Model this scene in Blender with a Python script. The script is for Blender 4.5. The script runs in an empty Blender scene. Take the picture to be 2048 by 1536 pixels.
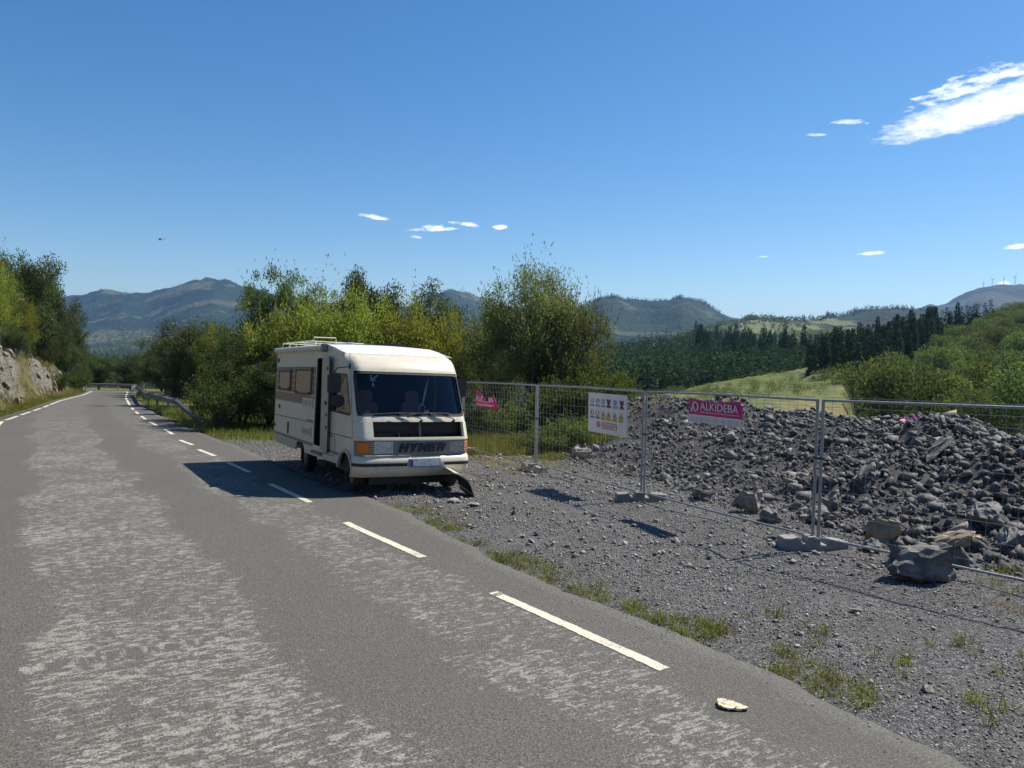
import bpy, bmesh, math, random
import numpy as np
from mathutils import Vector, Matrix
from mathutils.geometry import tessellate_polygon

rad = math.radians
random.seed(7)
RNG = np.random.default_rng(7)
SC = bpy.context.scene
COL = SC.collection

# ------------------------------------------------------------------ camera, sky, sun, exposure
cam_d = bpy.data.cameras.new('camera')
cam = bpy.data.objects.new('camera', cam_d)
COL.objects.link(cam)
cam_d.sensor_width = 36.0
cam_d.lens = 1540.0 / 2048.0 * 36.0
cam_d.clip_start = 0.1
cam_d.clip_end = 30000
CAM = Vector((0, 0, 2.2))
pitch, roll = math.atan(68 / 1540.0), math.atan(0.021)
fw = Vector((0, math.cos(pitch), -math.sin(pitch)))
rt = Vector((1, 0, 0))
up = rt.cross(fw)
r2 = rt * math.cos(roll) + up * math.sin(roll)
u2 = up * math.cos(roll) - rt * math.sin(roll)
cam.matrix_world = Matrix(((r2.x, u2.x, -fw.x, CAM.x), (r2.y, u2.y, -fw.y, CAM.y), (r2.z, u2.z, -fw.z, CAM.z), (0, 0, 0, 1)))
SC.camera = cam

SUN_EL = rad(52)
SUN_AZ = math.atan2(.86, .51)          # clockwise from +Y
SUN = Vector((math.sin(SUN_AZ) * math.cos(SUN_EL), math.cos(SUN_AZ) * math.cos(SUN_EL), math.sin(SUN_EL)))
sd = bpy.data.lights.new('sun', 'SUN')
sd.energy = 5.0
sd.angle = rad(0.53)
sd.color = (1.0, .93, .81)
sun = bpy.data.objects.new('sun', sd)
COL.objects.link(sun)
sun.rotation_euler = SUN.to_track_quat('Z', 'Y').to_euler()
sun.location = (20, 10, 60)

W = bpy.data.worlds.new('World')
SC.world = W
W.use_nodes = True
wn, wl = W.node_tree.nodes, W.node_tree.links
wn.clear()
w_out = wn.new('ShaderNodeOutputWorld')
w_bg = wn.new('ShaderNodeBackground')
sky = wn.new('ShaderNodeTexSky')
sky.sky_type = 'NISHITA'
sky.sun_disc = False
sky.sun_elevation = SUN_EL
sky.sun_rotation = SUN_AZ
sky.altitude = 400
sky.air_density = 1.0
sky.dust_density = 0.35
sky.ozone_density = 3.0
w_bg.inputs['Strength'].default_value = 0.088

def wmath(op, a, b=None, c=None):
    n = wn.new('ShaderNodeMath'); n.operation = op
    for i, v in enumerate((a, b, c)):
        if v is None: continue
        if isinstance(v, (int, float)): n.inputs[i].default_value = v
        else: wl.new(v, n.inputs[i])
    return n.outputs[0]

w_tc = wn.new('ShaderNodeTexCoord')
w_sep = wn.new('ShaderNodeSeparateXYZ')
wl.new(w_tc.outputs['Generated'], w_sep.inputs[0])
w_az = wmath('ARCTAN2', w_sep.outputs['X'], w_sep.outputs['Y'])
w_el = wmath('ARCSINE', w_sep.outputs['Z'])
w_ns = wn.new('ShaderNodeTexNoise'); w_ns.inputs['Scale'].default_value = 1.0
w_ns.inputs['Detail'].default_value = 8; w_ns.inputs['Roughness'].default_value = .62
w_cmb = wn.new('ShaderNodeCombineXYZ')
# clouds drift in flat streaks: stretch the noise along azimuth, tilted a little
wl.new(wmath('MULTIPLY', wmath('ADD', w_az, wmath('MULTIPLY', w_el, 1.2)), 46.0), w_cmb.inputs[0])
wl.new(wmath('MULTIPLY', wmath('SUBTRACT', w_el, wmath('MULTIPLY', w_az, .15)), 135.0), w_cmb.inputs[1])
wl.new(w_cmb.outputs[0], w_ns.inputs['Vector'])
w_n = wmath('SUBTRACT', w_ns.outputs[0], 0.5)
# (azimuth, elevation, half width, half height, tilt, noise weight, amount)
CLOUDS = [(0.5456,0.2676,0.1205,0.0250,0.17,2.0,1.00),(0.6054,0.2775,0.0813,0.0268,0.12,2.0,1.00),(0.5162,0.2916,0.0447,0.0151,0.25,6.5,0.60),(0.5669,0.3014,0.0268,0.0073,0.20,5.0,0.80),(0.4024,0.2693,0.0225,0.0032,-0.12,6.0,0.50),(0.3644,0.2587,0.0122,0.0022,-0.05,6.0,0.45),(-0.1790,0.1626,0.0213,0.0037,-0.10,4.0,0.75),(-0.1043,0.1522,0.0153,0.0056,0.00,5.0,0.85),(-0.1234,0.1497,0.0153,0.0025,0.05,7.0,0.50),(-0.0826,0.1524,0.0192,0.0025,0.10,7.0,0.50),(-0.0615,0.1580,0.0154,0.0043,-0.10,5.0,0.85),(-0.0744,0.1601,0.0103,0.0025,-0.05,6.0,0.50),(-0.0197,0.1560,0.0103,0.0037,0.00,5.0,0.85),(-0.1270,0.1402,0.0089,0.0025,-0.10,6.0,0.50),(0.4306,0.1212,0.0148,0.0029,0.05,5.0,0.70),(0.3094,0.1206,0.0070,0.0018,0.00,5.0,0.45),(0.5734,0.1222,0.0135,0.0037,0.10,4.0,0.85),(0.5641,0.0830,0.0064,0.0038,0.00,2.0,0.90)]
acc = None
for az, el, hw, hh, tilt, nw, amt in CLOUDS:
    da = wmath('SUBTRACT', w_az, az)
    de = wmath('SUBTRACT', wmath('SUBTRACT', w_el, el), wmath('MULTIPLY', da, tilt))
    x2 = wmath('POWER', wmath('ABSOLUTE', wmath('DIVIDE', da, hw)), 2.0)
    # flat base, ragged top
    lo = wmath('MULTIPLY', wmath('MINIMUM', de, 0.0), 1.0 / hh * 1.5)
    hi = wmath('MULTIPLY', wmath('MAXIMUM', de, 0.0), 1.0 / hh)
    y2 = wmath('ADD', wmath('MULTIPLY', lo, lo), wmath('MULTIPLY', hi, hi))
    d = wmath('SUBTRACT', 1.0, wmath('ADD', x2, y2))
    m = wmath('MULTIPLY', wmath('ADD', d, wmath('MULTIPLY', w_n, nw)), .95)
    cl = wn.new('ShaderNodeClamp'); wl.new(m, cl.inputs[0])
    m = wmath('MULTIPLY', cl.outputs[0], amt)
    acc = m if acc is None else wmath('MAXIMUM', acc, m)
w_mix = wn.new('ShaderNodeMix'); w_mix.data_type = 'RGBA'
wl.new(acc, w_mix.inputs[0])
w_hs = wn.new('ShaderNodeHueSaturation'); w_hs.inputs['Saturation'].default_value = 1.3; w_hs.inputs['Value'].default_value = 1.0
wl.new(sky.outputs[0], w_hs.inputs['Color'])
wl.new(w_hs.outputs[0], w_mix.inputs[6])
w_mix.inputs[7].default_value = (12.5, 12.6, 13.0, 1)
wl.new(w_mix.outputs[2], w_bg.inputs['Color'])
wl.new(w_bg.outputs[0], w_out.inputs['Surface'])

SC.view_settings.view_transform = 'Standard'
SC.view_settings.look = 'None'
SC.view_settings.gamma = 1.0
SC.view_settings.use_curve_mapping = False
SC.view_settings.exposure = 0.52
try:
    SC.cycles.use_denoising = True
    SC.cycles.denoiser = 'OPENIMAGEDENOISE'
    SC.cycles.max_bounces = 8
    SC.cycles.diffuse_bounces = 3
    SC.cycles.glossy_bounces = 3
    SC.cycles.transmission_bounces = 4
    SC.cycles.transparent_max_bounces = 12
    SC.cycles.volume_bounces = 0
    SC.cycles.caustics_reflective = False
    SC.cycles.caustics_refractive = False
except Exception:
    pass

# ------------------------------------------------------------------ helpers
def tag(o, label=None, cat=None, group=None, kind=None):
    if label: o['label'] = label
    if cat: o['category'] = cat
    if group: o['group'] = group
    if kind: o['kind'] = kind
    return o

def mesh_np(name, V, Fs, mats=(), smooth=False, tint=None, uv=None, cols=None):
    """V (n,3); Fs an array (m,k) or a list of such arrays."""
    if isinstance(Fs, np.ndarray): Fs = [Fs]
    Fs = [np.asarray(f, dtype=np.int32) for f in Fs if len(f)]
    V = np.asarray(V, dtype=np.float32)
    me = bpy.data.meshes.new(name)
    me.vertices.add(len(V)); me.vertices.foreach_set('co', V.ravel())
    nl = sum(f.size for f in Fs); npoly = sum(len(f) for f in Fs)
    me.loops.add(nl); me.polygons.add(npoly)
    me.loops.foreach_set('vertex_index', np.concatenate([f.ravel() for f in Fs]))
    tot = np.concatenate([np.full(len(f), f.shape[1], np.int32) for f in Fs])
    st = np.concatenate([[0], np.cumsum(tot)[:-1]]).astype(np.int32)
    me.polygons.foreach_set('loop_start', st)
    if smooth: me.polygons.foreach_set('use_smooth', np.ones(npoly, bool))
    me.update(calc_edges=True)
    for m in mats: me.materials.append(m)
    if tint is not None:
        a = me.attributes.new('tint', 'FLOAT', 'POINT'); a.data.foreach_set('value', np.asarray(tint, np.float32))
    if cols is not None:
        a = me.attributes.new('cover', 'FLOAT_COLOR', 'POINT')
        c4 = np.ones((len(V), 4), np.float32); c4[:, :cols.shape[1]] = cols
        a.data.foreach_set('color', c4.ravel())
    if uv is not None:
        l = me.uv_layers.new(name='UVMap')
        li = np.concatenate([f.ravel() for f in Fs])
        l.data.foreach_set('uv', np.asarray(uv, np.float32)[li].ravel())
    me.validate()
    return me

def obj(name, me, parent=None, loc=None, rot=None, scale=None):
    o = bpy.data.objects.new(name, me); COL.objects.link(o)
    if parent is not None: o.parent = parent
    if loc is not None: o.location = loc
    if rot is not None: o.rotation_euler = rot
    if scale is not None: o.scale = (scale,) * 3 if isinstance(scale, (int, float)) else scale
    return o

def empty(name, loc=(0, 0, 0), rot=(0, 0, 0)):
    o = bpy.data.objects.new(name, None); COL.objects.link(o)
    o.location = loc; o.rotation_euler = rot; o.empty_display_size = .3
    return o

class MB:
    """collects shapes and links them as one mesh object"""
    def __init__(s): s.v = []; s.f = []
    def add(s, V, F):
        b = len(s.v); s.v += [tuple(p) for p in V]; s.f += [tuple(b + i for i in f) for f in F]; return s
    def box(s, x0, x1, y0, y1, z0, z1):
        V = [(x, y, z) for x in (x0, x1) for y in (y0, y1) for z in (z0, z1)]
        return s.add(V, [(0, 1, 3, 2), (4, 6, 7, 5), (0, 4, 5, 1), (2, 3, 7, 6), (0, 2, 6, 4), (1, 5, 7, 3)])
    def obox(s, c, ax, ay, az):
        c, ax, ay, az = map(Vector, (c, ax, ay, az))
        V = [c + ax * i + ay * j + az * k for i in (-1, 1) for j in (-1, 1) for k in (-1, 1)]
        return s.add(V, [(0, 1, 3, 2), (4, 6, 7, 5), (0, 4, 5, 1), (2, 3, 7, 6), (0, 2, 6, 4), (1, 5, 7, 3)])
    def tube(s, pts, r, n=8, caps=True):
        pts = [Vector(p) for p in pts]
        rs = r if isinstance(r, (list, tuple)) else [r] * len(pts)
        V = []; F = []
        for i, p in enumerate(pts):
            d = (pts[min(i + 1, len(pts) - 1)] - pts[max(i - 1, 0)]).normalized()
            a = d.cross(Vector((0, 0, 1)) if abs(d.z) < .9 else Vector((1, 0, 0))).normalized(); b = d.cross(a)
            for k in range(n):
                t = 2 * math.pi * k / n
                V.append(p + (a * math.cos(t) + b * math.sin(t)) * rs[i])
        for i in range(len(pts) - 1):
            for k in range(n):
                F.append((i * n + k, i * n + (k + 1) % n, (i + 1) * n + (k + 1) % n, (i + 1) * n + k))
        if caps:
            F.append(tuple(range(n - 1, -1, -1))); F.append(tuple(range((len(pts) - 1) * n, len(pts) * n)))
        return s.add(V, F)
    def cyl(s, c0, c1, r, n=24): return s.tube([c0, c1], r, n)
    def plate(s, loops, w0, w1, fn):
        """flat polygon (outer loop, hole loops) in (a,b), thickened from w0 to w1; fn(a,b,w)->xyz"""
        tris = tessellate_polygon([[Vector((a, b, 0)) for a, b in lp] for lp in loops])
        flat = [p for lp in loops for p in lp]; n = len(flat)
        V = [fn(a, b, w0) for a, b in flat] + [fn(a, b, w1) for a, b in flat]
        F = [tuple(t) for t in tris] + [tuple(n + i for i in reversed(t)) for t in tris]
        st = 0
        for lp in loops:
            m = len(lp)
            for i in range(m):
                j = (i + 1) % m
                F.append((st + i, st + j, n + st + j, n + st + i))
            st += m
        return s.add(V, F)
    def grid(s, P, closed=False):
        nu, nv = len(P), len(P[0])
        V = [p for row in P for p in row]
        F = [(i * nv + j, i * nv + j + 1, (i + 1) * nv + j + 1, (i + 1) * nv + j) for i in range(nu - 1) for j in range(nv - 1)]
        return s.add(V, F)
    def slab(s, P, Q):
        """closed shell between two matching grids P (outer) and Q (inner)"""
        nu, nv = len(P), len(P[0]); b = nu * nv
        V = [p for row in P for p in row] + [p for row in Q for p in row]
        F = []
        for i in range(nu - 1):
            for j in range(nv - 1):
                q = (i * nv + j, i * nv + j + 1, (i + 1) * nv + j + 1, (i + 1) * nv + j)
                F.append(q); F.append(tuple(b + k for k in reversed(q)))
        ring = [(0, j) for j in range(nv)] + [(i, nv - 1) for i in range(1, nu)] + [(nu - 1, j) for j in range(nv - 2, -1, -1)] + [(i, 0) for i in range(nu - 2, 0, -1)]
        for k in range(len(ring)):
            a, c = ring[k], ring[(k + 1) % len(ring)]
            ia, ic = a[0] * nv + a[1], c[0] * nv + c[1]
            F.append((ia, ic, b + ic, b + ia))
        return s.add(V, F)
    def mesh(s, name, mat, smooth=False, bevel=0):
        me = bpy.data.meshes.new(name)
        me.from_pydata([tuple(p) for p in s.v], [], s.f)
        bm = bmesh.new(); bm.from_mesh(me)
        if bevel: bmesh.ops.remove_doubles(bm, verts=bm.verts, dist=1e-5)
        bmesh.ops.recalc_face_normals(bm, faces=bm.faces)
        if bevel:
            ed = [e for e in bm.edges if len(e.link_faces) == 2 and e.calc_face_angle(0) > .6]
            bmesh.ops.bevel(bm, geom=ed, offset=bevel, segments=2, affect='EDGES', clamp_overlap=True)
        if smooth:
            for f in bm.faces: f.smooth = True
            for e in bm.edges:
                if len(e.link_faces) == 2 and e.calc_face_angle(0) > rad(38): e.smooth = False
        bm.to_mesh(me); bm.free()
        me.materials.append(mat)
        return me
    def build(s, name, mat, parent=None, smooth=False, bevel=0, **k):
        return obj(name, s.mesh(name, mat, smooth, bevel), parent, **k)

def text_mesh(txt, mat, height, width=None, extrude=.004, shear=0, bold=0, spacing=1.0):
    """flat lettering in the xy plane, origin at lower left, given cap height and total width"""
    cu = bpy.data.curves.new('lettering', 'FONT')
    cu.body = txt; cu.size = 1.0; cu.extrude = 0.0; cu.shear = shear; cu.offset = bold; cu.space_character = spacing
    cu.resolution_u = 3
    o = bpy.data.objects.new('lettering', cu); COL.objects.link(o)
    dg = bpy.context.evaluated_depsgraph_get()
    me = bpy.data.meshes.new_from_object(o.evaluated_get(dg))
    bpy.data.objects.remove(o); bpy.data.curves.remove(cu)
    n = len(me.vertices); co = np.empty(n * 3, np.float32); me.vertices.foreach_get('co', co); co = co.reshape(-1, 3)
    lo, hi = co.min(0), co.max(0)
    co[:, :2] -= lo[:2]
    co[:, 1] *= height / (hi[1] - lo[1])
    co[:, 0] *= (width / (hi[0] - lo[0])) if width else height / (hi[1] - lo[1])
    me.vertices.foreach_set('co', co.ravel()); me.update()
    bm = bmesh.new(); bm.from_mesh(me)
    r = bmesh.ops.extrude_face_region(bm, geom=bm.faces[:])
    bmesh.ops.translate(bm, verts=[g for g in r['geom'] if isinstance(g, bmesh.types.BMVert)], vec=(0, 0, extrude))
    bmesh.ops.recalc_face_normals(bm, faces=bm.faces)
    bm.to_mesh(me); bm.free()
    me.materials.clear(); me.materials.append(mat)
    return me

# value noise
def _h(ix, iy, s):
    n = (ix.astype(np.int64) * 374761393 + iy.astype(np.int64) * 668265263 + s * 974634777) & 0x7fffffff
    n = ((n ^ (n >> 13)) * 1274126177) & 0x7fffffff
    return ((n ^ (n >> 16)) & 0xffff) / 65535.0
def vnoise(x, y, s=0):
    x = np.asarray(x, float); y = np.asarray(y, float)
    x0 = np.floor(x); y0 = np.floor(y); fx = x - x0; fy = y - y0
    fx = fx * fx * (3 - 2 * fx); fy = fy * fy * (3 - 2 * fy)
    a = _h(x0, y0, s); b = _h(x0 + 1, y0, s); c = _h(x0, y0 + 1, s); d = _h(x0 + 1, y0 + 1, s)
    return (a * (1 - fx) + b * fx) * (1 - fy) + (c * (1 - fx) + d * fx) * fy
def fbm(x, y, s=0, o=4):
    t = 0; a = .5
    for i in range(o):
        t = t + a * (vnoise(x, y, s + i) - .5); x = x * 2.03; y = y * 2.03; a *= .5
    return t
def smooth(t):
    t = np.clip(t, 0, 1); return t * t * (3 - 2 * t)

# ------------------------------------------------------------------ materials
class NT:
    def __init__(s, name):
        s.m = bpy.data.materials.new(name); s.m.use_nodes = True
        s.n = s.m.node_tree.nodes; s.l = s.m.node_tree.links; s.n.clear()
        s.out = s.n.new('ShaderNodeOutputMaterial')
    def new(s, t, **k):
        n = s.n.new(t)
        for a, v in k.items():
            setattr(n, a, v)
        return n
    def put(s, sock, v):
        if v is None: return
        if hasattr(v, 'is_linked') or hasattr(v, 'links'): s.l.new(v, sock)
        else:
            if isinstance(v, tuple) and len(v) == 3 and sock.type == 'RGBA': v = (*v, 1)
            sock.default_value = v
    def math(s, op, a, b=None, c=None, clamp=False):
        n = s.new('ShaderNodeMath', operation=op, use_clamp=clamp)
        for i, v in enumerate((a, b, c)): s.put(n.inputs[i], v)
        return n.outputs[0]
    def noise(s, vec=None, scale=5, detail=4, rough=.55, dist=0):
        n = s.new('ShaderNodeTexNoise')
        s.put(n.inputs['Vector'], vec); s.put(n.inputs['Scale'], scale); s.put(n.inputs['Detail'], detail)
        s.put(n.inputs['Roughness'], rough); s.put(n.inputs['Distortion'], dist)
        return n.outputs[0]
    def voro(s, vec=None, scale=5, feature='F1', out='Distance', rnd=1):
        n = s.new('ShaderNodeTexVoronoi', feature=feature)
        s.put(n.inputs['Vector'], vec); s.put(n.inputs['Scale'], scale); s.put(n.inputs['Randomness'], rnd)
        return n.outputs[out]
    def ramp(s, f, stops, interp='LINEAR'):
        n = s.new('ShaderNodeValToRGB'); n.color_ramp.interpolation = interp
        e = n.color_ramp.elements
        while len(e) < len(stops): e.new(.5)
        for i, (p, c) in enumerate(stops):
            e[i].position = p
            e[i].color = (c, c, c, 1) if isinstance(c, (int, float)) else (*c, 1)
        s.put(n.inputs[0], f); return n.outputs[0]
    def mix(s, f, a, b, mode='MIX'):
        n = s.new('ShaderNodeMix', data_type='RGBA', blend_type=mode)
        s.put(n.inputs[0], f); s.put(n.inputs[6], a); s.put(n.inputs[7], b); return n.outputs[2]
    def objco(s): return s.new('ShaderNodeTexCoord').outputs['Object']
    def map(s, vec, scale=(1, 1, 1), rot=(0, 0, 0), loc=(0, 0, 0)):
        n = s.new('ShaderNodeMapping'); s.put(n.inputs['Vector'], vec)
        n.inputs['Scale'].default_value = scale; n.inputs['Rotation'].default_value = rot; n.inputs['Location'].default_value = loc
        return n.outputs[0]
    def attr(s, name, out='Fac'): return s.new('ShaderNodeAttribute', attribute_name=name).outputs[out]
    def bump(s, h, strength=.3, dist=.02, nrm=None):
        n = s.new('ShaderNodeBump'); s.put(n.inputs['Height'], h); n.inputs['Strength'].default_value = strength
        n.inputs['Distance'].default_value = dist; s.put(n.inputs['Normal'], nrm); return n.outputs[0]
    def bsdf(s, col, rough=.6, metal=0, spec=.5, nrm=None, **k):
        n = s.new('ShaderNodeBsdfPrincipled')
        s.put(n.inputs['Base Color'], col); s.put(n.inputs['Roughness'], rough); s.put(n.inputs['Metallic'], metal)
        s.put(n.inputs['Specular IOR Level'], spec); s.put(n.inputs['Normal'], nrm)
        for a, v in k.items(): s.put(n.inputs[a], v)
        return n.outputs[0]
    def done(s, sh): s.l.new(sh, s.out.inputs['Surface']); return s.m

def simple(name, col, rough=.5, metal=0, var=.12, scale=6, spec=.5, bump=0, dirt=0):
    t = NT(name); co = t.objco()
    n = t.noise(co, scale, 5, .6)
    c = t.mix(1.0, col, t.ramp(n, [(.25, 1 - var), (.75, 1 + var)]), 'MULTIPLY')
    if dirt:
        d = t.noise(t.map(co, (9, 9, 1.2)), 1.3, 6, .65)
        c = t.mix(t.math('MULTIPLY', t.ramp(d, [(.52, 0.0), (.78, 1.0)]), dirt), c, (.12, .105, .085))
    nr = t.bump(t.noise(co, scale * 8, 4), bump, .004) if bump else None
    return t.done(t.bsdf(c, rough, metal, spec, nr))

def leaf_mat(name, c1, c2, trans=.35, tcol=None, vary=.25, rough=.5, spec=.08):
    t = NT(name)
    c = t.mix(t.attr('tint'), c1, c2)
    r = t.new('ShaderNodeObjectInfo').outputs['Random']
    hs = t.new('ShaderNodeHueSaturation')
    t.put(hs.inputs['Hue'], t.math('MULTIPLY_ADD', r, .04, .48)); t.put(hs.inputs['Value'], t.math('MULTIPLY_ADD', r, vary * 2, 1 - vary)); t.put(hs.inputs['Color'], c)
    c = hs.outputs[0]
    a = t.bsdf(c, rough, 0, spec)
    tr = t.new('ShaderNodeBsdfTranslucent')
    t.put(tr.inputs['Color'], t.mix(1.0, c, tcol or (1.25, 1.3, .55), 'MULTIPLY'))
    mx = t.new('ShaderNodeMixShader'); mx.inputs[0].default_value = trans
    t.l.new(a, mx.inputs[1]); t.l.new(tr.outputs[0], mx.inputs[2])
    return t.done(mx.outputs[0])

def glass_mat(name, tint=(.5, .58, .66), refl=1.0):
    t = NT(name)
    tr = t.new('ShaderNodeBsdfTransparent'); t.put(tr.inputs[0], tint)
    gl = t.new('ShaderNodeBsdfGlossy'); t.put(gl.inputs['Color'], (refl, refl, refl)); gl.inputs['Roughness'].default_value = .015
    fr = t.new('ShaderNodeFresnel'); fr.inputs[0].default_value = 1.5
    mx = t.new('ShaderNodeMixShader'); t.l.new(fr.outputs[0], mx.inputs[0]); t.l.new(tr.outputs[0], mx.inputs[1]); t.l.new(gl.outputs[0], mx.inputs[2])
    return t.done(mx.outputs[0])

def stone_mat(name, dark, light, bump=.5, scale=3.0, patch=None, spec=.3):
    t = NT(name); co = t.objco()
    n = t.noise(co, scale, 8, .65)
    c = t.mix(t.ramp(n, [(.3, 0.0), (.72, 1.0)]), dark, light)
    ti = t.attr('tint')
    c = t.mix(1.0, c, t.ramp(ti, [(0, .55), (.5, 1.0), (.88, 1.25), (1, 1.9)]), 'MULTIPLY')
    r = t.new('ShaderNodeObjectInfo').outputs['Random']
    c = t.mix(1.0, c, t.ramp(r, [(0, .8), (1, 1.2)]), 'MULTIPLY')
    if patch: c = t.mix(t.ramp(t.noise(co, scale * .8, 3), [(.5, 0.0), (.62, 1.0)]), c, patch)
    h = t.math('ADD', t.noise(co, scale * 4, 6, .7), t.math('MULTIPLY', t.voro(co, scale * 3), .5))
    return t.done(t.bsdf(c, .75, 0, spec, t.bump(h, bump, .02)))

M = {}
M['white_paint'] = simple('white_paint', (.66, .61, .49), .32, var=.05, scale=2, dirt=.35)
M['beige_plastic'] = simple('beige_plastic', (.52, .47, .37), .45, var=.08, scale=4, dirt=.3)
M['roof_white'] = simple('roof_white', (.74, .74, .73), .35, var=.1, scale=5, dirt=.5)
M['grey_trim'] = simple('grey_trim', (.2, .195, .185), .5, var=.08)
M['brown_band'] = simple('brown_band', (.21, .155, .115), .45, var=.06)
M['black_rubber'] = simple('black_rubber', (.016, .016, .017), .55, var=.2)
M['black_metal'] = simple('black_metal', (.02, .02, .022), .4)
M['tyre'] = simple('tyre', (.022, .021, .02), .85, var=.3, scale=20, bump=.4)
M['steel'] = simple('steel', (.55, .56, .57), .35, 1.0, var=.15, scale=14)
M['galvanised'] = simple('galvanised', (.34, .35, .36), .55, .75, var=.22, scale=22)
M['old_galvanised'] = simple('old_galvanised', (.22, .21, .195), .6, .35, var=.3, scale=9)
M['chrome'] = simple('chrome', (.75, .75, .76), .12, 1.0, var=.03)
M['lamp_glass'] = simple('lamp_glass', (.5, .52, .53), .16, .85, var=.5, scale=26)
M['amber'] = simple('amber', (.72, .17, .012), .25, var=.18, scale=40)
M['seat_cloth'] = simple('seat_cloth', (.36, .17, .13), .9, var=.2, scale=25)
M['dark_cloth'] = simple('dark_cloth', (.035, .035, .05), .95, var=.3, scale=10)
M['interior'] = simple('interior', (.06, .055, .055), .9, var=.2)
M['curtain'] = simple('curtain', (.4, .36, .29), .9, var=.25, scale=9)
M['bare_inside'] = simple('bare_inside', (.5, .42, .3), .55, var=.08, scale=3)
M['brown_acrylic'] = simple('brown_acrylic', (.24, .15, .105), .22, var=.22, scale=7)
M['glass'] = glass_mat('glass', (.86, .88, .9), .4)
M['side_glass'] = glass_mat('side_glass', (.62, .66, .68))
M['plate_white'] = simple('plate_white', (.75, .75, .74), .5, var=.04)
M['plate_blue'] = simple('plate_blue', (.02, .05, .3), .5)
M['sign_white'] = simple('sign_white', (.68, .67, .68), .5, var=.05, dirt=.25)
M['magenta'] = simple('magenta', (.52, .012, .17), .45, var=.1, scale=12)
M['print_white'] = simple('print_white', (.78, .7, .74), .5, var=.05)
M['print_pale'] = simple('print_pale', (.6, .55, .55), .55, var=.12, scale=40)
M['print_blue'] = simple('print_blue', (.045, .17, .38), .5, var=.1)
M['print_yellow'] = simple('print_yellow', (.62, .47, .03), .5)
M['print_red'] = simple('print_red', (.3, .03, .028), .5)
M['print_dark'] = simple('print_dark', (.05, .045, .05), .6)
M['print_tape'] = simple('print_tape', (.09, .025, .045), .6)
M['concrete'] = stone_mat('concrete', (.2, .195, .18), (.33, .32, .3), .35, 7)
M['wood_post'] = simple('wood_post', (.16, .12, .085), .85, var=.35, scale=12, bump=.5)
M['paper'] = simple('paper', (.72, .64, .46), .8, var=.15, scale=20)
M['bark'] = simple('bark', (.1, .085, .07), .9, var=.4, scale=8, bump=.6)
M['rock_grey'] = stone_mat('rock_grey', (.07, .068, .07), (.27, .26, .24), .8, 3.0)
M['rock_pale'] = stone_mat('rock_pale', (.17, .152, .128), (.38, .345, .29), .7, 2.4)
M['rock_dark'] = stone_mat('rock_dark', (.06, .059, .063), (.29, .28, .265), 1.0, 4.5)
M['rock_tan'] = stone_mat('rock_tan', (.2, .16, .11), (.44, .37, .27), .7, 3.2, patch=(.42, .27, .12))
M['gravel_stone'] = stone_mat('gravel_stone', (.16, .158, .155), (.43, .42, .405), .4, 14)
M['rubble_stone'] = stone_mat('rubble_stone', (.05, .049, .052), (.225, .215, .205), .6, 6)
M['leaf_willow'] = leaf_mat('leaf_willow', (.07, .1, .045), (.23, .26, .125), .46, tcol=(1.2, 1.2, .75))
M['leaf_bright'] = leaf_mat('leaf_bright', (.13, .165, .04), (.33, .36, .09), .52, tcol=(1.2, 1.2, .7))
M['leaf_oak'] = leaf_mat('leaf_oak', (.034, .054, .025), (.115, .145, .066), .36, rough=.5)
M['leaf_ash'] = leaf_mat('leaf_ash', (.055, .085, .03), (.16, .2, .075), .42)
M['leaf_bramble'] = leaf_mat('leaf_bramble', (.045, .07, .022), (.17, .2, .07), .35)
M['leaf_far'] = leaf_mat('leaf_far', (.06, .09, .037), (.195, .23, .1), .34, vary=.3, spec=0)
M['leaf_conifer'] = leaf_mat('leaf_conifer', (.028, .048, .027), (.065, .098, .05), .16, vary=.25, spec=0)
M['grass_green'] = leaf_mat('grass_green', (.075, .1, .022), (.24, .25, .07), .35)
M['grass_dry'] = leaf_mat('grass_dry', (.11, .1, .03), (.36, .29, .13), .25, tcol=(1.1, 1.0, .6))
# ------------------------------------------------------------------ road geometry and ground height
RIGHT_LINE = np.array([(26.2, -30.8), (12.5, -10.8), (1.2, 5.7), (-.15, 7.66), (-1.02, 9.07), (-2.38, 11.09), (-3.32, 12.72), (-4.61, 14.7), (-5.54, 16.28), (-6.63, 17.95), (-7.42, 19.23), (-8.43, 20.69), (-9.08, 21.87), (-10.06, 23.31), (-11.65, 26.13), (-14.95, 31.55), (-18.33, 37.49), (-22.28, 44.8), (-29.2, 58.1), (-38.0, 76.0), (-42.6, 84.7), (-47.2, 88.4), (-54, 90.0), (-66, 89), (-92, 79)])
LEFT_LINE = np.array([(19.5, -29.5), (8.3, -13.6), (-2.79, 3.03), (-8.31, 11.37), (-12.62, 18.1), (-18.86, 28.31), (-20.38, 31.35), (-24.32, 39.87), (-28.89, 49.31), (-34.14, 60.98), (-39.3, 71.3), (-43.4, 79.2), (-47.5, 83), (-54, 84.3), (-65, 83.3), (-90, 74)])
RIGHT_EDGE = np.array([(27, -30.3), (13.2, -10.3), (5.6, 0.0), (2.64, 4.35), (2.08, 5.6), (1.12, 7.06), (-.1, 8.9), (-1.75, 12.2), (-4.05, 15.6), (-7.48, 21.33), (-10.3, 25.6), (-14.2, 31.95), (-17.7, 37.9), (-21.7, 45.1), (-28.6, 58.4), (-37.4, 76.3), (-42.0, 85.2), (-46.9, 89.0), (-54, 90.7), (-66, 89.8), (-92.3, 79.8)])
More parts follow.
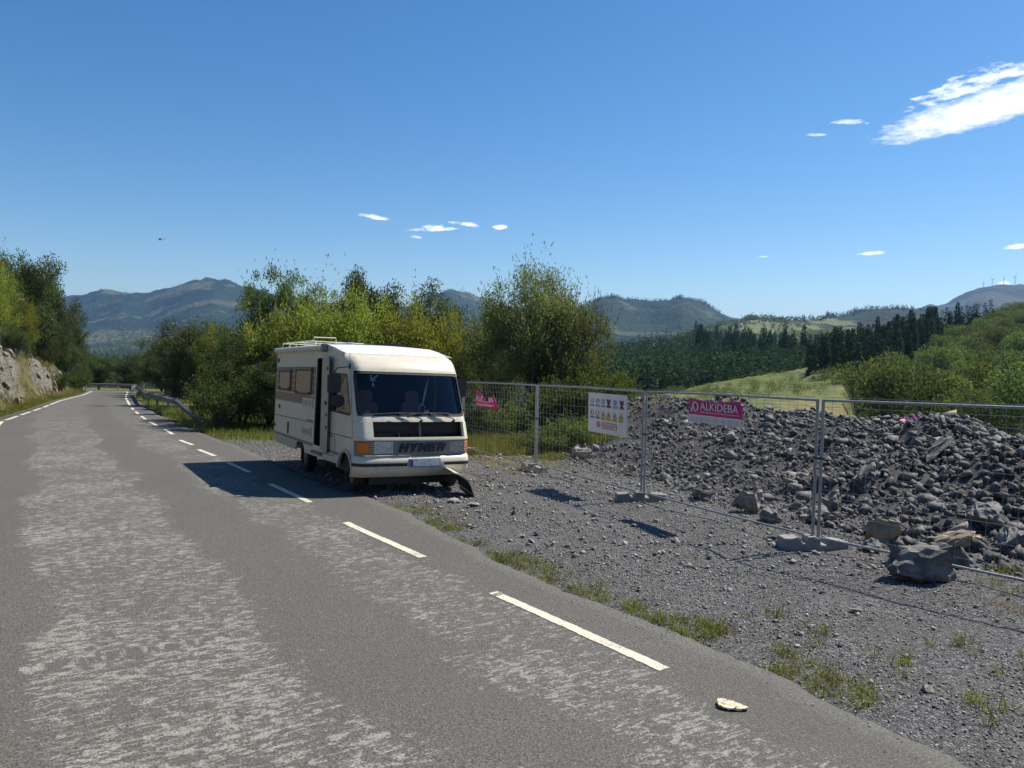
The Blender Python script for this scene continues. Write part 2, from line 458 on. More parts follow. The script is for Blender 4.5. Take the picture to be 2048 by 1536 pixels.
def catmull(P, step=.5):
    out = []
    for i in range(len(P) - 1):
        p0, p1, p2, p3 = P[max(i - 1, 0)], P[i], P[i + 1], P[min(i + 2, len(P) - 1)]
        n = max(2, int(np.linalg.norm(p2 - p1) / step))
        for t in np.linspace(0, 1, n, endpoint=False):
            out.append(p1 + (p2 - p1) * t if np.linalg.norm(p2 - p1) > 12 else .5 * (2 * p1 + (p2 - p0) * t + (2 * p0 - 5 * p1 + 4 * p2 - p3) * t ** 2 + (3 * p1 - p0 - 3 * p2 + p3) * t ** 3))
    out.append(P[-1]); return np.array(out)
def offset(P, d):
    t = np.gradient(P, axis=0); t /= np.linalg.norm(t, axis=1)[:, None]
    return P + np.stack([t[:, 1], -t[:, 0]], 1) * d      # positive = right of travel
def simplify(P, n): return P[np.unique(np.linspace(0, len(P) - 1, n).astype(int))]
RL = catmull(RIGHT_LINE, 1.0); LL = catmull(LEFT_LINE, 1.0)
RE = catmull(RIGHT_EDGE, 1.0); LE = offset(LL, -.35)
TOE = np.array([(14, -12), (10.5, -4), (8.6, 1.5), (7.3, 5.5), (6.2, 8.7), (5.35, 10.7), (4.3, 13.2), (3.3, 16.2), (1.5, 20.3), (-.3, 24.0), (-3.6, 29.5), (-9, 38), (-17, 52), (-27, 70), (-36, 90), (-46, 102), (-60, 106), (-95, 96)], float)

def sdist(P, x, y):
    """signed distance to a polyline (positive on its right) and arc length of the nearest point"""
    best = np.full(x.shape, 1e18); sg = np.ones(x.shape); al = np.zeros(x.shape); acc = 0.0
    for a, b in zip(P[:-1], P[1:]):
        d = b - a; L2 = d @ d
        t = np.clip(((x - a[0]) * d[0] + (y - a[1]) * d[1]) / L2, 0, 1)
        dx = x - a[0] - t * d[0]; dy = y - a[1] - t * d[1]
        q = dx * dx + dy * dy; m = q < best - 1e-9
        best = np.where(m, q, best)
        sg = np.where(m, np.where(d[0] * dy - d[1] * dx < 0, 1.0, -1.0), sg)
        al = np.where(m, acc + t * math.sqrt(L2), al); acc += math.sqrt(L2)
    return np.sqrt(best) * sg, al
REs, LEs = simplify(RE, 60), simplify(LE, 50)
def base_z(y): return -.032 * y - np.where(y > 30, .00018 * (np.minimum(y, 130) - 30) ** 2, 0)
def bank_h(y): return np.interp(y, [-40, 0, 20, 30, 38, 46, 60, 72, 84], [3.4, 4.0, 4.6, 4.6, 4.0, 3.2, 2.4, 1.8, 1.3])
def gz(x, y, full=False):
    x = np.atleast_1d(np.asarray(x, float)); y = np.atleast_1d(np.asarray(y, float))
    dr, _ = sdist(REs, x, y); dl, _ = sdist(LEs, x, y); dl = -dl; dm, _ = sdist(TOE, x, y)
    z = base_z(y)
    r = np.hypot(x, y)
    inside = (dr <= 0) & (dl <= 0)
    bump = fbm(x * 1.3, y * 1.3, 3, 4)
    # verge and cut bank on the left
    hb = bank_h(y); run = hb * .62
    e = np.maximum(dl, 0)
    rough = smooth((e - .7) / .8) * smooth(1.6 - e / 9)
    jag = np.abs(fbm(x * .55 + y * .25, y * .5 - x * .2, 9, 5)) * 2.2 - .35
    hL = .06 * smooth(e / .7) + hb * smooth((e - .9 + jag * .9) / run) + np.clip(e - 1 - run, 0, 60) * .30
    hL = hL + rough * (jag * .5 + fbm(x * 2.6, y * 2.6, 21, 3) * .35)
    # gravel pad, mound, drop on the right
    f = np.maximum(dr, 0)
    pad = bump * .10 * smooth(f / .8) - .03
    Hc = np.interp(y, [-20, 0, 10, 22, 26, 30, 36, 60], [1.1, 1.2, 1.3, 1.27, 1.6, .95, .35, .25])
    hm = np.where(dm < 6.5, Hc * smooth(dm / 5.6), Hc - .42 * (dm - 6.5))
    hm = np.where(dm > 0, hm + smooth(dm / 2) * smooth((40 - y) / 10) * fbm(x * .7, y * .7, 5, 4) * .9, 0)
    hm = np.maximum(hm, -45 - z)
    hR = pad + hm
    h = np.where(inside, -.05, np.where(dl > 0, hL, hR))
    h = np.where((dl <= 0) & (dr > 0) & (dr < .25), -.05 + (hR + .02) * 0 + .02 * smooth(dr / .25), h)
    z = z + h
    fall = smooth((r - 130) / 140)
    z = z * (1 - fall) + (-60 + fbm(x * .004, y * .004, 31, 4) * 30) * fall
    if full: return z, dr, dl, dm, inside
    return z
def gz1(x, y): return float(gz(x, y)[0])

# ground sheet: rings that widen towards the horizon
ang = np.concatenate([np.arange(-42, 42.01, .2), np.arange(45, 318, 4.0)]) * math.pi / 180
rr = np.concatenate([[0.3], 1.6 * 1.0175 ** np.arange(0, 282), 1.6 * 1.0175 ** 281 * 1.075 ** np.arange(1, 53)])
A, Rr = np.meshgrid(ang, rr)
gx, gy = (np.sin(A) * Rr).ravel(), (np.cos(A) * Rr).ravel()
gzv, g_dr, g_dl, g_dm, g_in = gz(gx, gy, True)
nA, nR = len(ang), len(rr)
idx = np.arange(nA * nR).reshape(nR, nA)
i0 = idx[:-1]; i1 = idx[1:]
Fq = np.stack([i0, i1, np.roll(i1, -1, 1), np.roll(i0, -1, 1)], -1).reshape(-1, 4)
cov = np.zeros((nA * nR, 3), np.float32)            # r: green growth, g: bare rock, b: rubble/dark earth
nz = fbm(gx * .9, gy * .9, 41, 4)
cov[:, 0] = np.where(g_dl > 0, np.clip(.75 + nz * 1.5, 0, 1), 0)
far_r = smooth((gy - 22.5 + nz * 5) / 3.0) * (g_dr > 0)
far_r = np.maximum(far_r, smooth((gy - 16.5 + nz * 4) / 2) * smooth((2.2 - gx + nz * 3) / 2) * smooth((g_dm + 3.5) / 2) * (g_dr > 0))
cov[:, 0] = np.where(g_dr > 0, np.maximum(cov[:, 0] * 0, far_r), cov[:, 0])
cov[:, 1] = np.where(g_dl > .9, smooth((g_dl - 1.0) / .5) * smooth((4.2 - g_dl) / .8) * smooth(.5 + fbm(gx * .35, gy * .35, 77, 3) * 4.5), 0)
cov[:, 2] = np.where(g_dr > 0, smooth((g_dm - .2) / 1.0) * (1 - far_r), 0)
rg = np.hypot(gx, gy)
cov[:, 0] = np.maximum(cov[:, 0], smooth((rg - 60) / 40))
cov[:, 1] *= (rg < 120); cov[:, 2] *= (rg < 120)

t = NT('ground'); co = t.objco()
sepc = t.new('ShaderNodeSeparateColor'); t.l.new(t.attr('cover', 'Color'), sepc.inputs[0])
n1 = t.noise(co, 9, 8, .7); n2 = t.noise(co, 1.1, 5, .6); n3 = t.noise(co, 46, 4, .7)
vd = t.new('ShaderNodeVectorMath', operation='MULTIPLY_ADD'); nv_ = t.new('ShaderNodeTexNoise'); t.put(nv_.inputs['Vector'], co); nv_.inputs['Scale'].default_value = 22
t.l.new(nv_.outputs['Color'], vd.inputs[0]); vd.inputs[1].default_value = (.05, .05, .05); t.l.new(co, vd.inputs[2]); vco = vd.outputs[0]
vc = t.new('ShaderNodeTexVoronoi'); t.put(vc.inputs['Vector'], vco); vc.inputs['Scale'].default_value = 44
ve = t.voro(vco, 44, 'DISTANCE_TO_EDGE')
vs_ = t.new('ShaderNodeSeparateColor'); t.l.new(vc.outputs['Color'], vs_.inputs[0])
grav = t.ramp(vs_.outputs[0], [(0, (.08, .079, .08)), (.45, (.175, .173, .171)), (.8, (.295, .29, .282)), (1, (.44, .43, .415))])
grav = t.mix(t.ramp(ve, [(.0, .6), (.14, 0.0)]), grav, (.04, .039, .04))
grav = t.mix(t.ramp(n3, [(.35, .55), (.68, 0.0)]), grav, (.085, .083, .083))
grav = t.mix(t.ramp(n2, [(.45, 0.0), (.7, .55)]), grav, (.13, .115, .09))
gras = t.mix(n1, (.05, .06, .018), (.17, .15, .06))
gras = t.mix(t.ramp(n2, [(.4, 0.0), (.62, .8)]), gras, (.2, .165, .085))
st = t.noise(t.map(co, (1.2, 1.2, 5.0), (.5, .35, 0)), 1.6, 9, .72, .6)
rock = t.mix(t.ramp(st, [(.33, 0.0), (.62, 1.0)]), (.075, .068, .06), (.33, .3, .255))
rub = t.mix(n1, (.04, .04, .045), (.15, .147, .15))
edge = t.math('ADD', t.math('MULTIPLY', t.math('SUBTRACT', n1, .5), .9), 0)
def soft(ch): return t.ramp(t.math('ADD', sepc.outputs[ch], edge), [(.38, 0.0), (.62, 1.0)])
c = t.mix(soft(0), grav, gras); c = t.mix(soft(1), c, rock); c = t.mix(soft(2), c, rub)
hgt = t.math('ADD', t.math('MULTIPLY', t.ramp(ve, [(0, 0.0), (.3, 1.0)]), .5), t.math('ADD', n1, t.math('MULTIPLY', st, t.math('MULTIPLY', sepc.outputs[1], 5))))
M['ground'] = t.done(t.bsdf(c, .85, 0, .25, t.bump(hgt, .8, .05)))
ground = obj('ground', mesh_np('ground', np.stack([gx, gy, gzv], 1), Fq, [M['ground']], True, cols=cov))
tag(ground, 'grey gravel lay-by, grassy verges and cut bank around the road', None, None, 'structure')

# ------------------------------------------------------------------ road
RLs = simplify(RL, 90)
def s_near(P):
    s = np.concatenate([[0], np.cumsum(np.linalg.norm(np.diff(P, axis=0), axis=1))]); s /= s[-1]
    i = np.where((P[:, 1] > 1) & (P[:, 1] < 24))[0]
    return s[i[0]], s[i[-1]]
def pair(P, n):
    s = np.concatenate([[0], np.cumsum(np.linalg.norm(np.diff(P, axis=0), axis=1))]); s /= s[-1]
    u = np.interp(np.linspace(0, 1, n), [0, .12, .78, 1], [0, s_near(P)[0], s_near(P)[1], 1])
    return np.stack([np.interp(u, s, P[:, 0]), np.interp(u, s, P[:, 1])], 1)
NS, NA = 640, 29
pr, pl = pair(RE, NS), pair(LE, NS)
wob = (fbm(pr[:, 0] * 2.2, pr[:, 1] * 2.2, 13, 4) * .2 + fbm(pr[:, 0] * 8, pr[:, 1] * 8, 14, 3) * .1)
pr2 = pr + offset(pr, 1.0) * 0 + (offset(pr, 1.0) - pr) * wob[:, None]
tt = np.linspace(0, 1, NA)
rp = pl[:, None, :] * (1 - tt)[None, :, None] + pr2[:, None, :] * tt[None, :, None]
rp = rp.reshape(-1, 2)
u_, v_ = sdist(RLs, rp[:, 0], rp[:, 1])
zz = base_z(rp[:, 1]) + .0
ri = np.arange(NS * NA).reshape(NS, NA)
Rf = np.stack([ri[:-1, :-1], ri[:-1, 1:], ri[1:, 1:], ri[1:, :-1]], -1).reshape(-1, 4)
V = np.concatenate([np.column_stack([rp, zz]), np.column_stack([pr2, base_z(pr2[:, 1]) - .09]), np.column_stack([pl, base_z(pl[:, 1]) - .09])])
b = NS * NA; k = np.arange(NS - 1)
Fe1 = np.stack([ri[:-1, -1], b + k, b + k + 1, ri[1:, -1]], -1)
Fe2 = np.stack([ri[1:, 0], b + NS + k + 1, b + NS + k, ri[:-1, 0]], -1)
v0 = sdist(RLs, np.array([1.2]), np.array([5.7]))[1][0]
UV = np.column_stack([u_, v_ - v0]); UV = np.concatenate([UV, UV[ri[:, -1]], UV[ri[:, 0]]])
t = NT('asphalt'); co = t.objco()
uvn = t.new('ShaderNodeUVMap', uv_map='UVMap').outputs[0]
sx = t.new('ShaderNodeSeparateXYZ'); t.l.new(uvn, sx.inputs[0]); U_, V_ = sx.outputs[0], sx.outputs[1]
wobl = t.math('MULTIPLY', t.math('SUBTRACT', t.noise(t.map(uvn, (.35, .35, 1)), 1, 3), .5), 1.5)
def bell(c0, hw, soft_=.35):
    d = t.math('ABSOLUTE', t.math('SUBTRACT', t.math('ADD', U_, wobl), c0))
    return t.ramp(t.math('MULTIPLY_ADD', d, -1 / soft_, hw / soft_ + .5), [(0, 0.0), (1, 1.0)])
band = t.math('MAXIMUM', t.math('MULTIPLY', bell(-.62, .62), .95), bell(-3.05, .95))
band = t.math('MAXIMUM', band, t.math('MULTIPLY', bell(-1.85, .12), .35))
streak = t.noise(t.map(uvn, (7, 29, 1), (0, 0, .03)), 1.0, 4, .62, .8)
blot = t.noise(uvn, 1.15, 6, .62); blot2 = t.noise(uvn, .33, 4, .6)
flake = t.noise(t.map(uvn, (9, 11, 1)), 1.0, 5, .68, .8)
lv = t.math('ADD', t.math('MULTIPLY', streak, .42), t.math('ADD', t.math('MULTIPLY', flake, .42), t.math('MULTIPLY', blot, .18)))
lv = t.math('ADD', lv, t.math('MULTIPLY', t.math('SUBTRACT', blot2, .5), .12))
fine = t.noise(co, 60, 4, .75)
lv = t.math('ADD', lv, t.math('MULTIPLY', t.math('SUBTRACT', fine, .5), .3))
thr = t.math('MULTIPLY_ADD', band, -.128, .672)
far_fade = t.ramp(V_, [(0, 1.0), (1, 1.0)])
worn = t.ramp(t.math('ADD', t.math('SUBTRACT', lv, thr), .5), [(.475, 0.0), (.52, 1.0)])
agg = t.noise(co, 62, 3, .85); spk = t.voro(co, 48)
dark = t.mix(t.ramp(agg, [(.36, 0.0), (.64, 1.0)]), (.029, .028, .0255), (.175, .168, .15))
dark = t.mix(t.ramp(blot2, [(.35, 0.0), (.65, .5)]), dark, (.085, .082, .07))
pale = t.mix(t.ramp(agg, [(.34, 0.0), (.66, 1.0)]), (.15, .141, .128), (.42, .4, .373))
dv = t.new('ShaderNodeMath', operation='GREATER_THAN'); t.put(dv.inputs[0], V_); dv.inputs[1].default_value = 17.0
c = t.mix(t.math('MULTIPLY', worn, t.ramp(t.math('MULTIPLY_ADD', V_, -.05, 1.9), [(0, .3), (1, .8)])), dark, pale)
c = t.mix(t.ramp(spk, [(.1, .8), (.2, 0.0)]), c, (.3, .29, .27))
cr = t.voro(t.map(uvn, (1, 1, 1)), .55, 'DISTANCE_TO_EDGE')
cr = t.math('MULTIPLY', t.ramp(t.math('ADD', cr, t.math('MULTIPLY', t.math('SUBTRACT', fine, .5), .02)), [(.0, 1.0), (.006, 0.0)]), t.ramp(blot2, [(.55, 0.0), (.62, .0)]))
M['asphalt'] = t.done(t.bsdf(c, .82, 0, .28, t.bump(t.math('ADD', agg, t.math('MULTIPLY', spk, -.6)), .55, .012)))
road = obj('road', mesh_np('road', V, [Rf, Fe1, Fe2], [M['asphalt']], False, uv=UV))
tag(road, 'worn grey asphalt road with pale scraped patches and white edge lines', None, None, 'structure')

# painted lines: thin sheets a few millimetres above the asphalt
t = NT('line_paint'); co = t.objco()
w = t.ramp(t.math('ADD', t.noise(co, 38, 6, .8), t.math('MULTIPLY', t.noise(co, 3, 3), .35)), [(.56, 0.0), (.63, 1.0)])
M['line_paint'] = t.done(t.bsdf(t.mix(w, (.24, .225, .195), (.6, .56, .45)), .7, 0, .3, t.bump(t.noise(co, 80, 3), .4, .004)))
def arcs(P):
    return np.concatenate([[0], np.cumsum(np.linalg.norm(np.diff(P, axis=0), axis=1))])
RLd, LLd = catmull(RIGHT_LINE, .25), catmull(LEFT_LINE, .25)
def stripe(P, s0, s1, wd, name):
    s = arcs(P); n = max(3, int((s1 - s0) / (.05 if s1 - s0 < 3 else .3)) + 2); q = np.linspace(s0, s1, n)
    c = np.stack([np.interp(q, s, P[:, 0]), np.interp(q, s, P[:, 1])], 1)
    tg = np.gradient(c, axis=0); tg /= np.linalg.norm(tg, axis=1)[:, None]; nn = np.stack([tg[:, 1], -tg[:, 0]], 1)
    a, b_ = c - nn * (wd / 2 + (RNG.random((n, 1)) - .5) * .012), c + nn * (wd / 2 + (RNG.random((n, 1)) - .5) * .012)
    jj = (RNG.random((2, 2)) - .5) * .05
    a[0] += tg[0] * jj[0, 0]; b_[0] += tg[0] * jj[0, 1]; a[-1] += tg[-1] * jj[1, 0]; b_[-1] += tg[-1] * jj[1, 1]
    dz = .005 + .0001 * n * 0
    V = np.concatenate([np.column_stack([a, base_z(a[:, 1]) + dz]), np.column_stack([b_, base_z(b_[:, 1]) + dz])])
    i = np.arange(n - 1); F = np.stack([i, i + n, i + n + 1, i + 1], -1)
    return obj(name, mesh_np(name, V, F, [M['line_paint']]), road)
sR = arcs(RLd)
def s_at(P, x, y):
    return float(arcs(P)[np.argmin((P[:, 0] - x) ** 2 + (P[:, 1] - y) ** 2)])
for a, b_ in [((1.2, 5.7), (-.15, 7.66)), ((-1.02, 9.07), (-2.38, 11.09)), ((-3.32, 12.72), (-4.61, 14.7)), ((-5.54, 16.28), (-6.63, 17.95)), ((-7.42, 19.23), (-8.43, 20.69)), ((-9.08, 21.87), (-10.06, 23.31))]:
    stripe(RLd, s_at(RLd, *a), s_at(RLd, *b_), .115, 'edge_dash')
s = s_at(RLd, 1.2, 5.7)
while s > 8: stripe(RLd, s - 4.25, s - 1.9, .115, 'edge_dash'); s -= 4.25
s = s_at(RLd, -11.2, 25.3); s_end = s_at(RLd, -21.5, 43.4)
while s < s_end - 2: stripe(RLd, s, s + 2.3, .115, 'edge_dash'); s += 4.1
stripe(RLd, s_end, s_at(RLd, -66, 89), .13, 'edge_line')
s = 3.0; s_end = s_at(LLd, -27.0, 45.5)
while s < s_end - 2: stripe(LLd, s, s + 2.7, .13, 'edge_dash'); s += 3.6
stripe(LLd, s_end, s_at(LLd, -65, 83.3), .13, 'edge_line')

# ------------------------------------------------------------------ hills
HILLS = {
 'near_slope': [
  [(35.9,95,-9.7),(40.8,95,-10.1),(45.8,95,-10.4),(51.4,95,-10.8),(57.6,95,-11.2),(63.9,95,-11.6),(73.2,95,-12.2),(85.6,95,-13),(104.4,95,-14.2)],
  [(56.4,150,-9.3),(64.2,150,-10.1),(72,150,-10.9),(80.8,150,-10.7),(90.6,150,-10.5),(100.4,150,-10.3),(115,150,-10.3),(134.5,150,-10.1),(163.8,150,-10)],
  [(89.9,240,-9.9),(102.3,240,-8.1),(114.8,240,-6.3),(128.7,240,-4.5),(144.2,240,-2.5),(159.7,240,-0.7),(183,240,1.3),(214,240,3.8),(260.4,240,7.7)],
  [(112.3,300,-8.7),(137.9,324,-5.3),(163.1,342,0),(189.8,355,6),(215.6,360,10.8),(238.7,360,14.8),(273.3,360,22.1),(319.5,360,29.3),(388.8,360,35.9)],
  [(123.4,330,-7.6),(157.4,370,-4.1),(195.4,410,3.1),(235,440,12.3),(269.1,450,20.7),(298,450,26),(341.2,450,33.8),(398.9,450,42.5),(485.4,450,53)],
  [(157.4,420,-19.1),(200.4,470,-16.5),(248.5,520,-12.8),(285.3,532.5,-6.1),(327.8,546.4,1.9),(371.9,560,10.1),(426,560,16.2),(498.1,560,24.4),(606.1,560,36.6)],
 ],
 'clearing': [
  [(14.1,95,-8.6),(18.5,95,-8.6),(22.8,95,-8.5),(27.1,95,-8.4),(31.5,95,-8.3),(35.8,95,-8.2),(39.5,95,-8.1),(43.2,95,-8),(48.2,95,-7.9)],
  [(20.7,140,-7.8),(27,140,-7.2),(33.4,140,-6.7),(39.8,140,-6.1),(46.1,140,-5.5),(52.5,140,-4.9),(57.9,140,-4.8),(63.4,140,-4.7),(70.7,140,-4.5)],
  [(26.6,180,-9.6),(34.7,180,-8.2),(42.9,180,-6.8),(52.4,185,-5.6),(61.6,187.5,-4.5),(71,190,-3.3),(78.4,190,-1.7),(85.8,190,-2.3),(95.7,190,-3.2)],
  [(30.2,205,-10.5),(39.5,205,-9.3),(50,210,-7.1),(60.9,215,-5.3),(72.2,220,-3.7),(84,225,-1.9),(92.7,225,-0.2),(101.5,225,-0.7),(113.2,225,-1.3)],
  [(41.4,280,-17.9),(54.1,280,-16.2),(66.8,280,-14.6),(80.2,282.6,-13),(93.9,285.2,-11.5),(107.7,287.8,-9.9),(119.8,290,-8.5),(131.2,290,-9),(146.3,290,-9.8)],
 ],
 'conifer_hill': [
  [(8.6,230,-17.1),(19.1,230,-16.9),(26.5,230,-16.7),(34,230,-16.5),(41.5,230,-16.4),(50.5,230,-16.2),(59.5,230,-16),(68.5,230,-15.8),(77.4,230,-15.6),(86.4,230,-15.4),(95.4,230,-15.2),(107.4,230,-15),(120.8,230,-14.7)],
  [(11.7,320,-16.3),(26,315.6,-15.8),(35.9,312.5,-15.5),(45.6,309.4,-15.1),(55.1,306.2,-14.8),(66.2,302.5,-14.4),(77.3,300,-13.9),(89,300,-13.1),(100.7,300,-12.4),(112.4,300,-11.6),(124,300,-10.8),(139.7,300,-11.4),(157.2,300,-12)],
  [(21.7,600,-18.8),(45.9,562.7,-13.5),(61,536,-10.1),(74.3,507.7,-8.3),(85.3,476.9,-8.5),(95.9,440,-8.6),(107.9,420,-9),(118.4,400,-9.2),(127.3,380,-9.4),(140.2,375,-9),(152.8,370,-8.5),(172,370,-8.6),(193.6,370,-8.6)],
  [(32.4,900,-23.4),(71.6,880,-16.3),(96.5,850,-7.9),(119.5,820,2.6),(142.3,800,10.4),(169,780,13.8),(179,700,7.8),(182.9,620,1.2),(180.5,540,-3.8),(179.3,480,-5.9),(193.8,470,-5.9),(222.8,480,-4),(261.3,500,-3.7)],
  [(43.5,1200,-43.6),(95.8,1175,-33),(131.8,1157.1,-25.6),(166.6,1139.3,-18.4),(200.2,1121.4,-11.5),(239,1100,-3.5),(272.1,1061.7,-6.4),(302.2,1023.4,-9),(329.4,985.1,-11.5),(353.6,946.8,-13.7),(374.8,908.5,-15.7),(398.4,857.4,-18),(418.6,800,-20.2)],
 ],
 'meadow_hill': [
  [(73.6,900,-31.3),(132,900,-30.1),(178.8,900,-29.1),(208,900,-28.5),(225.6,900,-28.1),(243.1,900,-27.7),(266.5,900,-27.3),(286.9,900,-26.8),(313.2,900,-26.3),(336.6,900,-25.8),(360,900,-25.3),(368.7,900,-25.1),(383.3,900,-24.8),(406.7,900,-24.3),(430.1,900,-23.8),(453.4,900,-23.3),(482.6,900,-22.7),(523.5,900,-21.9),(570.3,900,-20.9)],
  [(97.4,1200,-15.2),(175,1200,-2.8),(237,1200,7.2),(275.8,1200,10.5),(299.1,1200,12.4),(322.4,1200,14.4),(353.5,1200,15.7),(380.7,1200,16.7),(415.7,1200,18.1),(446.7,1200,19.4),(477.8,1200,20),(489.5,1200,20.3),(508.9,1200,20.7),(540,1200,21.3),(571.1,1200,22),(602.2,1200,22.6),(641.1,1200,23.4),(695.5,1200,24.6),(757.7,1200,25.9)],
  [(121.5,1500,-9.8),(218.5,1500,5.7),(296,1500,18.1),(344.2,1500,30.1),(373.2,1500,37.2),(402.2,1500,41.6),(440.9,1500,47.4),(474.9,1500,48.5),(518.6,1500,50),(576.1,1550,49.4),(636.2,1600,48.7),(661.9,1625,51.5),(705.7,1666.7,56.2),(778.6,1733.3,64.2),(855,1800,72.6),(901.7,1800,70.6),(960.1,1800,68.2),(1041.9,1800,64.9),(1135.4,1800,61)],
  [(145.8,1800,-8.7),(262.1,1800,8),(355.2,1800,21.3),(412.8,1800,43.5),(447.6,1800,50.1),(482.2,1800,62.4),(528.5,1800,73.9),(584.6,1850,88.7),(656,1900,84.8),(742.3,2000,91.5),(873.3,2200,104.5),(934.9,2300,121.5),(972.2,2300,119.3),(1075.9,2400,142.7),(1137.6,2400,153.3),(1199.6,2400,156.2),(1277.5,2400,150),(1387,2400,132.2),(1513.1,2400,96.1)],
  [(211.3,2600,-43.9),(390.1,2670.6,-33.4),(539.7,2727.1,-24.5),(636.2,2762.4,-18.8),(695.1,2783.5,-15.3),(754.9,2804.7,-11.7),(835.9,2832.9,-6.8),(907.9,2857.6,-2.5),(1002.2,2889.4,3.2),(1087.5,2917.6,8.4),(1174.3,2945.9,13.6),(1207.2,2956.5,15.6),(1262.5,2974.1,19),(1352.2,3002.4,24.4),(1443.3,3030.6,30),(1535.9,3058.8,35.6),(1653.6,3094.1,42.8),(1822.3,3143.5,53.2),(2020.5,3200,65.3)],
 ],
 'ridge': [
  [(-27.3,1700,-37),(83.1,1700,-34.6),(138.3,1700,-33.5),(171.4,1700,-32.8),(199,1700,-32.2),(221,1700,-31.7),(248.6,1700,-31.2),(303.8,1700,-30),(347.9,1700,-29.1),(375.5,1700,-28.5),(397.6,1700,-28),(425.2,1700,-27.5),(458.3,1700,-26.8),(491.3,1700,-26.1),(546.5,1700,-24.9),(634.7,1700,-23.1)],
  [(-39.6,2400,1.4),(113.5,2351.2,15.8),(187.6,2326.8,22.7),(231.3,2312.2,26.8),(267.3,2300,30.2),(297.1,2300,30.8),(334.3,2300,31.6),(408.9,2300,33.2),(468.6,2300,32.3),(505.9,2300,31.7),(535.7,2300,31.3),(573,2300,30.7),(617.8,2300,30.1),(662.5,2300,31),(737,2300,32.6),(856.2,2300,35.1)],
  [(-50.9,3000,69.2),(136.7,2866.7,88.6),(224,2800,97.5),(272.5,2745.5,114.2),(311.3,2700,127.5),(357.9,2788.9,122),(419.5,2900,114.2),(530.8,3000,129.8),(583.2,2876.9,135.3),(612.8,2800,138.2),(643.2,2773.3,126.7),(680.2,2740,112.6),(723.2,2700,96),(776,2700,85.7),(864.1,2700,68.4),(1005.2,2700,40.8)],
  [(-60.5,3500,136.9),(165.6,3500,164.2),(278.1,3500,198.2),(345.4,3500,224.4),(401.6,3500,239.1),(446.7,3500,246.8),(503.5,3500,239),(634.4,3600,243.6),(727.4,3600,247.8),(763.5,3500,251.2),(809,3500,245.4),(854,3450,216.4),(908.9,3400,175.2),(947.3,3300,139.5),(1023.8,3200,90),(1191.3,3200,48)],
  [(-76,4500,88.1),(216.2,4500,69.9),(362.3,4500,60.9),(450,4500,55.4),(523.1,4500,50.9),(581.5,4500,47.2),(654.6,4500,42.7),(800.8,4500,33.6),(917.8,4500,26.4),(990.9,4500,21.8),(1049.4,4500,18.2),(1122.5,4500,13.6),(1210.3,4500,8.2),(1298.1,4500,2.7),(1444.4,4500,-6.4),(1678.5,4500,-20.9)],
 ],
 'wind_hill': [
  [(1226,2800,-8.4),(1316.8,2800,-6.5),(1443.9,2800,-3.8),(1498.3,2800,-2.6),(1552.8,2800,-1.5),(1607.2,2800,-0.4),(1643.5,2800,0.4),(1688.9,2800,1.4),(1716.1,2800,1.9),(1770.6,2800,3.1),(1857.7,2800,4.9),(2042.8,2800,8.8),(2315,2800,14.5),(2677.8,2800,22.1)],
  [(1747.2,4000,90.7),(1860.6,3966.7,105.5),(2015.6,3920,125.7),(2080.7,3900,134.2),(2155.7,3900,151.6),(2230.7,3900,168.9),(2280.7,3900,180.4),(2343.2,3900,194.9),(2380.6,3900,203.5),(2456.1,3900,209.3),(2576.8,3900,218.5),(2833.2,3900,238.2),(3212,3900,235.3),(3717,3900,231.5)],
  [(2180.1,5000,209.7),(2340.6,5000,245.4),(2564.4,5000,308.2),(2660,5000,342.4),(2756,5000,363.8),(2851.5,5000,398),(2914.7,5000,428.3),(2994.1,5000,458.9),(3042,5000,469.5),(3138.5,5000,478),(3293.3,5000,484.4),(3622.9,5000,481.7),(4110.1,5000,437.2),(4759.3,5000,392.8)],
  [(2753.6,6300,100.8),(2957.3,6300,112.8),(3242.5,6300,129.5),(3364.7,6300,136.6),(3486.9,6300,143.8),(3609.1,6300,150.9),(3690.5,6300,155.7),(3792.3,6300,161.6),(3853.4,6300,165.2),(3975.6,6300,172.3),(4171,6300,183.8),(4586.1,6300,208.1),(5196.3,6300,243.8),(6009.5,6300,291.4)],
 ],
 'far_ridge': [
  [(1156.1,6500,68.6),(1577.7,6500,69.1),(1704.1,6500,69.2),(1788.5,6500,69.3),(1893.8,6500,69.4),(1957.1,6500,69.4),(2210,6500,69.7),(2631.6,6500,70.1),(3263.9,6500,70.7)],
  [(1411,8000,497.3),(1929.9,8000,456.6),(2086.5,8000,419.6),(2190.9,8000,394.9),(2321.3,8000,366.7),(2399.7,8000,347.7),(2712.5,8000,292.2),(3231.4,8000,277.2),(4009.3,8000,267.6)],
  [(1687.9,9500,160.8),(2303.9,9500,161.4),(2488.7,9500,161.6),(2611.8,9500,161.7),(2765.8,9500,161.9),(2858.2,9500,161.9),(3227.8,9500,162.3),(3843.7,9500,162.9),(4767.6,9500,163.9)],
 ],
 'mountain': [
  [(-1203.9,1300,-73.7),(-1034.7,1300,-70.2),(-865.5,1300,-66.6),(-781,1300,-64.8),(-730.3,1300,-63.8),(-713.3,1300,-63.4),(-696.4,1300,-63.1),(-662.6,1300,-62.4),(-645.7,1300,-62),(-611.9,1300,-61.3),(-578.1,1300,-60.6),(-544.3,1300,-59.9),(-523.1,1300,-59.4),(-502,1300,-59),(-485.1,1300,-58.6),(-459.8,1300,-58.1),(-425.9,1300,-57.4),(-358.3,1300,-56),(-273.8,1300,-54.2),(-189.4,1300,-52.4),(-147.1,1300,-51.5),(-121.8,1300,-51),(-104.9,1300,-50.6),(-88,1300,-50.3),(-66.9,1300,-49.8),(-20.4,1300,-48.9),(64,1300,-47.1),(148.5,1300,-45.3)],
